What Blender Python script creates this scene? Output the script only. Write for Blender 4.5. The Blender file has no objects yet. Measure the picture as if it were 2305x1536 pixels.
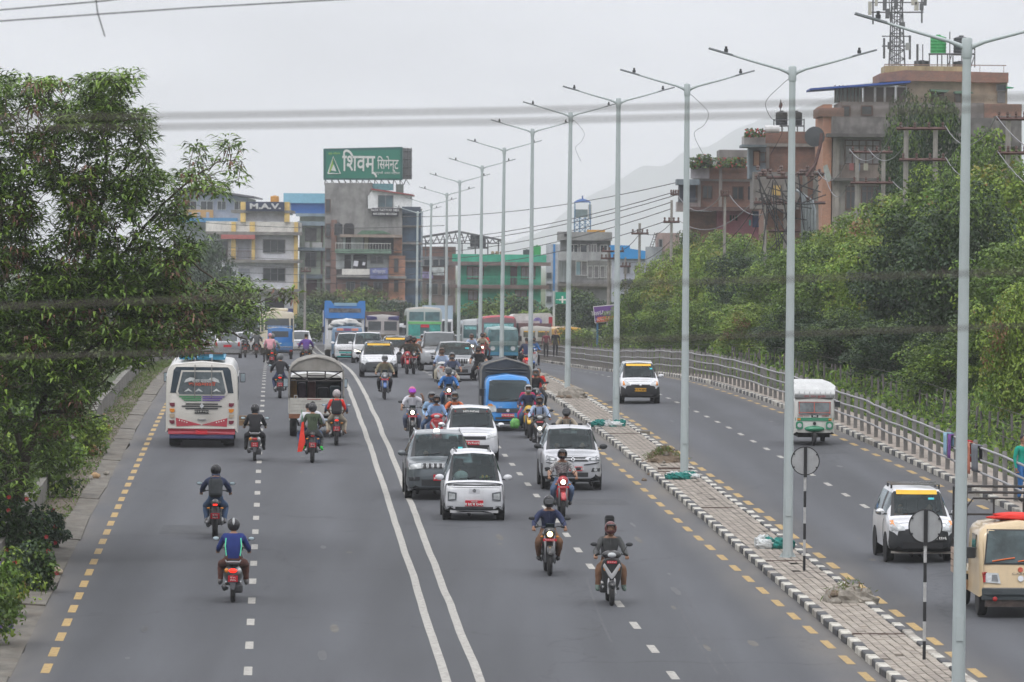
import bpy, math, random
import numpy as np
from mathutils import Vector, Matrix, Euler, noise as mnoise
from mathutils.bvhtree import BVHTree
R=math.radians
rnd=random.Random(11)
sc=bpy.context.scene
COL=sc.collection
# ---------------------------------------------------------------- camera
F=12000.0; CX=1152.5; CY=768.0; CZ=8.0
cam_d=bpy.data.cameras.new('camera'); cam=bpy.data.objects.new('camera',cam_d); COL.objects.link(cam)
cam_d.sensor_width=36; cam_d.sensor_fit='HORIZONTAL'; cam_d.lens=36*F/2305.0
cam_d.clip_start=0.5; cam_d.clip_end=20000
CAMR=Euler((math.pi/2-math.atan((CY-590)/F),0,0)).to_matrix() @ Matrix.Rotation(R(0.55),3,'Z')
cam.matrix_world=Matrix.Translation((0,0,CZ)) @ CAMR.to_4x4()
cam_d.dof.use_dof=True; cam_d.dof.focus_distance=132; cam_d.dof.aperture_fstop=7.1
sc.camera=cam
# ---------------------------------------------------------------- light, sky
SUN_EL,SUN_AZ=R(58),R(205)
w=bpy.data.worlds.new('World'); sc.world=w; w.use_nodes=True
nt=w.node_tree; nt.nodes.clear()
out=nt.nodes.new('ShaderNodeOutputWorld'); bg=nt.nodes.new('ShaderNodeBackground')
sky=nt.nodes.new('ShaderNodeTexSky'); sky.sky_type='NISHITA'; sky.sun_disc=False
sky.sun_elevation=SUN_EL; sky.sun_rotation=SUN_AZ; sky.air_density=1.5; sky.dust_density=6; sky.altitude=1300
tc=nt.nodes.new('ShaderNodeTexCoord'); sep=nt.nodes.new('ShaderNodeSeparateXYZ')
nt.links.new(tc.outputs['Generated'],sep.inputs[0])
ramp=nt.nodes.new('ShaderNodeValToRGB')
ramp.color_ramp.elements[0].position=0.0; ramp.color_ramp.elements[0].color=(.335,.338,.352,1)
ramp.color_ramp.elements[1].position=1.0; ramp.color_ramp.elements[1].color=(.72,.72,.745,1)
e=ramp.color_ramp.elements.new(.045); e.color=(.31,.314,.332,1)
e=ramp.color_ramp.elements.new(.12); e.color=(.305,.308,.325,1)
nt.links.new(sep.outputs['Z'],ramp.inputs[0])
mp=nt.nodes.new('ShaderNodeMapping'); mp.inputs['Scale'].default_value=(6,6,22)
nt.links.new(tc.outputs['Generated'],mp.inputs[0])
nz=nt.nodes.new('ShaderNodeTexNoise'); nz.inputs['Scale'].default_value=2.2; nz.inputs['Detail'].default_value=5; nz.inputs['Roughness'].default_value=.55
nt.links.new(mp.outputs[0],nz.inputs['Vector'])
mr=nt.nodes.new('ShaderNodeMapRange'); mr.inputs['From Min'].default_value=.3; mr.inputs['From Max'].default_value=.7
mr.inputs['To Min'].default_value=.6; mr.inputs['To Max'].default_value=1.35
nt.links.new(nz.outputs['Fac'],mr.inputs['Value'])
vm=nt.nodes.new('ShaderNodeVectorMath'); vm.operation='SCALE'
nt.links.new(ramp.outputs[0],vm.inputs[0]); nt.links.new(mr.outputs[0],vm.inputs['Scale'])
vm2=nt.nodes.new('ShaderNodeVectorMath'); vm2.operation='SCALE'; vm2.inputs['Scale'].default_value=27
nt.links.new(vm.outputs[0],vm2.inputs[0])
mx=nt.nodes.new('ShaderNodeMix'); mx.data_type='RGBA'; mx.inputs['Factor'].default_value=.93
nt.links.new(sky.outputs[0],mx.inputs['A']); nt.links.new(vm2.outputs[0],mx.inputs['B'])
nt.links.new(mx.outputs['Result'],bg.inputs['Color']); bg.inputs['Strength'].default_value=.11
nt.links.new(bg.outputs[0],out.inputs[0])
sd=bpy.data.lights.new('sun','SUN'); sd.energy=1.1; sd.angle=R(14); sd.color=(1,.97,.92)
so=bpy.data.objects.new('sun',sd); COL.objects.link(so)
_d=Vector((math.sin(SUN_AZ)*math.cos(SUN_EL),math.cos(SUN_AZ)*math.cos(SUN_EL),math.sin(SUN_EL)))
so.rotation_euler=_d.to_track_quat('Z','Y').to_euler(); so.location=(0,0,60)
sc.view_settings.view_transform='Standard'; sc.view_settings.look='None'; sc.view_settings.exposure=0; sc.view_settings.gamma=1
sc.view_settings.use_curve_mapping=False
sc.cycles.max_bounces=5; sc.cycles.diffuse_bounces=2; sc.cycles.glossy_bounces=2; sc.cycles.transmission_bounces=2; sc.cycles.transparent_max_bounces=10; sc.cycles.volume_bounces=1
sc.cycles.use_adaptive_sampling=True; sc.cycles.adaptive_threshold=.03
sc.cycles.caustics_reflective=False; sc.cycles.caustics_refractive=False
# ================================================================ helpers
def tag(o,label=None,cat=None,group=None,kind=None):
    if label: o['label']=label
    if cat: o['category']=cat
    if group: o['group']=group
    if kind: o['kind']=kind
    return o
def empty(name,loc=(0,0,0),rz=0,label=None,cat=None,group=None):
    o=bpy.data.objects.new(name,None); COL.objects.link(o); o.location=loc; o.rotation_euler=(0,0,rz); o.empty_display_size=.2
    return tag(o,label,cat,group)
def link(name,me,parent=None,loc=(0,0,0),rot=(0,0,0)):
    o=bpy.data.objects.new(name,me); COL.objects.link(o); o.location=loc; o.rotation_euler=rot
    if parent is not None: o.parent=parent
    return o
def copy_tree(o,parent=None):
    c=o.copy(); COL.objects.link(c); c.parent=parent
    for ch in list(o.children): copy_tree(ch,c)
    return c
_M={}
def M(name,col=(.5,.5,.5),rough=.6,metal=0,var=.12,scale=4.0,bump=0,stretch=(1,1,1),spec=.4,emit=None,coat=0,dirt=0,dirtcol=(.12,.1,.08)):
    if name in _M: return _M[name]
    m=bpy.data.materials.new(name); m.use_nodes=True; t=m.node_tree; b=t.nodes['Principled BSDF']
    b.inputs['Roughness'].default_value=rough; b.inputs['Metallic'].default_value=metal
    b.inputs['Specular IOR Level'].default_value=spec
    if coat: b.inputs['Coat Weight'].default_value=coat; b.inputs['Coat Roughness'].default_value=.08
    col4=(*col,1)
    if var>0 or bump>0 or dirt>0:
        tcn=t.nodes.new('ShaderNodeTexCoord'); mpn=t.nodes.new('ShaderNodeMapping'); mpn.inputs['Scale'].default_value=stretch
        t.links.new(tcn.outputs['Object'],mpn.inputs[0])
        n=t.nodes.new('ShaderNodeTexNoise'); n.inputs['Scale'].default_value=scale; n.inputs['Detail'].default_value=5; n.inputs['Roughness'].default_value=.62
        t.links.new(mpn.outputs[0],n.inputs['Vector'])
        r=t.nodes.new('ShaderNodeValToRGB'); r.color_ramp.elements[0].position=.3; r.color_ramp.elements[1].position=.7
        r.color_ramp.elements[0].color=tuple(c*(1-var) for c in col)+(1,)
        r.color_ramp.elements[1].color=tuple(min(1,c*(1+var)) for c in col)+(1,)
        t.links.new(n.outputs['Fac'],r.inputs[0]); last=r.outputs[0]
        if dirt>0:
            n2=t.nodes.new('ShaderNodeTexNoise'); n2.inputs['Scale'].default_value=scale*.45; n2.inputs['Detail'].default_value=7; n2.inputs['Roughness'].default_value=.7
            mp2=t.nodes.new('ShaderNodeMapping'); mp2.inputs['Scale'].default_value=(stretch[0]*2.5,stretch[1]*2.5,stretch[2]*.5); mp2.inputs['Location'].default_value=(3,7,1)
            t.links.new(tcn.outputs['Object'],mp2.inputs[0]); t.links.new(mp2.outputs[0],n2.inputs['Vector'])
            r2=t.nodes.new('ShaderNodeMapRange'); r2.inputs['From Min'].default_value=.45; r2.inputs['From Max'].default_value=.75; r2.inputs['To Max'].default_value=dirt
            t.links.new(n2.outputs['Fac'],r2.inputs['Value'])
            mxn=t.nodes.new('ShaderNodeMix'); mxn.data_type='RGBA'; mxn.inputs['B'].default_value=(*dirtcol,1)
            t.links.new(r2.outputs[0],mxn.inputs['Factor']); t.links.new(last,mxn.inputs['A']); last=mxn.outputs['Result']
        t.links.new(last,b.inputs['Base Color'])
        if bump>0:
            bp=t.nodes.new('ShaderNodeBump'); bp.inputs['Strength'].default_value=bump; bp.inputs['Distance'].default_value=.02
            t.links.new(n.outputs['Fac'],bp.inputs['Height']); t.links.new(bp.outputs[0],b.inputs['Normal'])
    else: b.inputs['Base Color'].default_value=col4
    if emit: b.inputs['Emission Color'].default_value=(*emit[:3],1); b.inputs['Emission Strength'].default_value=emit[3]
    m.diffuse_color=col4; _M[name]=m; return m
def Mglass(name,tint=(.5,.64,.64),alpha=.16,rough=.03):
    if name in _M: return _M[name]
    m=bpy.data.materials.new(name); m.use_nodes=True; t=m.node_tree; t.nodes.clear()
    o=t.nodes.new('ShaderNodeOutputMaterial'); tr=t.nodes.new('ShaderNodeBsdfTransparent'); tr.inputs[0].default_value=(*tint,1)
    df=t.nodes.new('ShaderNodeBsdfDiffuse'); df.inputs[0].default_value=(.045,.065,.07,1)
    gl=t.nodes.new('ShaderNodeBsdfGlossy'); gl.inputs['Roughness'].default_value=rough; gl.inputs[0].default_value=(.9,.97,1,1)
    fr=t.nodes.new('ShaderNodeFresnel'); fr.inputs[0].default_value=1.38
    a=t.nodes.new('ShaderNodeMixShader'); a.inputs[0].default_value=alpha; t.links.new(tr.outputs[0],a.inputs[1]); t.links.new(df.outputs[0],a.inputs[2])
    b=t.nodes.new('ShaderNodeMixShader'); t.links.new(fr.outputs[0],b.inputs[0]); t.links.new(a.outputs[0],b.inputs[1]); t.links.new(gl.outputs[0],b.inputs[2])
    t.links.new(b.outputs[0],o.inputs[0]); _M[name]=m; return m
class MB:
    """collects geometry; build() links it as one mesh object"""
    def __init__(s): s.v=[]; s.f=[]; s.m=[]; s.mats=[]
    def mi(s,mat):
        if mat not in s.mats: s.mats.append(mat)
        return s.mats.index(mat)
    def add(s,vs,fs,mat):
        k=len(s.v); s.v+= [tuple(v) for v in vs]; i=s.mi(mat)
        for f in fs: s.f.append(tuple(k+a for a in f)); s.m.append(i)
        return s
    def box(s,x0,x1,y0,y1,z0,z1,mat,T=None):
        vs=[(x0,y0,z0),(x1,y0,z0),(x1,y1,z0),(x0,y1,z0),(x0,y0,z1),(x1,y0,z1),(x1,y1,z1),(x0,y1,z1)]
        if T is not None: vs=[T@Vector(v) for v in vs]
        return s.add(vs,[(0,3,2,1),(4,5,6,7),(0,1,5,4),(1,2,6,5),(2,3,7,6),(3,0,4,7)],mat)
    def cbox(s,c,d,mat,rot=(0,0,0)):
        T=Matrix.Translation(c)@Euler(rot).to_matrix().to_4x4()
        return s.box(-d[0]/2,d[0]/2,-d[1]/2,d[1]/2,-d[2]/2,d[2]/2,mat,T)
    def tube(s,pts,rad,mat,n=8,cap=True,sx=1.0):
        pts=[Vector(p) for p in pts]; N=len(pts)
        if not hasattr(rad,'__len__'): rad=[rad]*N
        vs=[];fs=[]; prev=None
        for i,p in enumerate(pts):
            d=(pts[min(i+1,N-1)]-pts[max(i-1,0)]).normalized()
            if prev is None:
                a=Vector((0,0,1)) if abs(d.z)<.9 else Vector((1,0,0))
                u=d.cross(a).normalized()
            else: u=(prev-d*prev.dot(d)).normalized()
            prev=u; w_=d.cross(u)
            for k in range(n):
                t=2*math.pi*k/n; vs.append(p+(u*math.cos(t)*sx+w_*math.sin(t))*rad[i])
        for i in range(N-1):
            for k in range(n):
                a=i*n+k; b=i*n+(k+1)%n; fs.append((a,b,b+n,a+n))
        if cap: fs.append(tuple(range(n))[::-1]); fs.append(tuple((N-1)*n+k for k in range(n)))
        return s.add(vs,fs,mat)
    def lathe(s,prof,c,mat,axis='Z',n=16):
        vs=[];fs=[]; N=len(prof)
        for r,h in prof:
            for k in range(n):
                t=2*math.pi*k/n; a,b=r*math.cos(t),r*math.sin(t)
                v={'Z':(a,b,h),'X':(h,a,b),'Y':(a,h,b)}[axis]
                vs.append((v[0]+c[0],v[1]+c[1],v[2]+c[2]))
        for i in range(N-1):
            for k in range(n):
                a=i*n+k; b=i*n+(k+1)%n; fs.append((a,b,b+n,a+n))
        fs.append(tuple(range(n))[::-1]); fs.append(tuple((N-1)*n+k for k in range(n)))
        return s.add(vs,fs,mat)
    def ell(s,c,r,mat,n=12,m=8,disp=None):
        vs=[];fs=[]
        for i in range(m+1):
            th=math.pi*i/m
            for k in range(n):
                ph=2*math.pi*k/n; d=Vector((math.sin(th)*math.cos(ph),math.sin(th)*math.sin(ph),math.cos(th)))
                q=disp(d) if disp else 1
                vs.append((c[0]+d.x*r[0]*q,c[1]+d.y*r[1]*q,c[2]+d.z*r[2]*q))
        for i in range(m):
            for k in range(n):
                a=i*n+k;b=i*n+(k+1)%n; fs.append((a,a+n,b+n,b))
        return s.add(vs,fs,mat)
    def poly(s,pts,mat): return s.add(pts,[tuple(range(len(pts)))],mat)
    def prism(s,pts,y0,y1,mat):
        """outline in x,z extruded along y"""
        n=len(pts); vs=[(p[0],y0,p[1]) for p in pts]+[(p[0],y1,p[1]) for p in pts]
        fs=[tuple(range(n)),tuple(range(2*n-1,n-1,-1))]+[(i,i+n,(i+1)%n+n,(i+1)%n) for i in range(n)]
        return s.add(vs,fs,mat)
    def mesh(s,name,smooth=False):
        me=bpy.data.meshes.new(name); me.from_pydata(s.v,[],s.f)
        for m in s.mats: me.materials.append(m)
        me.polygons.foreach_set('material_index',s.m)
        if smooth: me.polygons.foreach_set('use_smooth',[True]*len(s.f))
        me.update(); return me
    def build(s,name,parent=None,smooth=False,loc=(0,0,0),rot=(0,0,0),sharp=None,bevel=0):
        me=s.mesh(name,smooth)
        if smooth and sharp:
            try: me.set_sharp_from_angle(angle=R(sharp))
            except Exception: pass
        o=link(name,me,parent,loc,rot)
        if bevel:
            b=o.modifiers.new('bevel','BEVEL'); b.width=bevel; b.segments=2; b.limit_method='ANGLE'
        return o
# ---------------------------------------------------------------- terrain functions
_pd=np.array([0,60,90,120,150,180,210,228,241,256,271,302,332,363,394,450,600,1000,6000.])
_pz=np.array([-8.9,-7.95,-7.33,-6.71,-6.11,-5.6,-5.24,-5.14,-5.13,-5.2,-5.36,-5.71,-6.1,-6.5,-6.88,-7.45,-8.2,-9,-9.])+CZ
_dd=np.linspace(0,1200,601); _zz=np.interp(_dd,_pd,_pz)
_k=np.hanning(15); _k/=_k.sum(); _zp=np.pad(_zz,7,mode='edge'); _zz=np.convolve(_zp,_k,'valid')
def gz(y): return float(np.interp(y,_dd,_zz))
def xm(y): return 11.5-.0447*y
def tilt(y): return float(np.interp(y,[0,180,226,300,420,600],[.2,.2,0,-.42,-.3,0]))/7.2
def H(x,y):
    u=x-xm(y); z=gz(y)
    if u>0: z+=tilt(y)*min(u,9.5)
    return z
def ray(px,py):
    d=CAMR@Vector(((px-CX)/F,-(py-CY)/F,-1)); return d/d.y
def P(px,py,d): r=ray(px,py); return Vector((r.x*d,d,CZ+r.z*d))
def G(px,py,lift=0):
    r=ray(px,py); lo,hi=60,700
    f=lambda d:(CZ+r.z*d)-H(r.x*d,d)-lift
    d=60
    while d<700 and f(d)>0: d+=1.0
    a,b=d-1,d
    for _ in range(20):
        c=(a+b)/2
        if f(c)>0:a=c
        else:b=c
    return Vector((r.x*a,a,H(r.x*a,a)))
def GD(px,d): # ground point in pixel column px at distance d
    r=ray(px,700); return Vector((r.x*d,d,H(r.x*d,d)))
HEAD=.0447
def RU(u,y,dz=0): # point at offset u from the median line
    x=xm(y)+u; return (x,y,H(x,y)+dz)
# ================================================================ haze
hz=M('haze_air',(1,1,1))
hz.node_tree.nodes.clear(); _o=hz.node_tree.nodes.new('ShaderNodeOutputMaterial'); _v=hz.node_tree.nodes.new('ShaderNodeVolumePrincipled')
_v.inputs['Color'].default_value=(.945,.955,1,1); _v.inputs['Density'].default_value=.00021; _v.inputs['Anisotropy'].default_value=.2
hz.node_tree.links.new(_v.outputs[0],_o.inputs['Volume'])
ob=MB().box(-2700,2700,-60,10300,-8,980,hz).build('haze'); tag(ob,kind='stuff')
# ================================================================ ground
grass_m=M('grass_ground',(.06,.085,.03),rough=.95,var=.35,scale=1.3,bump=.4)
def grid_surface(name,xs,ys,zf,mat):
    vs=[(x,y,zf(x,y)) for y in ys for x in xs]; n=len(xs)
    fs=[(j*n+i,j*n+i+1,(j+1)*n+i+1,(j+1)*n+i) for j in range(len(ys)-1) for i in range(n-1)]
    mb=MB(); mb.add(vs,fs,mat); return mb.build(name,smooth=True)
def bank(u,y):
    if u>8.9: return min(2.8,(u-8.9)*.34)
    if u<-17.4: return min(1.4,.55+(-17.4-u)*.3)
    return 0
us=[-900,-300,-120,-60,-40,-30,-25,-22,-20,-18.5,-17.6,-17.35,-16.2,-12,-8,-4,0,4,7.3,8.7,9.0,11,13,15,18,22,30,45,80,200,900]
ys=[-40,0,30,60]+list(range(70,480,5))+[500,520,560,600,700,850,1000,1400,2000,3000,4200,6500]
def terr(u,y):
    x=xm(y)+u; b=bank(u,y)
    nzv=mnoise.noise(Vector((x*.25,y*.25,0)))*.25 if (u>9.6 or u<-17.6) else 0
    base=H(max(min(x,60),-60) if abs(u)>60 else x,y)
    dz=-.12 if -17.5<u<8.8 else 0
    return (x,y,gz(y)+(tilt(y)*min(max(u,0),9.5))+b+nzv+dz)
vs=[terr(u,y) for y in ys for u in us]; n=len(us)
fs=[(j*n+i,j*n+i+1,(j+1)*n+i+1,(j+1)*n+i) for j in range(len(ys)-1) for i in range(n-1)]
tag(MB().add(vs,fs,grass_m).build('ground',smooth=True),kind='structure')
# ---- asphalt
def asphalt():
    m=bpy.data.materials.new('asphalt'); m.use_nodes=True; t=m.node_tree; b=t.nodes['Principled BSDF']; N=t.nodes.new; L=t.links.new
    b.inputs['Roughness'].default_value=.78; b.inputs['Specular IOR Level'].default_value=.35
    tcn=N('ShaderNodeTexCoord')
    def nzz(scale,sv,det=5,loc=(0,0,0)):
        mpn=N('ShaderNodeMapping'); mpn.inputs['Scale'].default_value=sv; mpn.inputs['Location'].default_value=loc; mpn.inputs['Rotation'].default_value=(0,0,-.0447)
        L(tcn.outputs['Object'],mpn.inputs[0]); n=N('ShaderNodeTexNoise'); n.inputs['Scale'].default_value=scale; n.inputs['Detail'].default_value=det; L(mpn.outputs[0],n.inputs['Vector']); return n.outputs['Fac']
    def rng(s,a,b_,c,d):
        r=N('ShaderNodeMapRange'); r.inputs['From Min'].default_value=a; r.inputs['From Max'].default_value=b_; r.inputs['To Min'].default_value=c; r.inputs['To Max'].default_value=d; L(s,r.inputs['Value']); return r.outputs[0]
    def mul(a,b_):
        q=N('ShaderNodeMath'); q.operation='MULTIPLY'; L(a,q.inputs[0]); L(b_,q.inputs[1]); return q.outputs[0]
    a=rng(nzz(1.0,(1.1,.035,1)),.3,.7,.86,1.12)
    c=rng(nzz(.22,(1,.35,1),4,(5,2,0)),.3,.7,.88,1.1)
    d=rng(nzz(40,(1,.25,1),2),.3,.7,.92,1.08)
    sp=N('ShaderNodeSeparateXYZ'); L(tcn.outputs['Object'],sp.inputs[0]); m1=N('ShaderNodeMath'); m1.operation='MULTIPLY_ADD'; m1.inputs[1].default_value=.0447; L(sp.outputs[1],m1.inputs[0]); L(sp.outputs[0],m1.inputs[2])
    uu=N('ShaderNodeMapRange'); uu.inputs['From Min'].default_value=11.5-17; uu.inputs['From Max'].default_value=11.5+9; L(m1.outputs[0],uu.inputs['Value'])
    def uramp(stops):
        r=N('ShaderNodeValToRGB'); r.color_ramp.interpolation='EASE'; els=r.color_ramp.elements
        els[0].position=(stops[0][0]+17)/26; els[0].color=(stops[0][1],)*3+(1,); els[1].position=(stops[-1][0]+17)/26; els[1].color=(stops[-1][1],)*3+(1,)
        for u_,v_ in stops[1:-1]: e_=els.new((u_+17)/26); e_.color=(v_,)*3+(1,)
        L(uu.outputs[0],r.inputs[0]); return r.outputs[0]
    tr=uramp([(-16,1.05),(-14.6,.86),(-13.6,1.06),(-12.6,.85),(-11,.86),(-10.1,1.08),(-9.2,.86),(-7.3,.88),(-6.2,1.1),(-5.2,.86),(-3.8,.88),(-2.9,1.09),(-2,.9),(-1,1.05),(1.4,.88),(2.3,1.08),(3.2,.88),(4.6,.9),(5.4,1.08),(6.2,.9),(7.2,1.05)])
    f=mul(mul(mul(a,c),d),tr)
    du=uramp([(-16.2,.9),(-15.7,.35),(-15,0),(-2.2,0),(-1.2,.5),(-.75,.95),(.6,.95),(1.2,.3),(2,0),(6.2,0),(6.9,.5),(7.25,.95)])
    dn=mul(du,rng(nzz(.8,(1,.18,1),6,(9,1,3)),.35,.65,.15,1))
    crk=N('ShaderNodeTexVoronoi'); crk.feature='DISTANCE_TO_EDGE'; crk.inputs['Scale'].default_value=.11; mpc=N('ShaderNodeMapping'); mpc.inputs['Scale'].default_value=(1,.6,1); nd=N('ShaderNodeTexNoise'); nd.inputs['Scale'].default_value=.8; nd.inputs['Detail'].default_value=6
    L(tcn.outputs['Object'],nd.inputs['Vector']); va=N('ShaderNodeVectorMath'); va.operation='MULTIPLY_ADD'; va.inputs[1].default_value=(2.5,2.5,0); L(nd.outputs['Color'],va.inputs[0]); L(tcn.outputs['Object'],va.inputs[2]); L(va.outputs[0],mpc.inputs[0]); L(mpc.outputs[0],crk.inputs['Vector'])
    f=mul(f,rng(crk.outputs['Distance'],0,.006,.72,1))
    cm=N('ShaderNodeVectorMath'); cm.operation='SCALE'; cm.inputs[0].default_value=(.066,.070,.079); L(f,cm.inputs['Scale'])
    # dust towards gutters: brown stain with its own noise
    dm=N('ShaderNodeMix'); dm.data_type='RGBA'; dm.inputs['B'].default_value=(.15,.135,.115,1); L(dn,dm.inputs['Factor']); L(cm.outputs[0],dm.inputs['A']); L(dm.outputs['Result'],b.inputs['Base Color'])
    bp=N('ShaderNodeBump'); bp.inputs['Strength'].default_value=.25; bp.inputs['Distance'].default_value=.01; L(nzz(60,(1,1,1),3),bp.inputs['Height']); L(bp.outputs[0],b.inputs['Normal'])
    return m
asph=asphalt()
YS=list(np.arange(64,470,4.0))+[480,500,520,560,600]
def strip(u0,u1,dz,mat,ys=YS,nu=2,mb=None,edge=None):
    mb=mb or MB(); vs=[];fs=[]
    for j,y in enumerate(ys):
        for i in range(nu):
            u=u0+(u1-u0)*i/(nu-1)
            if edge and i==0: u+=edge(y)
            vs.append(RU(u,y,dz))
    for j in range(len(ys)-1):
        for i in range(nu-1): a=j*nu+i; fs.append((a,a+1,a+1+nu,a+nu))
    return mb.add(vs,fs,mat)
YSF=list(np.arange(64,300,1.0))+[y for y in YS if y>=300]
tag(strip(-16.05,-.68,0,asph,ys=YSF,nu=6,edge=lambda y:.16*mnoise.noise(Vector((0,y*.22,0)))+.06*mnoise.noise(Vector((3,y*.9,0)))).build('road_main_carriageway',smooth=True),kind='structure')
tag(strip(.62,7.22,0,asph,nu=4).build('road_side_carriageway',smooth=True),kind='structure')
junc=M('asphalt_far',(.1,.103,.112),rough=.8,var=.1,scale=.3)
# ---- shoulder on the left
conc=M('worn_concrete',(.125,.116,.10),rough=.9,var=.4,scale=2.6,bump=.4,stretch=(1,.4,1),dirt=.9)
soil=M('bare_soil',(.11,.09,.07),rough=.95,var=.35,scale=2.5,bump=.6)
mb=MB()
y1=62
for k in range(150):
    y0=y1+.02; y1=y0+rnd.uniform(3.5,8); j=rnd.uniform(-.02,.02); top=.05+rnd.uniform(-.02,.02)
    if y1>330: break
    q=[RU(-16.55+j,y0,top),RU(-16.02+j*2,y0,top-.03),RU(-16.02-j,y1,top-.03),RU(-16.55-j,y1,top+j*.5)]
    q2=[(a[0],a[1],a[2]-.25) for a in q]
    me=MB().add(q2+q,[(4,5,6,7),(0,1,5,4),(1,2,6,5),(2,3,7,6),(3,0,4,7)],conc)
    if k==0: KERB=empty('gutter_kerb',(0,0,0)); tag(KERB,kind='structure')
    me.build('kerb_slab',KERB)
tag(strip(-17.4,-16.5,.0,soil,nu=3).build('dirt_verge',smooth=True),kind='structure')
# low retaining wall
wallm=M('stained_wall',(.17,.165,.15),rough=.95,var=.3,scale=1.1,bump=.4,dirt=.6)
WL=tag(empty('retaining_wall'), 'low grey stained concrete retaining wall along the left verge','wall')
for k in range(70):
    y0=96+k*4.0; y1=y0+3.96; h=.62+.1*mnoise.noise(Vector((y0*.1,4,2)))
    q=[RU(-17.62,y0,-.1),RU(-17.4,y0,-.1),RU(-17.4,y1,-.1),RU(-17.62,y1,-.1)]
    t_=[(a[0],a[1],a[2]+h+.1) for a in q]
    MB().add(q+t_,[(4,5,6,7),(0,1,5,4),(1,2,6,5),(2,3,7,6),(3,0,4,7)],wallm).build('wall_panel',WL)
# ---- right pavement
pav=M('pavement_concrete',(.30,.26,.225),rough=.9,var=.2,scale=1.5,dirt=.4)
tag(strip(7.4,8.9,.13,pav,nu=3).build('pavement',smooth=True),kind='structure')
# ---- kerb stones black / white
kw=M('kerb_white_paint',(.47,.455,.41),rough=.8,var=.22,scale=5,dirt=.8,bump=.2,dirtcol=(.2,.17,.13)); kb=M('kerb_black_paint',(.045,.048,.055),rough=.75,var=.3,scale=5,dirt=.6,dirtcol=(.2,.18,.15),bump=.2)
kworn=M('kerb_worn_paint',(.3,.28,.25),rough=.9,var=.3,scale=5,dirt=.6,bump=.2)
def kerb_row(name,u0,u1,ya,yb,step,h,label=None):
    root=empty(name); tag(root,kind='structure')
    meshes={}
    for m in (kw,kb,kworn):
        b=.018; w_=u1-u0; l=step-.012
        mb=MB()
        vs=[(0,0,-.15),(w_,0,-.15),(w_,l,-.15),(0,l,-.15),(0,0,h-b),(w_,0,h-b),(w_,l,h-b),(0,l,h-b),(b,b,h),(w_-b,b,h),(w_-b,l-b,h),(b,l-b,h)]
        mb.add(vs,[(0,1,5,4),(1,2,6,5),(2,3,7,6),(3,0,4,7),(4,5,9,8),(5,6,10,9),(6,7,11,10),(7,4,8,11),(8,9,10,11)],m); meshes[m]=mb.mesh('kerb_stone')
    k=0; y=ya; rest=MB(); cnt=0
    while y<yb:
        m=kw if k%2==0 else kb
        if rnd.random()<.07: m=kworn
        x=xm(y)+u0; z=H(x+.1,y); dj=rnd.uniform(-.012,.012); s=math.atan2(gz(y+step)-gz(y),step)
        if cnt<300:
            link('kerb_stone',meshes[m],root,(x+dj,y,z+rnd.uniform(-.014,.008)),(s,rnd.uniform(-.04,.04),HEAD+rnd.uniform(-.03,.03)))
        else:
            T=Matrix.Translation((x,y,z))@Euler((s,0,HEAD)).to_matrix().to_4x4(); rest.box(0,u1-u0,0,step-.012,-.15,h,m,T)
        cnt+=1; k+=1; y+=step
    if rest.v: tag(rest.build('kerb_stones_far',root),kind='stuff')
    return root
kerb_row('median_kerb',-.70,-.5,88,420,.8,.14)
kerb_row('median_kerb',.5,.68,88,420,.8,.14)
kerb_row('pavement_kerb',7.22,7.42,126,420,.8,.15)
# ---- median paving bricks
pavm=[M('paver_%d'%i,c,rough=.9,var=.14,scale=7,bump=.3,dirt=.3,dirtcol=(.13,.115,.1)) for i,c in enumerate([(.30,.265,.225),(.275,.245,.21),(.32,.285,.245),(.25,.22,.19)])]
base=M('paver_joint',(.1,.09,.075),rough=.95,var=.2)
MED=strip(-.5,.5,.085,base,ys=list(np.arange(84,430,4.0)),nu=2).build('median_pavement'); tag(MED,kind='structure')
pl,pw=.40,.158
pm=[]
for m in pavm:
    b=.008; mb=MB(); w_=pw-.01; l=pl-.014; h=.03
    vs=[(0,0,-.02),(w_,0,-.02),(w_,l,-.02),(0,l,-.02),(0,0,h-b),(w_,0,h-b),(w_,l,h-b),(0,l,h-b),(b,b,h),(w_-b,b,h),(w_-b,l-b,h),(b,l-b,h)]
    mb.add(vs,[(0,1,5,4),(1,2,6,5),(2,3,7,6),(3,0,4,7),(4,5,9,8),(5,6,10,9),(6,7,11,10),(7,4,8,11),(8,9,10,11)],m); pm.append(mb.mesh('paver'))
cnt=0; rest=MB(); y=90.5; row=0
while y<330:
    for c in range(6):
        yy=y+(c%2)*pl*.5; u=-.495+c*(.99/6); x=xm(yy)+u; z=H(x,yy)+.095+rnd.uniform(-.006,.006)
        s=math.atan2(gz(yy+1)-gz(yy),1)
        if rnd.random()<.012: continue
        if cnt<300 and y>92.6: link('paver',rnd.choice(pm),MED,(x,yy,z),(s+rnd.uniform(-.02,.02),rnd.uniform(-.03,.03),HEAD+rnd.uniform(-.01,.01))); cnt+=1
        else:
            T=Matrix.Translation((x,yy,z))@Euler((s,0,HEAD)).to_matrix().to_4x4()
            vs=[T@Vector(p) for p in ((0,0,.03),(pw-.012,0,.03),(pw-.012,pl-.02,.03),(0,pl-.02,.03))]
            rest.add(vs,[(0,1,2,3)],rnd.choice(pavm))
    y+=pl
tag(rest.build('pavers_far',MED),kind='stuff')
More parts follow.
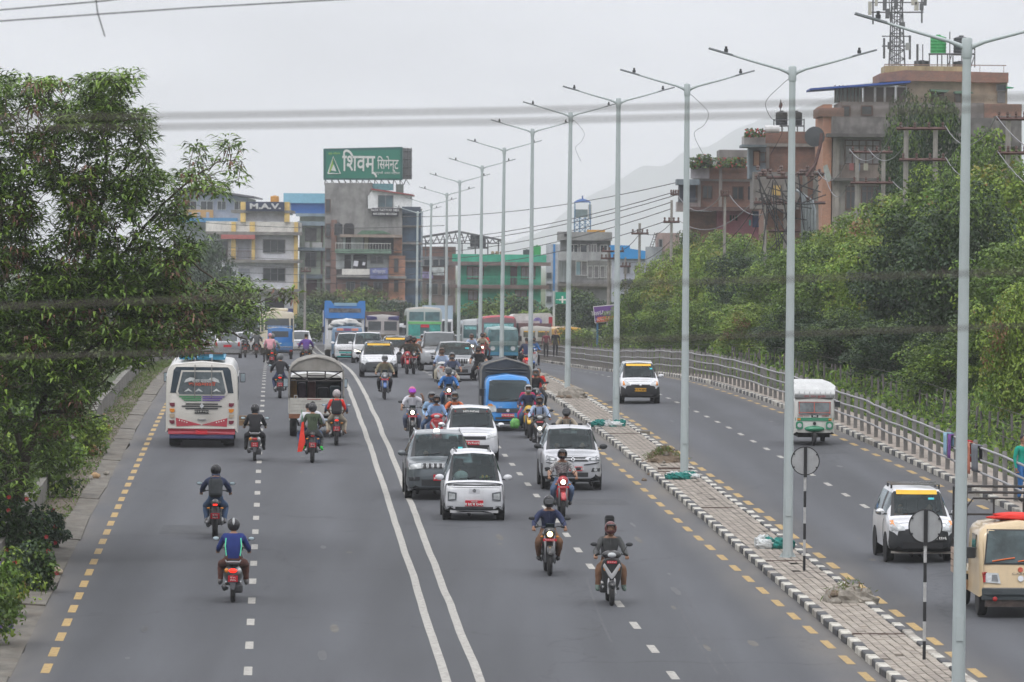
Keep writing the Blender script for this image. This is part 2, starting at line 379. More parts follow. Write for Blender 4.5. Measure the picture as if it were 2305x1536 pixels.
# drainage slots across the median
drain=M('rusty_grate',(.09,.06,.05),rough=.8,var=.4,scale=9)
for (px,py) in ((2090,1441),(1805,1276),(1620,1155),(1500,1072),(1425,985)):
    g=G(px,py); y=g.y; root=empty('drain_grate',RU(0,y,.12),HEAD)
    names={2090:'nearest, beside the right-hand striped sign post',1805:'at the foot of the second lamp post',1620:'between two lamp posts and two cloth heaps',1500:'just behind the weedy soil heap',1425:'farthest, behind the torn green and white sheeting'}
    tag(root,'rusty drain grate across the brick median, '+names[px],'drain grate',group='drain grates across the median')
    MB().box(-.5,.5,-.02,.02,0,.02,drain).box(-.5,.5,.13,.17,0,.02,drain).build('frame',root)
    bm=MB().box(-.008,.008,.02,.13,0,.018,drain).mesh('bar')
    for i in range(24): link('bar',bm,root,(-.48+i*.0417,0,0))
# ---- painted markings
wp=M('white_road_paint',(.36,.35,.325),rough=.8,var=.25,scale=9,dirt=.95,dirtcol=(.2,.19,.17)); yp=M('yellow_road_paint',(.38,.26,.10),rough=.8,var=.25,scale=9,dirt=.95,dirtcol=(.24,.19,.12))
def dashes(name,u,w_,y0,yb,per,ln,mat,uf=None):
    root=empty(name); tag(root,kind='structure')
    y=y0; far=MB(); c=0
    while y<yb:
        uu=(uf(y) if uf else u); L_=ln*rnd.uniform(.93,1.05)
        q=[RU(uu-w_/2,y,.005),RU(uu+w_/2,y,.005),RU(uu+w_/2,y+L_,.005),RU(uu-w_/2,y+L_,.005)]
        if y<300: MB().add(q,[(0,1,2,3)],mat).build('dash',root)
        else: far.add(q,[(0,1,2,3)],mat)
        y+=per
    if far.v: far.build('dash_row',root)
def gy(px,py): return G(px,py).y
dashes('lane_marking',-11.9,.15,gy(561,1521),440,4.9,1.5,wp)
dashes('lane_marking',-4.42,.15,gy(1519,1530),330,4.9,1.5,wp)
dashes('lane_marking',3.85,.14,gy(1953,1144)-4.6*9,330,4.6,1.4,wp)
dashes('edge_marking',-15.45,.16,gy(118,1516),380,3.05,1.7,yp)
dashes('edge_marking',-1.3,.16,gy(1950,1534),330,3.05,1.6,yp,uf=lambda y:np.interp(y,[94,130],[-1.0,-1.33]))
dashes('edge_marking',1.02,.17,gy(2208,1526),330,3.05,1.7,yp)
dashes('edge_marking',6.75,.16,gy(2305,1185)-6,330,3.05,1.5,yp)
def wig(y,s): return .035*mnoise.noise(Vector((y*.10,s,0)))+.02*mnoise.noise(Vector((y*.3,s,4)))
for u0,s in ((-8.45,0),(-7.88,5)):
    vs=[];fs=[]; yy=list(np.arange(66,470,1.5))
    for y in yy:
        a=u0+wig(y,s); vs+=[RU(a-.08,y,.005),RU(a+.08,y,.005)]
    fs=[(2*i,2*i+1,2*i+3,2*i+2) for i in range(len(yy)-1)]
    tag(MB().add(vs,fs,wp).build('centre_line'),kind='structure')
# dark tyre marks and patches (real stains of rubber)
rub=M('rubber_mark',(.07,.072,.08),rough=.8,var=.2)
for (u,ya,yb,w_) in ((-3.6,94,110,.05),(-3.35,94,112,.04),(-5.1,100,116,.05)):
    vs=[];yy=list(np.arange(ya,yb,.8))
    for y in yy: a=u+.012*(y-ya)**1.3; vs+=[RU(a-w_/2,y,.003),RU(a+w_/2,y,.003)]
    tag(MB().add(vs,[(2*i,2*i+1,2*i+3,2*i+2) for i in range(len(yy)-1)],rub).build('tyre_mark'),kind='structure')
oil=M('oil_stain',(.042,.043,.047),rough=.55,var=.3,scale=6); ptch=M('asphalt_patch',(.055,.058,.064),rough=.85,var=.25,scale=3); dstm=M('dust_smear',(.12,.115,.105),rough=.95,var=.3,scale=4)
for k in range(46):
    lu=rnd.choice((-13.7,-10.2,-6.2,-2.9,2.4,5.3))+rnd.uniform(-.5,.5); yy=rnd.uniform(94,200); a=rnd.uniform(.03,.09); bq=a*rnd.uniform(3,16); m=oil if rnd.random()<.7 else dstm; n=14
    ring=[RU(lu+a*(1+.4*mnoise.noise(Vector((i*1.3,k,0))))*math.cos(6.283*i/n),yy+bq*math.sin(6.283*i/n)*(1+.4*mnoise.noise(Vector((i*.9,k,4)))),.0035) for i in range(n)]
    tag(MB().add(ring,[tuple(range(n))],m).build('oil_stain' if m is oil else 'dust_patch'),kind='structure')
for (u0,y0,w_,l_) in ((-14.2,127,1.6,3.2),(-4.0,139,1.9,2.6),(3.0,118,1.5,3.8),(4.7,162,1.4,7),(-11.0,168,1.5,9)):
    tag(MB().add([RU(u0,y0,.003),RU(u0+w_,y0+.1,.003),RU(u0+w_-.1,y0+l_,.003),RU(u0+.05,y0+l_-.1,.003)],[(0,1,2,3)],ptch).build('asphalt_repair'),kind='structure')
# distant hills
def hills():
    pts=[(0,560),(300,560),(900,560),(1150,545),(1215,520),(1290,468),(1330,440),(1400,400),(1450,372),(1500,375),(1540,345),(1610,322),(1660,290),(1730,262),(1790,240),(1850,228),(1950,190),(2100,190),(2200,205),(2400,210),(2900,180)]
    for k,(d,off,mul) in enumerate(((9000,0,1.0),(9700,-20,1.0))):
        xs=[];
        mb=MB(); vs=[];fs=[]; row=8; cols=np.linspace(-400,2900,160)
        for j in range(row):
            for px in cols:
                py=np.interp(px,[p[0] for p in pts],[p[1]-(off if k else 0) for p in pts])+10*mnoise.noise(Vector((px*.012,k*7,0)))+4*mnoise.noise(Vector((px*.06,k*7,1)))
                if k==1: py=np.interp(px,[p[0] for p in pts],[p[1] for p in pts])+26+18*mnoise.noise(Vector((px*.004,3,0)))
                top=P(px,py,d); t=j/(row-1)
                z=top.z*(1-t)+(-3)*t; vs.append((top.x,d-t*500+50*mnoise.noise(Vector((px*.02,t*4,k))),z+ (8*mnoise.noise(Vector((px*.03,t*5,k+3))) if 0<j<row-1 else 0)))
        n=len(cols)
        for j in range(row-1):
            for i in range(n-1): a=j*n+i; fs.append((a,a+n,a+n+1,a+1))
        tag(mb.add(vs,fs,M('forest_hill',(.045,.075,.045),rough=1,var=.3,scale=.02)).build('hill',smooth=True),kind='structure')
hills()
# ================================================================ street lamps
lampm=M('pale_green_steel',(.40,.45,.455),rough=.45,var=.06,scale=1.5,metal=.0,spec=.5,dirt=.2,dirtcol=(.3,.32,.31)); dark=M('dark_plastic',(.05,.052,.055),rough=.5,var=.1); lampg=M('lamp_grey',(.2,.22,.23),rough=.5,var=.1)
def make_lamp(root):
    h=11
    mb=MB(); prof=[(.115,.0),(.112,1),(.10,4),(.085,8),(.07,11)]
    mb.lathe(prof,(0,0,0),lampm,n=12); mb.lathe([(.082,10.72),(.09,10.75),(.09,11.03),(.075,11.06)],(0,0,0),lampm,n=12); mb.build('pole',root,smooth=True,sharp=40)
    mb=MB().lathe([(.2,0),(.2,.02)],(0,0,0),lampm,n=4)
    for k in range(4):
        a=k*math.pi/2; mb.add([(0,0,.3),(.19*math.cos(a),.19*math.sin(a),.02),(0,0,.02)],[(0,1,2)],lampm)
    mb.build('base_plate',root)
    MB().cbox((0,-.118,1.15),(.12,.02,.42),lampm).build('access_door',root)
    for s in (-1,1):
        MB().tube([(0,0,10.85),(s*.12,0,10.93),(s*.3,0,11.0),(s*.9,0,11.16),(s*1.45,0,11.32)],[.05,.042,.032,.026,.022],lampm,n=8).build('arm',root,smooth=True)
        T=Matrix.Translation((s*1.62,0,11.37))@Euler((0,-s*.27,0)).to_matrix().to_4x4()
        mb=MB(); mb.box(-.28,.28,-.1,.1,-.022,.02,lampg,T); lh=mb.build('lamp_head',root,bevel=.01)
        MB().lathe([(.045,0),(.045,.07),(.028,.075),(.03,.13)],(s*1.5,0,11.36),dark,n=8).build('light_sensor',lh)
dist=[89.5,120,150,180,210,241,271,302,332,363,394,425]
ords=['nearest, tallest street lamp post, partly beyond the right edge','street lamp post behind the left-hand round sign','third street lamp post from the right, by the teal cloth heap','street lamp by the torn green-white sheeting, left of taxi','street lamp post standing on the rubble heap','sixth street lamp post from the right, above the blue truck','seventh street lamp post from the right, in front of the teal bus','eighth street lamp post from the right','ninth street lamp post from the right, beside the silver car','tenth street lamp post from the right','eleventh street lamp post from the right, by the container truck','farthest street lamp post in the row, left end of the curve']
basepx=[None,(1773,1262),(1542,1078),(1388,965),(1277,885)]
L0=empty('street_lamp'); make_lamp(L0)
wire=M('black_cable',(.03,.03,.032),rough=.6,var=0); wireg=M('grey_cable',(.2,.2,.21),rough=.6,var=0)
for i,d in enumerate(dist):
    o=L0 if i==0 else copy_tree(L0)
    u=0
    pxx={120:1773,150:1542,180:1387,210:1277,89.5:2160,241:1193,271:1128,302:1079,332:1031,363:1003,394:966,425:936}[d]
    r=ray(pxx,1262 if d<125 else 900); x=r.x*d
    o.location=(x,d,H(x,d)+.11); o.rotation_euler=(rnd.uniform(-.004,.004),rnd.uniform(-.004,.004),HEAD+rnd.uniform(-.03,.03))
    tag(o,'pale green double-arm '+ords[i],'street lamp','street lamps along the brick median')
    if i in (1,2,4):
        for s in ((-1,) if i==1 else (1,)):
            a=rnd.uniform(.3,.8); raw=[Vector(q) for q in ((s*.08,0,10.78),(s*.28,.02,10.6),(s*(.42+a*.3),0,10.25),(s*(.3+a*.3),.03,9.9),(s*.2,0,9.65),(s*(.3+a*.3),.02,9.3-a*.4))]
            pts=[]
            for j in range(len(raw)-1):
                p0,p1,p2,p3=raw[max(j-1,0)],raw[j],raw[j+1],raw[min(j+2,len(raw)-1)]
                for t in (0,.25,.5,.75): pts.append(.5*((2*p1)+(p2-p0)*t+(2*p0-5*p1+4*p2-p3)*t*t+(-p0+3*p1-3*p2+p3)*t**3))
            MB().tube(pts+[raw[-1]],.006,wire,n=5).build('loose_cable',o)
# ================================================================ vegetation
_Ci=CAMR.inverted()
def proj(p):
    q=_Ci@(Vector(p)-Vector((0,0,CZ))); return (CX+F*q.x/-q.z, CY-F*q.y/-q.z)
def leafmat(name,col,var=.4,tr=.16):
    if name in _M: return _M[name]
    m=bpy.data.materials.new(name); m.use_nodes=True; t=m.node_tree; b=t.nodes['Principled BSDF']; N=t.nodes.new; L=t.links.new
    b.inputs['Roughness'].default_value=.5; b.inputs['Specular IOR Level'].default_value=.35
    tcn=N('ShaderNodeTexCoord'); n=N('ShaderNodeTexNoise'); n.inputs['Scale'].default_value=1.7; n.inputs['Detail'].default_value=6; n.inputs['Roughness'].default_value=.8
    L(tcn.outputs['Object'],n.inputs['Vector']); r=N('ShaderNodeValToRGB'); r.color_ramp.elements[0].position=.32; r.color_ramp.elements[1].position=.68
    r.color_ramp.elements[0].color=tuple(c*(1-var) for c in col)+(1,); r.color_ramp.elements[1].color=tuple(c*(1+var) for c in col)+(1,)
    L(n.outputs['Fac'],r.inputs[0]); L(r.outputs[0],b.inputs['Base Color'])
    o=t.nodes['Material Output']; tl=N('ShaderNodeBsdfTranslucent'); L(r.outputs[0],tl.inputs[0]); mx=N('ShaderNodeMixShader'); mx.inputs[0].default_value=tr
    L(b.outputs[0],mx.inputs[1]); L(tl.outputs[0],mx.inputs[2]); L(mx.outputs[0],o.inputs[0]); _M[name]=m; return m
bark=M('bark',(.09,.075,.06),rough=.95,var=.35,scale=12,bump=.6,stretch=(1,1,.25))
G1=leafmat('leaf_mid',(.10,.165,.03)); G2=leafmat('leaf_light',(.21,.30,.042)); G3=leafmat('leaf_dark',(.03,.06,.018)); G4=leafmat('leaf_yellow',(.24,.23,.045)); G5=leafmat('leaf_bronze',(.2,.11,.04)); G6=leafmat('leaf_fresh',(.11,.2,.028)); G7=leafmat('leaf_bluegreen',(.032,.062,.03))
def leaf_mesh(name,cen,nrm,siz,midx,mats,aspect=.5,g=None):
    """many small diamond leaves in one mesh"""
    n=len(cen); g=g or np.random.RandomState(1)
    a=g.normal(size=(n,3)); t=np.cross(nrm,a); t/=np.linalg.norm(t,axis=1)[:,None]+1e-9; b=np.cross(nrm,t)
    s=siz[:,None]
    v=np.empty((n,4,3)); v[:,0]=cen-t*s*.5; v[:,1]=cen+b*s*aspect*.5+nrm*s*.06; v[:,2]=cen+t*s*.5-nrm*s*.05; v[:,3]=cen-b*s*aspect*.5+nrm*s*.06
    me=bpy.data.meshes.new(name); me.vertices.add(n*4); me.vertices.foreach_set('co',v.reshape(-1))
    me.loops.add(n*4); me.loops.foreach_set('vertex_index',np.arange(n*4,dtype=np.int32)); me.polygons.add(n)
    me.polygons.foreach_set('loop_start',np.arange(0,n*4,4,dtype=np.int32))
    for m in mats: me.materials.append(m)
    me.polygons.foreach_set('material_index',midx.astype(np.int32)); me.update(calc_edges=True); me.validate(); return me
def crown_mesh(seed,nc,lp,leaf,mats,wts,rad=(1,1,1),clump=.3,fill=.25,aspect=.6):
    g=np.random.RandomState(seed); C=[];Nn=[];S=[];I=[]
    cl=g.normal(size=(nc,3)); cl/=np.linalg.norm(cl,axis=1)[:,None]
    rr=.55+.4*g.rand(nc)**.7; 
    bump=np.array([1+.28*mnoise.noise(Vector((c[0]*1.6+seed,c[1]*1.6,c[2]*1.6))) for c in cl])
    cc=cl*(rr*bump)[:,None]; cr=clump*(.6+.7*g.rand(nc))
    cm=g.choice(len(mats),nc,p=wts); cm=np.where((cc[:,2]<-.1)&(g.rand(nc)<.35),int(np.argmax(wts)),cm)
    for i in range(nc):
        n=int(lp*(cr[i]/clump)**2); d=g.normal(size=(n,3)); d/=np.linalg.norm(d,axis=1)[:,None]
        d[:,2]=np.where((d[:,2]<-.35)&(g.rand(n)<.6),-d[:,2],d[:,2])
        p=cc[i]+d*(cr[i]*(.72+.35*g.rand(n)))[:,None]*np.array([1,1,.75])
        nn=d*.8+g.normal(size=(n,3))*.55+np.array([0,0,.45]); nn/=np.linalg.norm(nn,axis=1)[:,None]
        C.append(p);Nn.append(nn);S.append(leaf*(.6+.8*g.rand(n)))
        mi=np.full(n,cm[i]); q=(g.rand(n)<.12)|(d[:,2]>.35)&(g.rand(n)<.25); mi[q]=g.choice(len(mats),q.sum(),p=wts); I.append(mi)
    nf=int(nc*lp*fill); d=g.normal(size=(nf,3)); d/=np.linalg.norm(d,axis=1)[:,None]; p=d*(g.rand(nf)**.5*.8)[:,None]
    nn=g.normal(size=(nf,3)); nn/=np.linalg.norm(nn,axis=1)[:,None]
    C.append(p);Nn.append(nn);S.append(leaf*(.8+.8*g.rand(nf)));I.append(np.full(nf,int(np.argmax(wts))))
    C=np.concatenate(C)*np.array(rad)
    return leaf_mesh('crown',C,np.concatenate(Nn),np.concatenate(S),np.concatenate(I),mats,aspect,g)
def trunk_mesh(seed,h=1.0,r=.05):
    g=random.Random(seed); mb=MB()
    mb.tube([(0,0,-.3),(g.uniform(-.02,.02),0,.25),(g.uniform(-.06,.06),g.uniform(-.05,.05),.6),(g.uniform(-.08,.08),0,h)],[r*1.3,r,r*.75,r*.3],bark,n=8)
    for k in range(6):
        a=g.uniform(0,6.28); z=g.uniform(.35,.7); l=g.uniform(.25,.5)
        mb.tube([(0,0,z),(math.cos(a)*l*.5,math.sin(a)*l*.5,z+.14),(math.cos(a)*l,math.sin(a)*l,z+.32)],[r*.55,r*.35,r*.12],bark,n=6)
    return mb.mesh('trunk',True)
PALS={'mix':([G1,G2,G3,G6],[.4,.25,.2,.15]),'light':([G2,G6,G1,G4,G5],[.4,.22,.23,.1,.05]),'dark':([G3,G1,G7],[.55,.3,.15]),'warm':([G4,G2,G1,G5],[.3,.34,.22,.14]),'grey':([G7,G3,G1],[.5,.3,.2])}
CR={}
for k,(pal,seed) in enumerate((('mix',1),('light',2),('dark',3),('warm',4),('grey',5),('mix',6),('light',7),('mix',8))):
    m_,w_=PALS[pal]; CR[k]=crown_mesh(seed*13,100,150,.056,m_,w_,clump=.25)
CRF={}
for k,pal in enumerate(('mix','dark','grey')):
    m_,w_=PALS[pal]; CRF[k]=crown_mesh(70+k,60,70,.10,m_,w_,clump=.32)
TK=[trunk_mesh(i) for i in range(4)]
def tree(px,pytop,d,wpx,kind,label,group,x=None,far=False,low=.18,sq=1.0):
    s=F/d; top=P(px,pytop,d); X=top.x if x is None else x
    u=X-xm(d); zb=H(X,d)+bank(u,d)-.05; h=max(2.2,top.z-zb); w_=wpx/s/2
    t=tag(empty('broadleaf_tree' if not far else 'distant_tree',(X,d,zb),rnd.uniform(0,6.28)),label,'tree',group)
    tr=link('trunk',rnd.choice(TK),t); tr.scale=(w_*1.3,w_*1.3,h*.75)
    c=link('crown',(CRF if far else CR)[kind],t); hh=h*(1-low)/2; c.location=(0,0,h*low+hh); c.scale=(w_,w_*sq,hh*.98); c.rotation_euler=(0,0,rnd.uniform(0,6.28)); tag(c,kind='stuff')
    return t
# right bank of trees (px of crown centre, top, distance, width px, kind)
adj=['rounded','ragged','low spreading','tall','broad']
bank_trees=[(2290,560,146,300,5,'bright olive and yellow-green bushy tree at the right edge above the hanging clothes'),
(2175,470,160,270,2,'dark green glossy tree behind the nearest lamp post'),
(2060,500,170,260,4,'dull dark green tree right of the white three-wheeler'),
(1985,545,181,230,6,'yellow-green round tree right of the white three-wheeler roof'),
(1905,580,194,210,0,'mid-green tree directly above the white three-wheeler'),
(1822,585,207,200,5,'leafy green tree behind the second lamp post'),
(1745,600,222,185,7,'mid-green tree left of the second lamp post'),
(1672,600,238,175,4,'dull blue-green tree between the second and third lamp posts'),
(1603,590,254,165,1,'light green tree just right of the third lamp post'),
(1538,600,272,150,3,'yellowish tree behind the third lamp post'),
(1480,615,291,130,3,'golden yellow-green tree at the left end of the roadside tree bank'),
(2240,395,178,300,1,'light green tree top of the upper row at the right edge'),
(2120,408,188,240,5,'green tree top under the second pair of concrete power poles'),
(2010,462,198,230,1,'light green tree top below the grey plastered building'),
(1925,500,212,180,6,'yellow-green crown peaking beside the orange brick wall'),
(1845,545,225,170,0,'green crown between the pipes and the plastered building'),
(1760,545,238,160,1,'light green tree top below the transformer frame'),
(1690,560,252,150,5,'soft green crown below the pink wall'),
(1618,540,268,140,6,'fresh green crown below the brick house'),
(1555,545,284,130,0,'green crown left of the pink wall behind the third lamp post'),
(2300,640,138,190,6,'fresh yellow-green shrub-like tree low at the right edge'),
(2105,255,215,190,4,'tall dark tree rising in front of the plastered building between the power poles'),
(2040,275,222,130,2,'narrow dark tree hugging the plastered building'),
(2240,330,208,220,5,'tall green tree behind the right-hand concrete power pole'),
(1430,640,330,110,0,'small green tree above the purple hoarding'),
(1420,690,300,100,7,'bushy tree right of the purple hoarding'),
(1500,690,262,140,0,'low green tree over the far railing'),
(1590,680,236,150,7,'low mid-green tree over the middle of the railing'),
(1690,690,214,160,6,'feathery fresh green tree low over the railing'),
(1790,700,196,170,4,'low dull green tree behind the second lamp post'),
(1890,720,180,190,2,'low dark tree behind the white three-wheeler'),
(2010,740,166,200,4,'low dark blue-green tree right of the three-wheeler'),
(2130,760,153,220,0,'low green tree behind the nearest lamp post')]
for i,(px,pt,d,wp_,k,lab) in enumerate(bank_trees):
    uu=10.9 if (pt>=630) else (13.2 if i<11 else (21.5 if pt<300 or px==2240 and pt==330 else 17.5)); pt-=(26 if pt<630 else 12)
    d2=(11.5+uu)/((px-CX)/F+.0447)
    tree(px,pt,d2,wp_*(1.12 if uu<13 else 1.1),k,lab,'trees along the right bank',low=.06,sq=1.0)
for i,(px,pt,d,wp_,k,lab) in enumerate([(735,648,500,110,1,'dull green tree in front of the pale green house'),(815,640,505,120,0,'green tree below the tattoo sign building'),(890,668,480,90,2,'hazy bushy tree behind the far grey truck'),(965,672,500,90,1,'hazy dark tree behind the container truck'),
 (1085,668,470,120,0,'round green tree in front of the left of the green house'),(1160,655,475,130,1,'round dark green tree in front of the green house'),(1225,690,455,110,0,'green tree above the parked decorated lorries'),(1300,640,440,110,1,'dark tree right of the green direction sign'),(1350,668,420,110,2,'hazy tree behind the purple hoarding'),(1300,735,380,100,0,'small shrub-like tree above the orange bus'),
 (700,700,470,120,0,'hazy green tree behind the blue lorry'),(645,705,480,100,2,'hazy grey-green tree behind the cream bus'),(560,690,470,110,1,'hazy dark tree left of the cream bus'),(455,520,480,130,2,'tall bluish tree behind the big near tree'),(500,600,470,110,2,'bluish tree beside the yellow and white house'),(400,560,460,150,2,'big bluish tree showing through the near tree'),(330,640,420,170,1,'dark green tree mass seen through the near tree'),(240,600,430,200,2,'grey-green tree far left behind the near tree'),(100,620,410,260,1,'dark tree at the far left behind the near tree'),(850,690,450,90,0,'small hazy green tree above the second taxi'),(1040,700,450,90,2,'hazy small tree left of the red-topped bus'),(1400,735,350,100,0,'bush at the foot of the purple hoarding')]):
    tree(px,pt,d,wp_,k,lab,'hazy trees in the distance',far=True,low=.04)
# scrub between pavement and trees, grass
def scatter(name,n,uf,yr,hf,mats,wts,siz,label=None,seed=3,aspect=.35,up=.2):
    g=np.random.RandomState(seed); y=yr[0]+(yr[1]-yr[0])*g.rand(n)**1.0; u=uf[0]+(uf[1]-uf[0])*g.rand(n); k=g.rand(n)
    c=np.empty((n,3)); 
    for i in range(n):
        x=xm(y[i])+u[i]; pn=.5+.9*mnoise.noise(Vector((x*.45,y[i]*.3,seed))); hh=hf*max(.12,pn+.35)
        c[i]=(x,y[i],H(x,y[i])+bank(u[i],y[i])+hh*k[i]*.9)
    nn=g.normal(size=(n,3))*np.array([1,1,up])+np.array([0,-.3,.3]); nn/=np.linalg.norm(nn,axis=1)[:,None]
    o=link(name,leaf_mesh(name,c,nn,siz*(.5+g.rand(n)),g.choice(len(mats),n,p=wts),mats,aspect,g)); tag(o,label,None,kind='stuff'); return o
scatter('roadside_scrub',26000,(8.95,14),(118,200),.9,[G6,G1,G2,G3],[.35,.3,.2,.15],.17,seed=3)
scatter('roadside_scrub',24000,(8.95,14),(200,380),.9,[G6,G1,G2,G3],[.35,.3,.2,.15],.24,seed=4)
scatter('undergrowth',24000,(12.5,20),(118,240),2.4,[G3,G1,G6],[.5,.35,.15],.26,seed=9)
GR1=leafmat('grass_pale',(.17,.185,.07)); GR2=leafmat('grass_green',(.09,.13,.03))
scatter('bank_grass',26000,(-23,-17.7),(118,330),.75,[GR1,GR2,G1],[.4,.4,.2],.22,seed=5,aspect=.16)
scatter('verge_weeds',6500,(-17.4,-16.5),(92,280),.26,[GR2,G6,GR1],[.5,.3,.2],.12,seed=6,aspect=.2)
scatter('bank_scrub',30000,(-26,-17.75),(88,165),1.9,[G1,G3,G6,G7],[.35,.3,.2,.15],.2,seed=7,aspect=.45)
# big near tree on the left ----------------------------------------------------
def near_tree():
    D=119.0; g=random.Random(5)
    base=P(28,1195,D); T=tag(empty('feathery_tree',(base.x,base.y,H(base.x,D)+.4)),'large ragged near tree with drooping leaves and brown pods overhanging the left lanes','tree')
    o=Vector(T.location)
    def W(px,py,dy=0): return P(px,py,D+dy)-o
    limbs=[[(22,1215,0),(40,1120,0),(58,1040,0),(70,1000,0)],[(70,1000,0),(85,930,.5),(112,860,.9),(128,780,1.2),(150,700,1.5),(190,620,1.2),(215,520,1.0),(235,430,1),(240,330,1),(255,240,.8),(285,180,.6)],
     [(60,1035,0),(30,960,-.4),(5,880,-.8),(-20,790,-1),(-30,680,-1)],[(112,860,.9),(180,800,.3),(260,750,-.3),(340,720,-.6),(430,705,-.9),(520,690,-1),(590,678,-1.2),(648,655,-1.2)],
     [(85,930,.5),(150,925,.2),(200,890,-.1),(240,850,-.3),(300,800,-.5)],[(150,700,1.5),(220,640,.8),(290,560,.3),(350,480,0),(400,430,-.2),(455,385,-.3),(505,360,-.4),(545,365,-.5)],
     [(128,780,1.2),(90,680,.9),(60,560,.8),(45,430,.6),(60,300,.6),(70,200,.5)],[(215,520,1),(150,430,.9),(120,330,.8),(140,240,.7),(165,180,.6)],[(290,560,.3),(360,560,-.2),(430,590,-.5),(500,640,-.8),(560,690,-1)],
     [(-30,680,-1),(0,540,-.8),(10,420,-.6),(-10,300,-.5),(10,200,-.5)],[(235,430,1),(290,370,.6),(320,320,.5),(340,295,.4)],[(430,705,-.9),(470,740,-1),(530,750,-1.1),(560,770,-1.2)]]
    mb=MB(); nodes=[]
    for k,l in enumerate(limbs):
        pts=[W(a,b,c) for a,b,c in l]; n=len(pts)
        r0=.11 if k==0 else (.085 if k in(1,2) else .05)
        fine=[]
        for i in range(n-1):
            for t in (0,.33,.66): fine.append(pts[i].lerp(pts[i+1],t)+Vector((g.uniform(-.03,.03),g.uniform(-.05,.05),g.uniform(-.03,.03))))
        fine.append(pts[-1]); m=len(fine)
        rad=[max(.008,r0*(1-.88*i/(m-1))) if k else .14-.04*i/(m-1) for i in range(m)]
        mb.tube(fine,rad,bark,n=7)
        if k>0: nodes+= [f for i,f in enumerate(fine) if i>2]
    mb.build('trunk',T,smooth=True)
    poly=[(-120,150),(0,162),(60,180),(110,168),(160,175),(220,168),(300,160),(300,195),(262,225),(300,250),(345,290),(315,320),(350,385),(400,420),(425,370),(445,335),(500,322),(545,345),(562,380),(515,440),(450,430),(395,460),(415,500),(450,530),(445,580),(400,610),(440,650),(480,640),(520,612),(575,640),(604,690),(590,740),(520,755),(470,775),(400,790),(330,815),(235,840),(195,930),(150,1000),(100,1060),(50,1110),(-120,1190)]
    def inside(x,y):
        c=False; j=len(poly)-1
        for i in range(len(poly)):
            xi,yi=poly[i]; xj,yj=poly[j]
            if (yi>y)!=(yj>y) and x<(xj-xi)*(y-yi)/(yj-yi)+xi: c=not c
            j=i
        return c
    cl=[]
    while len(cl)<3500:
        x=g.uniform(-110,610); y=g.uniform(150,1150)
        if not inside(x+34*mnoise.noise(Vector((x*.02,y*.02,9))),y+30*mnoise.noise(Vector((x*.02,y*.02,4)))): continue
        nv=mnoise.noise(Vector((x*.013,y*.013,2.2)))+.6*mnoise.noise(Vector((x*.03,y*.03,5)))
        dens=.74+1.25*nv
        if 560<y<900 and x<430: dens+=.4
        if 420<y<640 and 60<x<420: dens-=.18
        if y>900 and x<140: dens-=.2
        if g.random()>dens: continue
        cl.append((x,y,g.uniform(-2.6,2.6)))
    for q in [(625,655),(640,662),(655,655),(662,668),(630,672)]: cl.append((*q,-1.2))
    pts=sorted([W(*c) for c in cl],key=lambda p:(p-W(110,860,0)).length)
    tw=MB(); arr=[tuple(n) for n in nodes]; A=np.array(arr)
    LA=leafmat('acacia_leaf',(.11,.185,.034)); LB=leafmat('acacia_leaf_light',(.19,.29,.05)); LD=leafmat('acacia_leaf_dark',(.045,.075,.02)); PD=leafmat('seed_pod',(.2,.105,.075),tr=.1)
    mats=[LA,LB,LD,PD]; V=[];Fc=[];MI=[]
    for p in pts:
        dd=((A-np.array(p))**2).sum(1); j=int(dd.argmin()); q=Vector(A[j])
        if (p-q).length<1.8:
            mid=p.lerp(q,.5)+Vector((0,0,.06)); tw.tube([q,mid,p],[.012,.009,.005],bark,n=4,cap=False)
        A=np.vstack([A,np.array(p)])
        cm=g.choices([0,1,2],[.5,.25,.25])[0]; pod=mnoise.noise(Vector((p.x*.9,p.z*.9,7)))>.16 and g.random()<.55
        nl=g.randint(13,19)
        for k in range(nl):
            a=g.uniform(0,6.283); L=g.uniform(.19,.37); wd=g.uniform(.045,.078); mat=cm if g.random()<.8 else g.randint(0,2)
            if pod and g.random()<.5: mat=3; L*=.75; wd*=.8
            dr=g.uniform(.1,1.1) if mat!=3 else 1.4
            h=Vector((math.cos(a),math.sin(a),0)); s=p+h*g.uniform(.0,.2)+Vector((0,0,g.uniform(-.14,.10)))
            side=Vector((-math.sin(a),math.cos(a),g.uniform(-.3,.3)))*wd
            d1=(h*.9+Vector((0,0,.5-dr*.35))).normalized(); d2=(h*.75+Vector((0,0,.15-dr))).normalized()
            m1=s+d1*L*.45; e=m1+d2*L*.6; b=len(V)
            V+= [tuple(s),tuple(m1+side*.5),tuple(e),tuple(m1-side*.5)]; Fc.append((b,b+1,b+2,b+3)); MI.append(mat)
    tw.build('twigs',T)
    me=bpy.data.meshes.new('foliage'); me.from_pydata(V,[],Fc)
    for m in mats: me.materials.append(m)
    me.polygons.foreach_set('material_index',MI); me.update(); f=link('foliage',me,T); tag(f,kind='stuff')
near_tree()
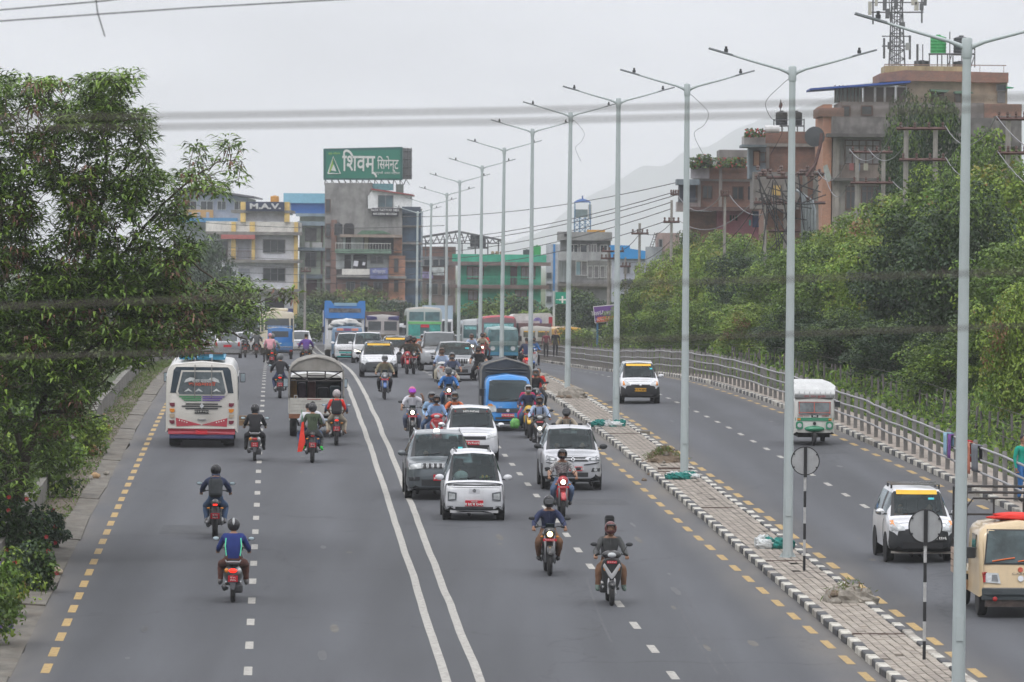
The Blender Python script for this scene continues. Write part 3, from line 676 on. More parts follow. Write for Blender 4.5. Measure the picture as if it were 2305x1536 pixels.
# flowering shrubs lower left
RF=M('red_petal',(.55,.05,.06),rough=.6,var=.2); VF=M('violet_petal',(.22,.12,.55),rough=.6,var=.2)
def shrub(px,py,d,w_,h,pal,label,fl=None,nf=0,seed=1,leaf=.09):
    p=P(px,py,d); zb=H(p.x,d)+bank(p.x-xm(d),d)-.1
    t=tag(empty('flowering_shrub' if fl else 'shrub',(p.x,d,zb)),label,'shrub')
    m_,w2=PALS[pal]; c=link('foliage',crown_mesh(seed,42,60,leaf/w_*1.0,m_,w2,clump=.34),t); c.scale=(w_,w_,h/2); c.location=(0,0,h/2); tag(c,kind='stuff')
    if fl:
        g=random.Random(seed); mb=MB()
        for k in range(nf):
            a=g.uniform(0,6.28); b=g.uniform(0,1.4); r=1.02
            q=(math.cos(a)*math.cos(b)*w_*r,-abs(math.sin(a))*math.cos(b)*w_*r,h/2+math.sin(b)*h/2*r*(1 if g.random()<.6 else -.6))
            for j in range(5):
                t2=j*1.256; mb.add([q,(q[0]+.05*math.cos(t2),q[1]-.02,q[2]+.05*math.sin(t2)),(q[0]+.05*math.cos(t2+.9),q[1]-.02,q[2]+.05*math.sin(t2+.9))],[(0,1,2)],fl)
        tag(mb.build('blossoms',t),kind='stuff')
    return t
shrub(-25,1420,98,.8,2.0,'mix','dark climbing shrub with violet blooms at the bottom left corner',VF,12,21)
shrub(5,1300,104,.45,1.1,'light','bright yellow-green tuft above the violet-flowered shrub',None,0,22)
shrub(80,1262,110,.45,1.1,'dark','dark shrub with red blooms beside the concrete kerb',RF,5,23)
shrub(30,1140,118,.75,1.6,'dark','dark shrub with scattered red flowers under the big tree',RF,7,24)
shrub(110,1160,122,.4,1.0,'grey','grey-green shrub against the retaining wall',RF,8,25)
shrub(20,1010,128,.9,2.2,'mix','tall leafy shrub behind the trunk of the big tree',None,0,26,.12)
shrub(110,985,140,.9,2.0,'mix','leafy shrub spilling over the retaining wall',None,0,27,.12)
shrub(190,925,160,.8,1.5,'light','pale green shrub behind the wall beside the white and red bus',None,0,28,.12)
# ================================================================ buildings
def brickmat(name,c1,c2,mortar,scale=1.0,dirt=.35):
    if name in _M: return _M[name]
    m=bpy.data.materials.new(name); m.use_nodes=True; t=m.node_tree; b=t.nodes['Principled BSDF']; N=t.nodes.new; L=t.links.new
    b.inputs['Roughness'].default_value=.9
    tcn=N('ShaderNodeTexCoord'); sp=N('ShaderNodeSeparateXYZ'); L(tcn.outputs['Object'],sp.inputs[0]); ad=N('ShaderNodeMath'); L(sp.outputs[0],ad.inputs[0]); L(sp.outputs[1],ad.inputs[1]); cb=N('ShaderNodeCombineXYZ'); L(ad.outputs[0],cb.inputs[0]); L(sp.outputs[2],cb.inputs[1])
    br=N('ShaderNodeTexBrick'); br.inputs['Scale'].default_value=scale; br.inputs['Brick Width'].default_value=.25; br.inputs['Row Height'].default_value=.085; br.inputs['Mortar Size'].default_value=.012; br.inputs['Color1'].default_value=(*c1,1); br.inputs['Color2'].default_value=(*c2,1); br.inputs['Mortar'].default_value=(*mortar,1); L(cb.outputs[0],br.inputs[0])
    n=N('ShaderNodeTexNoise'); n.inputs['Scale'].default_value=1.6; n.inputs['Detail'].default_value=9; n.inputs['Roughness'].default_value=.7; L(tcn.outputs['Object'],n.inputs['Vector'])
    r=N('ShaderNodeMapRange'); r.inputs['From Min'].default_value=.40; r.inputs['From Max'].default_value=.66; r.inputs['To Max'].default_value=min(.9,dirt*1.9); L(n.outputs['Fac'],r.inputs['Value'])
    mx=N('ShaderNodeMix'); mx.data_type='RGBA'; mx.inputs['B'].default_value=(.12,.1,.09,1); L(r.outputs[0],mx.inputs['Factor']); L(br.outputs['Color'],mx.inputs['A']); L(mx.outputs['Result'],b.inputs['Base Color']); _M[name]=m; return m
def plaster(name,c,dirt=.5,var=.15,scale=.8): return M(name,c,rough=.92,var=var*1.3,scale=scale*1.7,dirt=min(.95,dirt*1.5),dirtcol=tuple(x*.35 for x in c))
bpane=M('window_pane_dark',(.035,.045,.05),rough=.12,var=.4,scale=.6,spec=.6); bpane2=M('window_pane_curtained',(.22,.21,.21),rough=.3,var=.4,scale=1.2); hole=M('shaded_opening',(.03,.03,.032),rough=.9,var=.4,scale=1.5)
frw=M('frame_white',(.55,.55,.53),var=.08); frb=M('frame_brown',(.1,.055,.04),var=.2); frg=M('frame_grey',(.2,.2,.2),var=.1)
slabg=plaster('slab_grey',(.25,.24,.225)); 
class Bd:
    def __init__(s,px,d,label,cat='building',name='building'):
        g=P(px,600,d); s.o=Vector((g.x,d,gz(min(d,600))-.3)); s.r=tag(empty(name,s.o),label,cat); s.d=d
    def w(s,px,py,d=None): return P(px,py,s.d if d is None else d)-s.o
    def box(s,name,x0,x1,y0,y1,mat,dep=8,dd=0,par=None,low=False,build=True,lab=None):
        d=s.d+dd; a=s.w(x0,y1,d); b=s.w(x1,y0,d); z0=a.z if not low else 0
        mb=MB().box(a.x,b.x,a.y,a.y+dep,z0,b.z,mat)
        o=mb.build(name,par or s.r); 
        if lab: o['label']=lab
        return o
    def win(s,x0,x1,y0,y1,cols=2,frame=frb,pane=bpane,dd=0,bar=None,arch=False,name='window'):
        d=s.d+dd; a=s.w(x0,y1,d); b=s.w(x1,y0,d); t=.07; mb=MB(); y=a.y
        mb.box(a.x-t,a.x,y-.09,y+.0,a.z-t,b.z+t,frame).box(b.x,b.x+t,y-.09,y,a.z-t,b.z+t,frame).box(a.x,b.x,y-.09,y,b.z,b.z+t,frame).box(a.x,b.x,y-.14,y,a.z-t,a.z,frame)
        for c in range(1,cols):
            x=a.x+(b.x-a.x)*c/cols; mb.box(x-.035,x+.035,y-.07,y-.02,a.z,b.z,frame)
        if bar: zz=a.z+(b.z-a.z)*bar; mb.box(a.x,b.x,y-.07,y-.02,zz-.03,zz+.03,frame)
        f=mb.build(name,s.r)
        MB().box(a.x,b.x,y-.025,y-.004,a.z,b.z,pane).build('pane',f); return f
    def door(s,x0,x1,y0,y1,mat=hole,dd=0):
        return s.win(x0,x1,y0,y1,1,frb,mat,dd,name='door')
    def rail(s,x0,x1,y0,y1,mat,dd=0,step=.16,name='balcony_railing'):
        d=s.d+dd; a=s.w(x0,y1,d); b=s.w(x1,y0,d); mb=MB().box(a.x,b.x,a.y-.05,a.y,b.z-.06,b.z,mat).box(a.x,b.x,a.y-.05,a.y,a.z,a.z+.05,mat)
        x=a.x
        while x<b.x: mb.box(x,x+.03,a.y-.04,a.y-.01,a.z,b.z,mat); x+=step
        return mb.build(name,s.r)
    def poly(s,name,pts,mat,dep=8,dd=0,par=None):
        d=s.d+dd; q=[s.w(x,y,d) for x,y in pts]; mb=MB(); n=len(q)
        vs=[tuple(v) for v in q]+[(v.x,v.y+dep,v.z) for v in q]
        mb.add(vs,[tuple(range(n)),tuple(range(2*n-1,n-1,-1))]+[(i,i+n,(i+1)%n+n,(i+1)%n) for i in range(n)],mat); return mb.build(name,par or s.r)
    def tank(s,x0,x1,y0,y1,mat,dd=1,name='water_tank'):
        a=s.w(x0,y1,s.d+dd); b=s.w(x1,y0,s.d+dd); r=(b.x-a.x)/2; h=b.z-a.z; c=((a.x+b.x)/2,a.y+r,a.z)
        pr=[(r*.95,0)]
        for k in range(5): pr+= [(r,h*(.04+.17*k)),(r*.95,h*(.04+.17*k+.085))]
        pr+=[(r*.98,h*.9),(r*.6,h*.97),(r*.3,h*.99),(r*.3,h*1.05)]
        return MB().lathe(pr,c,mat,n=16).build(name,s.r,smooth=False)
def text(parent,body,size,loc,mat,name='lettering',align='CENTER',rot=(math.pi/2,0,0),ext=.01,sx=1,bold=0):
    cu=bpy.data.curves.new(name,'FONT'); cu.body=body; cu.size=size; cu.align_x=align; cu.align_y='CENTER'; cu.extrude=ext; cu.resolution_u=2; cu.offset=bold
    o=bpy.data.objects.new(name,cu); me=bpy.data.meshes.new_from_object(o); bpy.data.objects.remove(o); bpy.data.curves.remove(cu); me.materials.clear(); me.materials.append(mat)
    n=link(name,me,parent,loc,rot); n.scale=(sx,1,1); return n
greywall=plaster('wall_blue_grey',(.40,.42,.48),dirt=.1); 
B=Bd(480,640,'pale grey gabled hall with sloping roof rising behind the yellow and white house')
B.poly('wall',[(392,760),(392,492),(392,432),(440,428),(558,446),(558,760)],greywall,20)
B.poly('roof',[(385,424),(438,422),(572,442),(572,446),(438,427),(385,429)],M('roof_dark',(.13,.13,.15)),22,-1.5)
for a,b in ((414,442),(452,479),(490,508),(528,548)): B.win(a,b,454,472,2,frw)
B.box('orange_panel',413,480,473,490,M('panel_orange',(.55,.32,.12),var=.1),.3,-.4)
for a in (424,444,464): B.box('panel_opening',a,a+7,478,490,greywall,.1,-.45)
B.box('blue_roof_strip',398,533,491,500,M('sheet_blue',(.07,.25,.48),var=.1),2.5,-3)
# yellow and white house
wh=plaster('wall_white',(.72,.73,.78),dirt=.12); ye=plaster('wall_yellow',(.72,.52,.2),dirt=.12); wl2=plaster('wall_cream_white',(.66,.64,.6),dirt=.25)
B=Bd(570,570,'white and yellow four-storey house with dark rooftop sign M.A.V.')
B.box('wall',465,662,523,760,wh,10,0,low=True); B.box('parapet',463,672,500,522,wl2,10,-.5); B.box('upper_storey',552,641,478,500,wh,7,.5); B.box('upper_slab',520,658,474,479,slabg,8,-.8)
for a,b,c,e in ((660,671,500,740),(520,531,500,590),(562,574,500,525),(541,553,455,500),(640,652,455,500),(566,574,528,592)): B.box('pilaster',a,b,c,e,ye,.6,-.75 if c<530 else -.4)
B.box('sign_board',553,640,455,475,M('sign_navy',(.03,.045,.09),var=.1),.25,-1)
text(B.r,'M.A.V.',.78,B.w(597,465,569-.1),M('letter_white',(.6,.6,.6),var=0),bold=.03,sx=1.6)
for y in (523,586,651): B.box('floor_slab',463 if y==523 else 500,680 if y<600 else 676,y,y+5,slabg,1.3,-1.3)
for y in (541,605): B.win(593,641,y,y+27,3,frg); 
B.box('painted_opening',596,640,672,712,hole,.1,-.05)  # flat dark panel on the solid wall, coloured as a shaded opening
B.box('awning',497,574,529,538,M('awning_red',(.42,.13,.12),var=.2),1.5,-1.4)
for y,h in ((541,44),(605,44)): B.box('balcony_recess',536,562,y,y+h,greywall,.1,-.06); B.rail(500,566,y+h-20,y+h,frb,-1.2)
B.win(480,512,543,580,2,frg); B.win(500,520,605,640,1,frg); B.box('shop_banner',640,670,695,712,M('banner_navy',(.06,.07,.2),var=.3,scale=3),.1,-.6)
B.tank(608,628,441,457,M('tank_yellow',(.55,.27,.04),var=.1),2)
# pale green house
pg=plaster('wall_pale_green',(.55,.62,.5),dirt=.2); lb=M('sheet_light_blue',(.2,.42,.55),var=.1,scale=2); sb=plaster('slab_bluish',(.26,.33,.38))
B=Bd(700,580,'narrow pale green house with light blue metal roof between two taller buildings')
B.box('wall',672,740,482,760,pg,10,0,low=True); B.box('roof',638,745,436,457,lb,7,1,lab='light blue ribbed metal roof'); B.box('sheet_wall',655,745,458,481,M('sheet_deep_blue',(.03,.13,.42),var=.1),5,1.5); B.box('sheet_wall',638,655,458,484,M('sheet_pale',(.35,.4,.45),var=.3,stretch=(6,1,1)),5,1.5)
for y in (481,558): B.box('floor_slab',666,741,y,y+6,sb,1.2,-1.1)
B.box('eave',670,742,499,508,sb,1.6,-1.5); B.box('eave',678,725,618,627,sb,1.3,-1.2)
B.win(688,711,516,541,2,frg,bpane2); B.win(688,711,569,600,2,frg,bpane); B.door(690,712,632,664,M('door_maroon',(.13,.05,.06),var=.2))
B.box('downpipe',721,727,500,700,frb,.2,-.3)
for a in (686,703,714):
    o=B.box('air_conditioner',a,a+11,546,558,frw,.5,-.6)
# tattoo building
cs=plaster('raw_concrete',(.25,.245,.24),dirt=.6,var=.25,scale=.5); bo=brickmat('brick_orange',(.42,.17,.09),(.5,.22,.12),(.3,.2,.15)); bbr=brickmat('brick_brown',(.24,.11,.08),(.3,.14,.1),(.2,.15,.13)); pgr=plaster('wall_palegrey',(.45,.48,.48),dirt=.3)
B=Bd(830,560,'grimy concrete building under the green billboard with tattoo shop sign')
B.poly('wall',[(731,760),(731,412),(838,412),(838,440),(826,440),(826,470),(905,470),(905,760)],cs,14)
B.poly('gable_room',[(828,470),(828,442),(838,428),(925,440),(925,468)],plaster('wall_offwhite',(.72,.73,.74),dirt=.15),8,-.25); B.poly('roof_edge',[(836,424),(930,438),(930,441),(836,428)],M('roof_red',(.25,.06,.06)),9,-.7)
B.win(852,884,441,466,2,frg,M('pane_blue',(.08,.12,.14),rough=.2,var=.5,scale=.7),-.25)
B.box('water_drum',836,885,414,428,M('tank_teal',(.1,.25,.28),var=.3),2,1); B.box('roof_crate',891,908,415,436,M('net_dark',(.1,.13,.12),var=.4,scale=5),1.5,1)
B.box('brick_column',744,758,495,700,bbr,.6,-.35)
for y in (450,505,560,600,640): B.win(734,743,y,y+27,1,frb,bpane,-.02)
B.box('rear_glass_wall',903,948,474,760,M('glass_block_blue',(.06,.11,.17),rough=.25,var=.45,scale=.5),12,2); 
for y in (474,512,550,590,632): B.box('glass_wall_slab',902,950,y-4,y,slabg,.8,1.3)
B.box('sign_board',837,897,469,487,M('sign_black',(.04,.04,.05),var=.1),.15,-.4); B.box('sign_board',905,947,466,480,M('sign_darkblue',(.05,.07,.1),var=.3),.15,-.4)
lw=M('letter_white',(.6,.6,.6),var=0)
text(B.r,'ALEX TATTOO 9851',.33,B.w(867,473.5,559.5),lw,bold=.006,sx=1.0); text(B.r,'9841228006 9851133201',.30,B.w(867,482,559.5),lw,bold=.006,sx=.83)
# arched openings
for a,b in ((774,797),):
    q=[(a,528),(a,508),(a+4,503),(b-4,503),(b,508),(b,528)]; B.poly('arched_window',q,hole,.05,-.08)
B.tank(752,771,503,530,M('tank_dark',(.035,.04,.045),var=.2),-2); B.poly('sagging_awning',[(800,530),(815,519),(862,520),(882,528),(860,526)],M('tarpaulin_green',(.08,.16,.1),var=.3),1.8,-2)
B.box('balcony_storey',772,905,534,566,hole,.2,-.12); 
for a,b,m in ((772,778,pgr),(790,800,pgr),(800,818,M('curtain_pale',(.35,.37,.36),var=.2,scale=3)),(820,829,plaster('wall_khaki',(.35,.33,.24))),(886,896,pgr)): B.box('wall_pier',a,b,535,562,m,.4,-.35)
B.box('roof_slab',765,905,529,534,plaster('slab_rusty',(.3,.24,.2)),2.3,-2.2); B.rail(755,880,548,562,frw,-2.2,.3)
B.box('balcony_slab',754,880,562,570,plaster('slab_green',(.16,.25,.19)),2.3,-2.4); 
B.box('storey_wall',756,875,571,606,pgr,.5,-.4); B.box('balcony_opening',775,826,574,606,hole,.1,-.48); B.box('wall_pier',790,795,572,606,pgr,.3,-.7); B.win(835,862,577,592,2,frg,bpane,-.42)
B.box('balcony_parapet',770,832,606,620,wl2,.4,-2.2); B.box('balcony_slab',758,878,620,624,slabg,2.3,-2.2)
for (a,b,c,e) in ((795,807,587,600),(815,823,590,598)): 
    B.poly('hung_cloth',[(a+2,c),(b,c+1),(b-2,e),(a,e-1)],M('cloth_white',(.6,.6,.65),var=.1),.05,-2.1)
B.box('banner',833,873,603,628,M('banner_blue',(.12,.14,.3),var=.35,scale=1.5),.1,-2.4)
text(B.r,'सौन्दर्य',.45,B.w(853,612,557.4),lw,sx=1); 
B.box('brick_front',874,912,576,760,bo,1.0,-.9); B.box('brick_upper',886,905,534,570,bo,.8,-.5); 
for y in (624,678): B.box('floor_slab',758,914,y-2,y+2,slabg,1.4,-1.4)
B.box('lower_brick',758,875,630,760,bbr,.4,-.3)
for a,b in ((780,798),(812,826),(842,860)): B.win(a,b,636,655,2,frg,bpane,-.35)
B.win(888,896,583,612,1,frb,bpane,-.95); B.win(888,896,632,656,1,frb,bpane,-.95)
# billboard
gm=M('billboard_green',(.008,.17,.115),rough=.5,var=.04,scale=.5); gm2=M('billboard_green_dark',(.012,.1,.09),rough=.5,var=.05)
b=Bd(820,561,'large green billboard with white Devanagari lettering on top of the concrete building','billboard','billboard'); steel=M('dark_steel',(.09,.095,.1),rough=.6,var=.2)
b.poly('panel',[(728,405),(728,335),(906,331),(906,406)],gm2,.5,0); b.poly('face',[(734,401),(734,341),(901,337),(901,402)],gm,.05,-.07)
b.poly('rear_panel',[(906,404),(906,333),(927,335),(927,404)],M('lattice_dark',(.13,.135,.14),var=.5,scale=3,stretch=(3,3,3)),.3,3)
mb=MB()
for x in range(732,925,14):
    a=b.w(x,404,561.5); c=b.w(x+rnd.randint(-6,6),416,562.5); mb.tube([a,c],.05,steel,n=4); c=b.w(x+8,416,565); mb.tube([a,c],.04,steel,n=4)
for y in (340,358,376,394): a=b.w(905,y,561+2.9); c=b.w(928,y,561+2.9); mb.tube([a,c],.05,steel,n=4)
for x in (910,918,926): mb.tube([b.w(x,333,563.9),b.w(x,404,563.9)],.05,steel,n=4)
mb.build('support_frame',b.r)
wl=M('billboard_white',(.62,.64,.62),rough=.6,var=0); lg=M('billboard_lime',(.28,.48,.08),rough=.6,var=0)
text(b.r,'िशवम्',2.45,b.w(807,369,560.85),wl,bold=.035,sx=.66); text(b.r,'िसमेन्ट',1.5,b.w(873,371,560.85),wl,bold=.012,sx=.57)
text(b.r,'अनुभवी आधार निर्माता',.32,b.w(872,390,560.85),wl,sx=.95); text(b.r,'सुदृढ निर्माण',.26,b.w(752,346,560.85),lg)
b.poly('emblem',[(737,391),(750,354),(750,372),(743,388)],lg,.02,-.1)
mb=MB(); q=[b.w(x,y,560.85) for x,y in ((738,391),(750,353),(766,391),(738,391))]
mb.tube(q,.07,wl,n=4); mb.build('emblem_outline',b.r); b.poly('emblem',[(745,384),(751,370),(757,386)],wl,.02,-.12)
# truss building
B=Bd(1000,600,'low brown building with open steel truss roof shelter left of the green house'); 
B.box('wall',948,1024,556,660,bbr,10,0); B.box('upper_floor',948,1010,578,600,plaster('wall_grey_dark',(.2,.21,.22)),1,-1); B.box('wall_lower',948,1024,630,760,plaster('wall_brownish',(.2,.16,.14)),10,-.6,low=True)
B.box('shop_sign',950,975,612,627,M('sign_violet',(.2,.17,.3),var=.5,scale=2),.1,-1.2); B.box('shop_sign',972,1000,602,620,M('sign_pale',(.4,.42,.42),var=.5,scale=2),.1,-1.2)
for a in (955,975,990): B.win(a,a+12,585,598,1,frg,bpane,-1.05)
B.win(960,985,640,662,2,frg,bpane,-.65); B.win(995,1012,640,664,1,frg,bpane,-.65)
B.poly('truss_roof',[(948,532),(1030,519),(1135,540),(1135,544),(1030,523),(948,536)],steel,9,-1); 
mb=MB()
for k in range(13):
    x=955+k*14; yt=np.interp(x,[948,1030,1135],[536,523,544]); yb=np.interp(x,[948,1120],[548,548])
    mb.tube([B.w(x,yt,599),B.w(x+7,yb,599)],.06,steel,n=4); mb.tube([B.w(x+7,yb,599),B.w(x+14,yt+1,599)],.05,steel,n=4)
mb.tube([B.w(950,548,599),B.w(1125,548,599)],.06,steel,n=4)
for x in (958,1000,1040,1070,1098,1122): mb.tube([B.w(x,540,599),B.w(x,578,599)],.07,steel,n=4)
mb.build('truss',B.r); B.tank(1058,1078,528,556,M('tank_dark',(.035,.04,.045)),-1); B.tank(1076,1094,530,557,M('tank_dark',(.035,.04,.045)),-1); B.box('tank_stand',1052,1098,557,560,steel,2,-1)
# green house
gn=plaster('wall_sea_green',(.05,.40,.25),dirt=.25); gd=plaster('trim_sea_green',(.05,.38,.25),dirt=.15); sbr=plaster('slab_brown',(.2,.15,.14))
B=Bd(1125,570,'bright sea green two-storey house with brown ledges')
B.box('wall',1035,1218,594,760,gn,11,0,low=True); B.box('parapet',1018,1230,574,591,gd,12,-1.2); B.box('ledge',1010,1240,591,597,sbr,1.6,-1.6); B.box('ledge',1010,1236,643,649,sbr,1.8,-1.8)
B.win(1052,1088,602,627,3,frb,bpane2); B.door(1150,1163,602,642,M('door_dark_red',(.06,.03,.04),var=.3)); B.win(1174,1204,602,627,3,frb,bpane2); B.win(1055,1075,655,675,2,frb,bpane2); B.win(1160,1185,655,668,2,frb,bpane2)
B.rail(1036,1218,624,643,gn,-1.6,.35)
for x in (1090,1128,1160): B.box('beam_end',x,x+6,592,600,sbr,.6,-1.9)
B.tank(1200,1218,553,574,M('tank_green',(.03,.28,.08),var=.1),2); B.tank(1177,1196,562,574,M('tank_dark',(.035,.04,.045)),2); 
for x in (1105,1115,1125): B.tank(x,x+8,566,574,M('pot_tan',(.35,.22,.14)),1,'flower_pot')
# white blue-striped slab
B=Bd(1240,590,'tall narrow white wall panel with vertical blue stripe beside the green house'); B.box('wall',1228,1262,550,760,plaster('wall_light',(.45,.46,.5),dirt=.3),6,0,low=True); B.box('blue_stripe',1244,1250,550,700,M('stripe_blue',(.03,.2,.5),var=.1),.1,-.15)
for y in (615,640,668): B.win(1231,1241,y,y+12,1,frg,bpane)
# grey storeyed building
gy2=plaster('wall_warm_grey',(.26,.26,.255),dirt=.35); 
B=Bd(1320,500,'grey three-storey building carrying the blue water tower')
B.box('wall',1256,1382,586,760,gy2,11,0,low=True); B.box('upper_storey',1262,1375,524,585,plaster('wall_grey2',(.2,.205,.21)),9,1.2); B.box('parapet',1256,1378,523,541,gy2,10,.2); B.box('balcony_front',1256,1385,568,586,plaster('wall_grey3',(.33,.335,.34)),.5,-1.3); B.box('ledge',1256,1388,640,644,slabg,1.4,-1.3)
B.win(1307,1321,552,568,1,frw,bpane,1.15); B.win(1325,1342,551,570,3,frw,bpane2,1.15); B.win(1352,1366,553,570,2,frw,bpane,1.15); B.win(1283,1300,552,568,2,frw,bpane,1.15); B.box('vent',1270,1282,526,533,hole,.05,.12)
B.win(1297,1321,589,619,2,frw,bpane2); B.box('curtain',1297,1306,590,619,M('curtain_aqua',(.25,.38,.42)),.03,-.12)
for x in (1324,1338,1352,1366): B.win(x,x+9,600,625,1,frw,bpane2)
B.box('corrugated_panel',1258,1282,588,635,M('ribbed_grey',(.2,.22,.22),var=.35,scale=3,stretch=(4,1,.2)),.2,-.25); B.box('roof_sheet',1322,1362,518,524,M('sheet_orange',(.5,.26,.04)),3,2)
T=Bd(1312,505,'blue steel water tower with conical roof on the grey building','water tower','water_tower'); bs=M('steel_blue',(.06,.17,.3),rough=.5,var=.15)
mb=MB()
for x in (1293,1305,1317,1329):
    for dy in (0,2): mb.tube([T.w(x,523,505+dy),T.w(x,490,505+dy)],.06,bs,n=5)
for k in range(3):
    y0=523-k*11; 
    for x in (1293,1305,1317): mb.tube([T.w(x,y0,505),T.w(x+12,y0-11,505)],.03,bs,n=4); mb.tube([T.w(x+12,y0,505),T.w(x,y0-11,505)],.03,bs,n=4)
for x in (1294,1328): mb.tube([T.w(x,490,505),T.w(x,456,505)],.05,bs,n=4)
mb.build('lattice',T.r); T.box('tank_box',1293,1323,472,489,M('tank_grey_blue',(.14,.19,.2),var=.2),2,0); T.box('side_tank',1324,1332,461,493,M('tank_pale',(.45,.46,.44)),1.2,.3)
a=T.w(1311,456,506); h=T.w(1311,447,506).z-a.z; MB().lathe([(.85,0),(.5,h*.6),(.06,h),(.06,h+.25)],tuple(a),M('roof_blue',(.03,.09,.25)),n=16).build('roof',T.r)
# blue roofed warehouse
B=Bd(1430,470,'long white warehouse with bright blue sheet roof behind the utility poles')
B.poly('roof',[(1376,583),(1376,552),(1418,553),(1418,560),(1492,571),(1492,583)],M('roof_bright_blue',(.02,.24,.56),var=.06,scale=1),10,-.4); B.box('wall',1380,1490,583,760,plaster('wall_cool_white',(.42,.44,.5),dirt=.25),10,0,low=True)
for x in (1405,1430,1455): B.win(x,x+12,600,615,2,frg)
B.box('parked_roof_sheet',1400,1470,630,640,M('sheet_dark',(.06,.07,.09)),1,-1)
# far small buildings right of warehouse
B=Bd(1488,430,'small pinkish and grey house with roof ladder left of the brick house'); B.box('wall',1478,1530,525,700,plaster('wall_dusty_pink',(.33,.25,.23)),6,0,low=True); B.box('wall_grey',1455,1490,556,700,plaster('wall_grey4',(.3,.32,.34)),5,-1,low=True); B.win(1484,1490,540,560,1,frg); 
mb=MB(); mb.tube([B.w(1463,556,429),B.w(1474,524,429)],.03,steel,n=4); mb.tube([B.w(1469,556,429),B.w(1480,524,429)],.03,steel,n=4)
for k in range(6): mb.tube([B.w(1463+k*2,556-k*5.5,429),B.w(1469+k*2,556-k*5.5,429)],.02,steel,n=4)
mb.build('roof_ladder',B.r)
# brick house
br=brickmat('brick_red',(.25,.11,.075),(.31,.145,.10),(.23,.18,.15)); band=plaster('band_grey',(.3,.28,.26)); pk=plaster('wall_pink',(.5,.2,.25),dirt=.25); nv=M('sheet_navy',(.03,.05,.15),var=.2)
B=Bd(1600,375,'terraced brick house with pink ground storey and flower terrace')
B.box('brick_wall',1565,1712,408,470,br,9,0); B.box('floor_band',1562,1705,403,408,band,9.2,-.2); B.box('brick_parapet',1596,1700,375,403,br,1.2,-.3); B.box('column',1570,1578,408,470,band,.3,-.2); B.box('column',1618,1626,375,470,band,.3,-.5); B.box('terrace_wall',1555,1597,375,402,plaster('wall_lilac',(.38,.36,.38)),1,-.6)
B.box('roof_room',1619,1682,338,372,plaster('wall_greybrown',(.2,.19,.18)),5,2.5); B.box('side_eave',1523,1575,404,416,plaster('eave_bluegrey',(.2,.24,.27)),3,-1.5); B.box('side_bay',1529,1566,416,455,M('bay_shutter_dark',(.05,.06,.08),var=.2),3,-.5); B.box('balcony',1524,1575,455,476,plaster('wall_greypink',(.33,.29,.28)),3,-1.6); B.rail(1526,1570,447,456,steel,-1.7)
B.box('corrugated_roof',1552,1715,467,474,M('sheet_rust',(.1,.06,.055),var=.3,scale=4),3.5,-3); B.box('pink_wall',1612,1730,474,640,pk,8,-.5,low=True); B.box('brick_lower',1545,1612,476,640,brickmat('brick_lower',(.28,.14,.1),(.33,.17,.12),(.2,.15,.13)),8,-.2,low=True); B.win(1642,1660,485,497,3,pk,hole,-.5)
B.box('navy_shutter',1694,1765,472,512,nv,.3,-1.6); B.box('aqua_cloth',1686,1690,495,508,M('cloth_aqua',(.1,.5,.5)),.1,-1.8)
g=np.random.RandomState(4)
def planter(B,x0,x1,y,n,hh,dd,red=.2,nm='terrace_plants'):
    c=[];
    for i in range(n):
        w_=B.w(x0+(x1-x0)*g.rand(),y-hh*g.rand()**1.5,B.d+dd-g.rand()); c.append(tuple(w_))
    c=np.array(c); nn=g.normal(size=(n,3)); nn/=np.linalg.norm(nn,axis=1)[:,None]
    tag(link(nm,leaf_mesh(nm,c,nn,.16*(.6+g.rand(n)),g.choice(4,n,p=[.5,.3-red/2,.2-red/2,red]),[G3,G1,G6,RF],.6,g),B.r),kind='stuff')
B.win(1583,1602,420,446,2,frb,bpane); B.win(1650,1672,422,448,2,frb,bpane); B.box('grille_opening',1684,1700,420,450,hole,.1,-.1); B.box('stair_slab',1700,1760,382,390,slabg,2,-3)
planter(B,1552,1680,377,1500,22,-.5,.12); planter(B,1568,1600,372,500,24,-.4,.02); planter(B,1555,1570,380,160,14,-.6,.05)
# upper brick house with balcony
B=Bd(1760,360,'upper brick house with balcony and twin black roof tanks'); 
B.box('brick_wall',1722,1850,322,470,br,9,0,low=True); B.box('floor_band',1722,1850,324,330,band,.4,-.3); B.box('parapet',1722,1848,297,322,br,1,-.3); B.box('column',1724,1732,330,380,band,.3,-.25); B.box('balcony_wall',1675,1723,306,326,plaster('wall_greywhite',(.4,.38,.38)),4,-2); B.box('balcony_slab',1670,1726,326,331,plaster('slab_bluegrey',(.2,.24,.27)),4.2,-2.2); B.box('recess_wall',1686,1724,331,402,plaster('wall_bluegrey',(.2,.24,.27)),3,-.6); B.door(1697,1709,342,372,M('door_tan',(.35,.2,.12)),-.65); B.win(1712,1722,345,364,1,frb,bpane,-.65)
planter(B,1676,1722,308,420,18,-2.2,.15)
a=B.w(1721,291,358.5); MB().lathe([(.02,0),(.26,.01),(.26,1.0),(.02,1.01)],(a.x,a.y,a.z),M('heater_white',(.55,.55,.55)),axis='X',n=12).build('water_heater',B.r)
for x in (1746,1779): B.tank(x,x+28,251,284,M('tank_dark',(.035,.04,.045)),1)
mb=MB()
for x in (1742,1760,1775,1795,1810): mb.tube([B.w(x,297,361.5),B.w(x,268 if x in(1742,1810) else 284,361.5)],.04,steel,n=4)
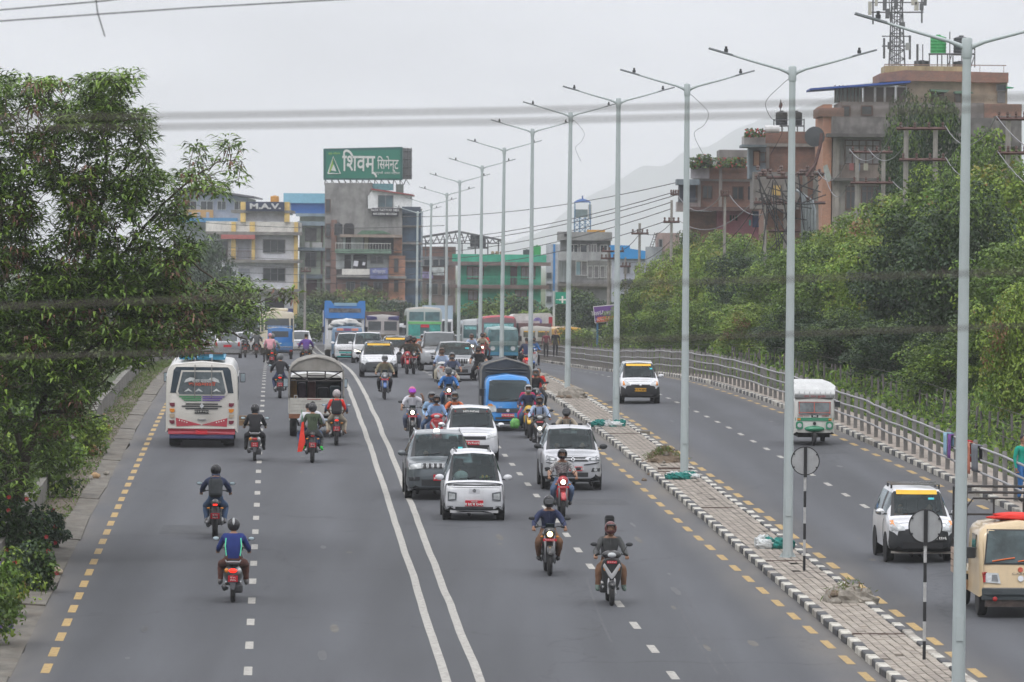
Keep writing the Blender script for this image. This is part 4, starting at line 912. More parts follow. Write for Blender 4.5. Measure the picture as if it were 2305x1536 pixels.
mb.tube([B.w(1742,270,361),B.w(1810,270,361)],.03,steel,n=4); mb.tube([B.w(1742,284,361),B.w(1810,284,361)],.05,steel,n=4); mb.tube([B.w(1757,250,361.3),B.w(1757,225,361.3)],.03,steel,n=4); mb.build('tank_stand',B.r); B.poly('flag',[(1757,226),(1762,236),(1757,248),(1753,240)],M('flag_maroon',(.15,.05,.05)),.04,1.3)
B.box('low_grey_wall',1695,1800,388,470,plaster('wall_stained2',(.2,.19,.18)),5,-2.5); B.box('yellow_patch',1738,1757,418,440,M('cloth_yellow',(.5,.35,.12)),.1,-2.7)
# big plastered building
pl1=plaster('plaster_grey_brown',(.33,.305,.28),dirt=.35); pl2=plaster('plaster_stained',(.15,.14,.135),dirt=.7,var=.35); obk=brickmat('brick_bright',(.44,.20,.125),(.50,.25,.16),(.36,.24,.18),dirt=.15)
B=Bd(1940,350,'large grey plastered building with carved brown windows and stained balcony')
B.box('wall',1872,2300,305,640,pl1,14,0,low=True); B.box('stained_parapet',1874,2250,266,304,pl2,2.5,-1.2); B.box('ledge',1862,2030,302,308,plaster('ledge_dark',(.1,.095,.09)),2,-1.8); B.box('upper_wall',1893,2215,232,268,plaster('plaster_mid',(.22,.2,.19),dirt=.6),8,.8); B.box('orange_side_wall',1849,1873,235,640,obk,9,.4,low=True); B.box('orange_top',1842,1900,243,262,br,6,.2)
B.box('upper_brick',2215,2300,235,330,br,8,.6)
B.box('corner_pillar',1878,1890,308,560,plaster('pillar_light',(.34,.31,.28)),.3,-.28); B.box('corner_pillar',1996,2008,308,560,plaster('pillar_light',(.34,.31,.28)),.3,-.28); B.box('ledge',1872,2025,402,407,plaster('ledge_dark',(.1,.095,.09)),.8,-.8); B.box('sill_wall',1890,1996,372,401,plaster('sill_plaster',(.27,.22,.19)),.2,-.15)
B.win(1903,1980,318,368,5,frb,bpane2,0,.78); B.win(1905,1925,421,470,2,frb,bpane,0,.8); B.win(1940,1985,421,470,4,frb,bpane,0,.8); B.win(2008,2025,421,455,2,frb,bpane,0,.8)
B.poly('hung_sheet',[(1853,375),(1862,370),(1872,400),(1866,411),(1856,402)],M('sheet_faded',(.28,.3,.28)),.05,-2)
for x in (2180,): B.box('broken_wall',2240,2300,262,330,pl2,2,-1)
for a,b_,y0_,y1_ in ((1898,1912,240,262),(1940,1962,240,258),(2060,2085,242,260)): B.win(a,b_,y0_,y1_,1,frb,bpane,.75)
for x in (1892,1994): B.box('downpipe',x,x+3,308,540,frg,.15,-.45)
for x,c in ((1912,(.3,.1,.1)),(1926,(.15,.2,.3)),(1944,(.4,.38,.3))): B.box('hung_cloth',x,x+10,368,384,M('hung_%d'%x,c,var=.2),.05,-.5)
# top storey
B=Bd(2080,358,'beige rooftop storey with brick parapet and long blue-roofed glazed terrace')
B.box('wall',2040,2268,184,236,plaster('wall_beige',(.5,.42,.32),dirt=.2),8,.3); B.poly('brick_parapet',[(1980,185),(1980,166),(2038,158),(2270,164),(2270,186),(2212,186),(2040,182)],br,7,-.6); B.box('rooftop_base',1992,2180,150,165,plaster('wall_sand',(.4,.33,.2)),4,1)
B.poly('terrace_roof',[(1824,199),(1978,187),(2050,182),(2050,186),(1978,192),(1824,203)],M('roof_royal_blue',(.03,.08,.3)),5,-2); 
for a,b in ((1943,1968),(1970,1990),(1992,2014),(2017,2040)): B.win(a+2,b-1,197,230,1,frw,M('pane_brown',(.09,.07,.06),rough=.3),0)
for x in (1878,1888,1896,1906,1914,1922,1930,1938): B.box('terrace_post',x,x+3,192,232,M('post_brown',(.12,.1,.09)),.15,-.2)
B.box('terrace_glass',1880,1940,200,232,M('glass_pale_green',(.4,.5,.47),rough=.2),.05,.2)
B.win(2097,2123,211,231,2,frb,M('shutter_brown',(.1,.06,.05))); B.poly('awning',[(2094,201),(2138,203),(2132,208),(2096,206)],M('awning_green',(.1,.17,.12)),1.2,-1.1); B.poly('awning',[(2148,206),(2180,203),(2192,210),(2150,211)],M('awning_green',(.1,.17,.12)),1.2,-1.1); B.win(2150,2162,212,230,1,frb,bpane); B.win(2245,2263,192,204,1,frg,bpane); B.box('door_panel',2245,2263,207,232,M('door_grey',(.25,.26,.27),var=.2),.1,.2)
B.rail(1990,2265,147,165,M('rail_rusty',(.25,.17,.13)),-.5,1.6,'roof_railing')
B.poly('side_awning',[(2266,195),(2284,197),(2280,199),(2266,199)],M('awning_bright_green',(.03,.3,.14)),1,-.5)
for a,b,c,e,m in ((2095,2132,80,122,M('tank_green',(.03,.28,.08))),(2147,2183,82,124,M('tank_dark',(.035,.04,.045))),(2058,2095,136,152,M('tank_dark',(.035,.04,.045))),(2145,2178,138,152,M('tank_dark',(.035,.04,.045)))): B.tank(a,b,c,e,m,2)
mb=MB()
for x in (2092,2110,2120,2133,2145,2165,2185,2194): mb.tube([B.w(x,152,360),B.w(x,122 if x<2190 else 108,360)],.04,steel,n=4)
for x in (2065,2077,2138): mb.tube([B.w(x,155,359.5),B.w(x,100 if x<2100 else 72,359.5)],.035 if x!=2065 else .08,steel,n=4)
mb.tube([B.w(2090,122,360),B.w(2194,122,360)],.06,steel,n=4)
for x in (2133,2185): mb.tube([B.w(x,152,360),B.w(x+9,124,360)],.03,steel,n=4)
mb.build('tank_stand',B.r)
# telecom tower
T=Bd(2017,365,'dark lattice telecom mast with panel antennas on the roof','telecom tower','telecom_tower'); ts=M('mast_steel',(.10,.105,.11),rough=.6,var=.2)
mb=MB(); 
def Wt(x,y,dy=0): return T.w(x,y,365+dy)
def half(y): return np.interp(y,[-60,155],[9,18])
ys_=list(range(152,-70,-19))
for sx in (-1,1):
    for dy in (0,1.2): mb.tube([Wt(2019+sx*half(155),155,dy),Wt(2019+sx*half(-60),-60,dy)],.055,ts,n=5)
for i in range(len(ys_)-1):
    y0,y1=ys_[i],ys_[i+1]
    for dy in (0,1.2):
        mb.tube([Wt(2019-half(y0),y0,dy),Wt(2019+half(y1),y1,dy)],.03,ts,n=4); mb.tube([Wt(2019+half(y0),y0,dy),Wt(2019-half(y1),y1,dy)],.03,ts,n=4); mb.tube([Wt(2019-half(y0),y0,dy),Wt(2019+half(y0),y0,dy)],.03,ts,n=4)
mb.build('mast',T.r)
mb=MB()
for y,hw in ((104,32),(28,62)): mb.tube([Wt(2017-hw,y,-.5),Wt(2017+hw,y,-.5)],.05,ts,n=5); mb.tube([Wt(2017-hw,y-22,-.5),Wt(2017+hw,y-22,-.5)],.04,ts,n=5)
mb.tube([Wt(1990,86),Wt(1990,132)],.08,ts,n=5); mb.tube([Wt(2048,80),Wt(2048,134)],.08,ts,n=5); mb.tube([Wt(1965,0),Wt(1965,55)],.06,ts,n=5); mb.tube([Wt(2075,-10),Wt(2075,52)],.06,ts,n=5)
for k in range(6): x=2006+k*4; mb.tube([Wt(x,150),Wt(x+rnd.randint(-3,3),60),Wt(x-6+k*3,-20)],.035,ts,n=4)
mb.build('platform',T.r)
an=M('antenna_cream',(.42,.41,.36)); 
for (x,y,w_,h_,m) in ((1954,4,8,30,an),(1987,-4,9,28,ts),(1993,20,9,22,ts),(2051,-12,14,24,an),(2058,4,10,20,an),(2070,8,9,16,ts),(1998,95,7,16,ts),(2038,97,10,16,M('antenna_grey',(.28,.29,.29))),(2014,-8,6,30,ts),(2025,50,12,14,ts),(1969,-20,7,34,an),(2078,-15,8,28,ts)):
    a=Wt(x,y+h_,-.9); c=Wt(x+w_,y,-.9); MB().box(a.x,c.x,a.y-.15,a.y+.1,a.z,c.z,m).build('panel_antenna',T.r,bevel=.03)
# ================================================================ vehicles
def cat(p0,p1,p2,p3,t): return .5*((2*p1)+(p2-p0)*t+(2*p0-5*p1+4*p2-p3)*t*t+(-p0+3*p1-3*p2+p3)*t**3)
def spl(a,n):
    a=np.asarray(a,float); out=[]; ts=[]
    for i in range(len(a)-1):
        for k in range(n):
            t=k/n; out.append(cat(a[max(i-1,0)],a[i],a[i+1],a[min(i+2,len(a)-1)],t)); ts.append(i+t)
    out.append(a[-1]); ts.append(len(a)-1); return np.array(out),ts
tyre=M('tyre_rubber',(.022,.022,.024),rough=.85,var=.3,scale=8,dirt=.4,dirtcol=(.09,.08,.07)); rimm=M('rim_grey',(.28,.28,.29),rough=.4,metal=.5,var=.1); black=M('black_plastic',(.025,.027,.03),rough=.55,var=.2); chrome=M('chrome',(.6,.61,.62),rough=.15,metal=1,var=0)
gls=Mglass('clear_glass'); seatm=M('seat_dark',(.05,.05,.055),rough=.9,var=.2); gopq=M('tinted_glass',(.035,.045,.05),rough=.06,var=.5,scale=1.2,spec=.8); lens=M('headlamp_lens',(.42,.44,.45),rough=.12,var=.3,scale=9,spec=.8); lensd=M('headlamp_dark',(.12,.13,.14),rough=.15,var=.4,scale=12,spec=.8)
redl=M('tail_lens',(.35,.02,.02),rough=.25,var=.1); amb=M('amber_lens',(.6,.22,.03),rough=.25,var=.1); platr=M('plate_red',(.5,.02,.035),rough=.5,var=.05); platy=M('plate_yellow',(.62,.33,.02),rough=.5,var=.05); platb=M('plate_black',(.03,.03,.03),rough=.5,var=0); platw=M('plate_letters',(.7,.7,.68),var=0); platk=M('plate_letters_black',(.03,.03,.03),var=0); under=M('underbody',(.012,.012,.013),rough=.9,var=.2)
litw=M('lit_headlamp',(1,.95,.8),emit=(1,.93,.72,6)); litr=M('lit_tail_lamp',(.8,.02,.01),emit=(1,.03,.015,1.6)); lity=M('lit_amber_headlamp',(1,.8,.4),emit=(1,.72,.3,6))
sigy=M('sticker_yellow',(.68,.40,.03),rough=.5,var=.06); aqua=M('sticker_aqua',(.05,.45,.5),var=0)
def paint(name,c,rough=.3,var=.05,metal=0): return M('paint_'+name,c,rough=rough,var=var,metal=metal,coat=.6,scale=1.5,dirt=.25,dirtcol=(.2,.18,.15))
def wheel(root,x,y,r,w_,name='wheel',dirty=False):
    s=1 if x>0 else -1; mb=MB().lathe([(r*.62,-w_/2),(r*.93,-w_/2),(r,-w_*.35),(r,w_*.35),(r*.93,w_/2),(r*.62,w_/2)],(0,0,0),tyre,axis='X',n=20)
    e=tag(empty(name,(x,y,r))); e.parent=root
    mb.build('tyre',e,smooth=True,sharp=50)
    rb=MB(); rb.lathe([(r*.62,s*w_*.30),(r*.5,s*w_*.36),(r*.16,s*w_*.40)],(0,0,0),rimm,axis='X',n=14)
    for k in range(5):
        a=k*1.2566; rb.cbox((s*w_*.42,math.cos(a)*r*.38,math.sin(a)*r*.38),(.02,r*.16,r*.16),under,rot=(a,0,0))
    rb.build('rim',e)
class Shell:
    def __init__(s,root,st,mats,nsub=4,opens=True,name='body',glass=None):
        """st: list of (y, ring) with ring half outline points (x,z)"""
        s.root=root; A=np.array([[ (x,y,z) for x,z in ring] for y,ring in st],float)
        U,us=spl(A,nsub); V,vs=spl(np.swapaxes(U,0,1),2); Gd=np.swapaxes(V,0,1)
        nu,nv=Gd.shape[:2]; body=MB(); panes={}
        L=len(st)
        verts=[]; 
        for sg in (1,-1):
            for i in range(nu):
                for j in range(nv): p=Gd[i,j]; verts.append((sg*max(0,p[0]),p[1],p[2]))
        off=nu*nv; faces={}
        for sg in (0,1):
            for i in range(nu-1):
                for j in range(nv-1):
                    a=sg*off+i*nv+j; f=(a,a+nv,a+nv+1,a+1) if sg==0 else (a,a+1,a+nv+1,a+nv)
                    k=mats(us[i]+.5/nsub,vs[j]+.25)
                    if k=='side_window': k='side_window|%d%d'%(sg,us[i]+.5/nsub>6.45)
                    faces.setdefault(k,[]).append(f)
        # caps
        for i,key in ((0,'front'),(nu-1,'rear')):
            q=[i*nv+j for j in range(nv)]+[off+i*nv+j for j in range(nv-2,0,-1)]
            faces.setdefault(mats(0.01 if i==0 else L-1.01,3.5),[]).append(tuple(q) if i==0 else tuple(q[::-1]))
        allf=[f for v in faces.values() for f in v]
        s.bvh=BVHTree.FromPolygons([Vector(v) for v in verts],allf)
        mb=MB()
        for k,fs in faces.items():
            if isinstance(k,str): # pane
                used=sorted({v for f in fs for v in f}); mp={v:i for i,v in enumerate(used)}
                g=MB().add([verts[v] for v in used],[tuple(mp[v] for v in f) for f in fs],glass or gls); g.build(k.split('|')[0],root,smooth=True)
            else: 
                used=sorted({v for f in fs for v in f}); mp={v:i for i,v in enumerate(used)}
                mb.add([verts[v] for v in used],[tuple(mp[v] for v in f) for f in fs],k)
        me=mb.mesh(name,True); 
        import bmesh
        bm=bmesh.new(); bm.from_mesh(me); bmesh.ops.remove_doubles(bm,verts=bm.verts,dist=.0008); bm.to_mesh(me); bm.free()
        try: me.set_sharp_from_angle(angle=R(48))
        except Exception: pass
        s.ob=link(name,me,root)
    def y(s,x,z,face='f'):
        d=Vector((0,1,0)) if face=='f' else Vector((0,-1,0)); o=Vector((x,-30 if face=='f' else 30,z))
        h=s.bvh.ray_cast(o,d); return h[0].y if h[0] else None
    def dec(s,name,pts,mat,th=.012,face='f',mirror=True,par=None,lab=None):
        sg=-1 if face=='f' else 1; res=None
        for m in ((1,-1) if mirror else (1,)):
            P_=[(p[0]*m,p[1]) for p in pts]; n=len(P_)
            # densify
            D=[]
            for i in range(n):
                a,b=P_[i],P_[(i+1)%n]; q=max(1,min(8,int(math.hypot(b[0]-a[0],b[1]-a[1])/.13)+1))
                D+= [(a[0]+(b[0]-a[0])*k/q,a[1]+(b[1]-a[1])*k/q) for k in range(q)]
            cx=sum(p[0] for p in D)/len(D); cz=sum(p[1] for p in D)/len(D); rings=[]
            ys_=[s.y(x,z,face) for x,z in D]; ok=[v for v in ys_ if v is not None]
            if not ok: continue
            df=sum(ok)/len(ok)
            vs=[];fs=[]; N=len(D)
            for t,o in ((1,-.03),(1,th),(.72,th),(.4,th)):
                for x,z in D:
                    X=cx+(x-cx)*t; Z=cz+(z-cz)*t; yy=s.y(X,Z,face); yy=df if yy is None else yy
                    vs.append((X,yy+sg*o,Z))
            yy=s.y(cx,cz,face); vs.append((cx,(df if yy is None else yy)+sg*th,cz))
            flip=(sg*m)<0
            ar=sum(D[i][0]*D[(i+1)%N][1]-D[(i+1)%N][0]*D[i][1] for i in range(N))>0
            for r_ in range(3):
                for i in range(N):
                    a=r_*N+i; b=r_*N+(i+1)%N; f=(a,b,b+N,a+N); fs.append(f if (ar==(sg<0)) else f[::-1])
            for i in range(N): f=(3*N+i,3*N+(i+1)%N,4*N); fs.append(f if (ar==(sg<0)) else f[::-1])
            res=MB().add(vs,fs,mat).build(name,par or s.root)
            if lab: res['label']=lab
        return res
    def rect(s,name,x0,x1,z0,z1,mat,**k): return s.dec(name,[(x0,z0),(x1,z0),(x1,z1),(x0,z1)],mat,**k)
    def disc(s,name,x,z,r,mat,n=12,**k): return s.dec(name,[(x+r*math.cos(6.2832*i/n),z+r*math.sin(6.2832*i/n)) for i in range(n)],mat,**k)
    def txt(s,body,x,z,size,mat,face='f',sx=1,bold=0,par=None,name='lettering',off=.022):
        sg=-1 if face=='f' else 1; yy=s.y(x,z,face) or 0
        return text(par or s.root,body,size,(x,yy+sg*off,z),mat,name,rot=(math.pi/2,0,0 if face=='f' else math.pi),ext=.003,sx=sx,bold=bold)
    def plate(s,x,z,w_,h,body,mat=platr,lm=platw,face='f',two=None):
        p=s.rect('number_plate',x-w_/2,x+w_/2,z-h/2,z+h/2,mat,th=.025,face=face,mirror=False)
        if two: s.txt(two,x,z+h*.25,h*.38,lm,face,par=None,off=.034); s.txt(body,x,z-h*.18,h*.62,lm,face,off=.034,bold=.004)
        else: s.txt(body,x,z,h*.8,lm,face,off=.034,sx=.9,bold=.003)
def carst(L,W,H,nose,cowl,hood,ws,rear,zb=.2,belt=None,rw=.74,tail=None,nf=.86,deck=None,tumble=.97):
    w_=W/2; belt=belt or cowl; r=rw*w_; y0=-L/2; tail=tail or belt
    def hoodring(wf,hz,zb_): return [(0,zb_),(wf*.8,zb_),(wf,zb_+.12),(wf,(zb_+hz)/2),(wf*.97,hz-.07),(wf*.88,hz-.015),(wf*.55,hz+.01),(0,hz+.02)]
    def cab(rz,rwid,bz): return [(0,zb),(w_*.88,zb),(w_*.98,zb+.1),(w_,(zb+bz)/2),(w_*tumble,bz),(rwid,rz-.05),(rwid-.12,rz),(0,rz+.03)]
    st=[(y0,hoodring(w_*nf*.9,nose-.12,zb+.08)),(y0+.07,hoodring(w_*nf,nose-.03,zb+.02)),(y0+.25,hoodring(w_*.965,nose+.02,zb)),(y0+hood*.6,hoodring(w_*.99,nose+(cowl-nose)*.6,zb)),
        (y0+hood,[(0,zb),(w_*.88,zb),(w_*.99,zb+.1),(w_,(zb+cowl)/2),(w_*.97,cowl-.05),(w_*.86,cowl),(w_*.55,cowl+.02),(0,cowl+.03)]),
        (y0+hood+ws,cab(H,r,belt)),(y0+hood+ws+.25,cab(H+.015,r,belt)),(0+(.25*L if deck is None else 0),cab(H+.02,r,belt)),
        (L/2-rear,cab(H-.03,r*.97,belt)),(L/2-.10,[(0,zb),(w_*.86,zb),(w_*.95,zb+.1),(w_*.97,(zb+tail)/2),(w_*.94,tail),(w_*.8,tail+.03),(w_*.5,tail+.04),(0,tail+.05)]),
        (L/2,[(0,zb+.08),(w_*.8,zb+.08),(w_*.88,zb+.16),(w_*.9,(zb+tail)/2),(w_*.88,tail-.1),(w_*.75,tail-.05),(w_*.5,tail-.04),(0,tail-.04)])]
    return st
def carmats(paint_,lower=None,lz=2.2,lfr=0,roofm=None,openrear=True,pillar=black,hoodm=None):
    def f(u,v):
        if 4.04<u<4.97 and v>5.28: return 'windscreen'
        if 4.0<u<5.0 and v>5.0: return pillar if (v<5.28 and pillar) else paint_
        if 8.05<u<8.9 and v>5.3: return 'rear_window'
        if 4.55<u<8.3 and 4.1<v<4.9:
            if 6.35<u<6.55 or u>8.1: return pillar or paint_
            return 'side_window'
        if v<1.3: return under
        if lower and v<(lz if u>2.2 else max(lz,lfr)): return lower
        if roofm and u>5 and u<8 and v>5: return roofm
        return paint_
    return f
def car(px,py,L,W,H,label,paintm,spec,face='f',d=None,details=None,cat_='car',name='car',wr=.29,rz=0,mats=None,group=None,interior=True,mirror=None,wiper=True,place=None,rails=None,glass=None):
    g=place if place else (G(px,py) if d is None else GD(px,d)); 
    fw=1; off=L/2*.78
    h=HEAD+(0 if face=='f' else math.pi)+rz
    root=tag(empty(name,(g.x-HEAD*off,g.y+off,H_(g.x-HEAD*off,g.y+off)),h),label,cat_,group)
    root.rotation_euler.x=0; pit=math.atan2(gz(root.location.y+1)-gz(root.location.y-1),2)
    root.rotation_mode='XYZ'; root.rotation_euler=(pit if face=='f' else -pit,0,h)
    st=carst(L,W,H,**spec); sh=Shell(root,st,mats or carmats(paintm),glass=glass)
    hood=spec['hood']; cowl=spec['cowl']; y0=-L/2
    for x in (-1,1):
        for y in (y0+.22*L if L>3.2 else y0+.18*L, L/2-.2*L):
            MB().lathe([(wr*1.22,-.02),(wr*1.22,.02)],(x*(W/2-.005),y,wr*1.06),under,axis='X',n=20).build('wheel_arch',root)
            wheel(root,x*(W/2-.085),y,wr,.19)
        m=MB(); mc=mirror or paintm; yy=y0+hood+spec['ws']*.38; zz=cowl+.09
        m.ell((x*(W/2+.10),yy,zz),(.115,.06,.075),mc,n=10,m=6); m.cbox((x*(W/2+.01),yy,zz-.05),(.14,.04,.03),black); mo=m.build('wing_mirror',root,smooth=True)
        MB().cbox((x*(W/2+.10),yy+.058,zz),(.17,.01,.1),gopq).build('mirror_glass',mo)
    if interior:
        zf=spec['zb'] if 'zb' in spec else .2
        for x in (-.36*W/1.6,.36*W/1.6):
            m=MB(); ys=y0+hood+spec['ws']+.35; m.cbox((x,ys+.15,cowl-.25),(.46,.5,.14),seatm); m.cbox((x,ys+.42,cowl+.02),(.44,.14,.6),seatm,rot=(-.2,0,0)); m.cbox((x,ys+.5,cowl+.4),(.24,.1,.18),seatm); m.build('seat',root,bevel=.04)
        MB().cbox((0,L/2-spec['rear']-.35,cowl+.05),(W*.72,.14,.6),seatm).build('rear_seat',root,bevel=.04)
        MB().cbox((0,y0+hood+.3,cowl-.13),(W*.8,.5,.18),black).build('dashboard',root,bevel=.03)
        c=(-.36*W/1.6,y0+hood+.62,cowl+.0); MB().tube([(c[0]+.18*math.cos(t),c[1]+.09*math.sin(t),c[2]+.16*math.sin(t)) for t in np.linspace(0,6.283,15)],.014,black,n=5).build('steering_wheel',root)
    for x in (-1,1):
        q=[]
        for k in range(7):
            zz=.32+(cowl-.4)*k/6; h_=sh.bvh.ray_cast(Vector((x*5,y0+hood+spec['ws']*.9,zz)),Vector((-x,0,0)))
            if h_[0]: q.append(h_[0]+Vector((x*.002,0,0)))
        if len(q)>2: MB().tube(q,.006,black,n=4).build('door_seam',root)
    q=[]
    for k in range(13):
        xx=(-1+k/6)*W*.36; h_=sh.bvh.ray_cast(Vector((xx,y0+.17,5)),Vector((0,0,-1)))
        if h_[0]: q.append(h_[0]+Vector((0,0,.002)))
    if len(q)>2: MB().tube(q,.006,black,n=4).build('bonnet_seam',root)
    # wipers
    if wiper and face=='f':
        for x in (-.38,.1):
            zz=cowl+.06; pts=[(x*W/1.6,zz),((x+.3)*W/1.6,zz+.03),((x+.42)*W/1.6,zz+.07)]
            q=[(a,(sh.y(a,b) or y0+hood)-.02,b) for a,b in pts]; MB().tube(q,.009,black,n=4).build('wiper',root)
    if rails:
        for x in (-1,1):
            r=spec.get('rw',.74)*W/2-.04; MB().tube([(x*r,y0+hood+spec['ws']+.1,H+.0),(x*r,y0+hood+spec['ws']+.2,H+.07),(x*r,L/2-spec['rear']-.2,H+.07),(x*r,L/2-spec['rear']-.1,H+.0)],.02,rails,n=6).build('roof_rail',root)
    if details: details(sh,root,L,W,H)
    return root,sh
def H_(x,y): return H(x,y)
pwsil=paint('light_silver',(.50,.51,.54),rough=.3,metal=.25)
# --- white small electric car
pw_=paint('white',(.62,.63,.66)); psil=paint('silver',(.36,.37,.39),rough=.35,metal=.4); pgr_=paint('slate_grey',(.11,.13,.145),rough=.3,metal=.3); pbl=paint('blue',(.012,.22,.60)); pcream=paint('cream',(.58,.52,.40)); pbei=paint('beige',(.56,.43,.26))
def d_ev(s,r,L,W,H):
    s.rect('upper_trim',-.66,.66,.865,.905,black,mirror=False,th=.02); s.rect('chrome_strip',-.64,.64,.845,.865,chrome,mirror=False,th=.024)
    s.dec('headlamp',[(.45,.52),(.66,.49),(.665,.73),(.62,.735),(.44,.70)],lensd,th=.02); s.dec('headlamp_inner',[(.48,.55),(.63,.53),(.63,.69),(.48,.67)],lens,th=.028)
    s.disc('emblem',0,.755,.045,chrome,mirror=False); s.rect('emblem_panel',-.14,.14,.69,.82,M('paint_white2',(.56,.57,.6),rough=.3,var=0),mirror=False,th=.006)
    s.plate(0,.44,.45,.145,'५३१८०४६','',) if False else s.plate(0,.44,.45,.145,'प ३१ प १०२६',two='बागमती')
    s.rect('lower_grille',-.47,.47,.28,.35,black,mirror=False,th=.012); 
    for x in (-1,1): s.rect('bumper_slit',x*.6-.07,x*.6+.07,.345,.375,chrome,mirror=False)
    s.rect('front_lip',-.6,.6,.20,.27,M('lip_grey',(.35,.35,.36),var=.05),mirror=False,th=.02)
    for x in (-1,1): MB().tube([(x*.43,-.55,1.63),(x*.43,-.45,1.70),(x*.43,.9,1.70),(x*.43,1.0,1.63)],.018,black,n=6).build('roof_rail',r)
    MB().ell((-.3,-.55,1.06),(.18,.12,.14),M('teddy_white',(.6,.6,.58)),n=10,m=7).build('dashboard_cushion',r)
    for k in range(5): MB().ell((.18+.05*k,-.78,1.03+.03*(k%2)),(.035,.03,.05),sigy if k%2 else G6,n=6,m=4).build('dashboard_flower',r)
car(1066,1171,2.97,1.505,1.62,'small boxy white electric car with red plate in the middle lane',pw_,dict(nose=.90,cowl=.97,hood=.34,ws=.46,rear=.25,zb=.22,rw=.72,tail=1.0,nf=.93,belt=.97),details=d_ev,wr=.27,mats=carmats(pw_,pillar=black))
# --- grey jeep style suv
def d_jeep(s,r,L,W,H):
    s.dec('headlamp',[(.50,.84),(.83,.80),(.85,.93),(.50,.98)],lens,th=.015); s.rect('grille',-.49,.49,.83,.985,M('grille_frame',(.2,.21,.22),rough=.4),mirror=False,th=.012)
    for k in range(7): x=-.42+k*.14; s.rect('grille_slot',x-.045,x+.045,.845,.97,black,mirror=False,th=.02); s.rect('slot_ring',x-.055,x-.045,.84,.975,chrome,mirror=False,th=.024); s.rect('slot_ring',x+.045,x+.055,.84,.975,chrome,mirror=False,th=.024)
    s.dec('fog_lamp',[(.55,.52),(.82,.5),(.85,.6),(.55,.62)],black,th=.015); s.rect('lower_grille',-.5,.5,.38,.55,black,mirror=False,th=.012); s.rect('bumper_skirt',-.86,.86,.24,.34,M('skirt_dark',(.05,.055,.06),rough=.6),mirror=False,th=.02)
    s.plate(.02,.60,.42,.16,'७ च ६१८२',two='०२१ बा')
    s.rect('screen_sticker',.5,.62,1.28,1.34,aqua,mirror=False,th=.02)
    MB().lathe([(.09,0),(.08,.1),(.05,.14)],(-.05,.0,1.64),M('lit_sign_white',(1,1,.95),emit=(1,1,.95,2)),n=10).build('roof_lamp',r)
car(990,1124,4.4,1.80,1.64,'slate grey seven-slot grille SUV with roof rails behind the white electric car',pgr_,dict(nose=.98,cowl=1.08,hood=1.1,ws=.62,rear=.4,zb=.26,rw=.73,tail=1.05),details=d_jeep,wr=.35,rails=chrome,mirror=pgr_)
# --- white hatch with banner on windscreen
def d_hy(s,r,L,W,H):
    s.rect('sun_strip',-.56,.56,1.395,1.475,black,mirror=False,th=.012); s.txt('HYUNDAI',.0,1.435,.085,platw,sx=1.25,bold=.003)
    for x in (-1,1): s.txt('//' if x>0 else '\\\\',x*.47,1.435,.07,redl,sx=1.3,bold=.004)
    s.dec('headlamp',[(.42,.68),(.74,.74),(.72,.86),(.45,.8)],lens); s.rect('grille',-.4,.4,.66,.76,black,mirror=False); s.rect('lower_grille',-.5,.5,.34,.5,black,mirror=False); s.plate(0,.56,.42,.12,'बा १५ च ८८६१')
car(1062,1038,3.6,1.58,1.52,'white hatchback with a lettered sun strip, half hidden behind the white electric car',pw_,dict(nose=.84,cowl=.96,hood=.85,ws=.62,rear=.35,zb=.2,rw=.74,tail=1.0),details=d_hy,mirror=chrome)
# --- silver hatch with diamond badge
def d_ren(s,r,L,W,H):
    s.dec('headlamp',[(.42,.82),(.74,.80),(.77,.92),(.70,.95),(.44,.89)],lensd,th=.016); s.dec('headlamp_reflector',[(.5,.84),(.62,.83),(.62,.9),(.5,.88)],lens,th=.022)
    s.dec('grille',[(-.42,.80),(.42,.80),(.44,.92),(-.44,.92)],black,mirror=False); s.rect('grille_bar',-.4,.4,.855,.868,chrome,mirror=False,th=.02)
    s.dec('diamond_badge',[(0,.77),(.065,.86),(0,.95),(-.065,.86)],chrome,mirror=False,th=.035); s.dec('diamond_badge_hole',[(0,.82),(.025,.86),(0,.90),(-.025,.86)],black,mirror=False,th=.04)
    s.dec('bumper_blade',[(.3,.72),(.78,.79),(.79,.76),(.3,.69)],black,th=.02); s.dec('fog_lamp_recess',[(.5,.52),(.74,.52),(.76,.62),(.54,.63)],black,th=.014); s.disc('fog_lamp',.62,.575,.05,lens,th=.022)
    s.rect('lower_grille',-.42,.42,.38,.5,black,mirror=False); s.rect('bumper_skirt',-.74,.74,.24,.32,black,mirror=False,th=.02); s.plate(.08,.60,.36,.12,'बा २१ च ३१४')
    MB().tube([(0,-.2,1.62),(0,-.1,1.78)],.008,black,n=4).build('aerial',r)
car(1287,1103,3.7,1.60,1.60,'silver hatchback with a diamond badge and roof rails beside the median',pwsil,dict(nose=.92,cowl=1.06,hood=.95,ws=.62,rear=.35,zb=.26,rw=.76,tail=1.05),details=d_ren,wr=.31,rails=chrome,mirror=black,mats=carmats(pwsil,lower=black,lz=2.0))
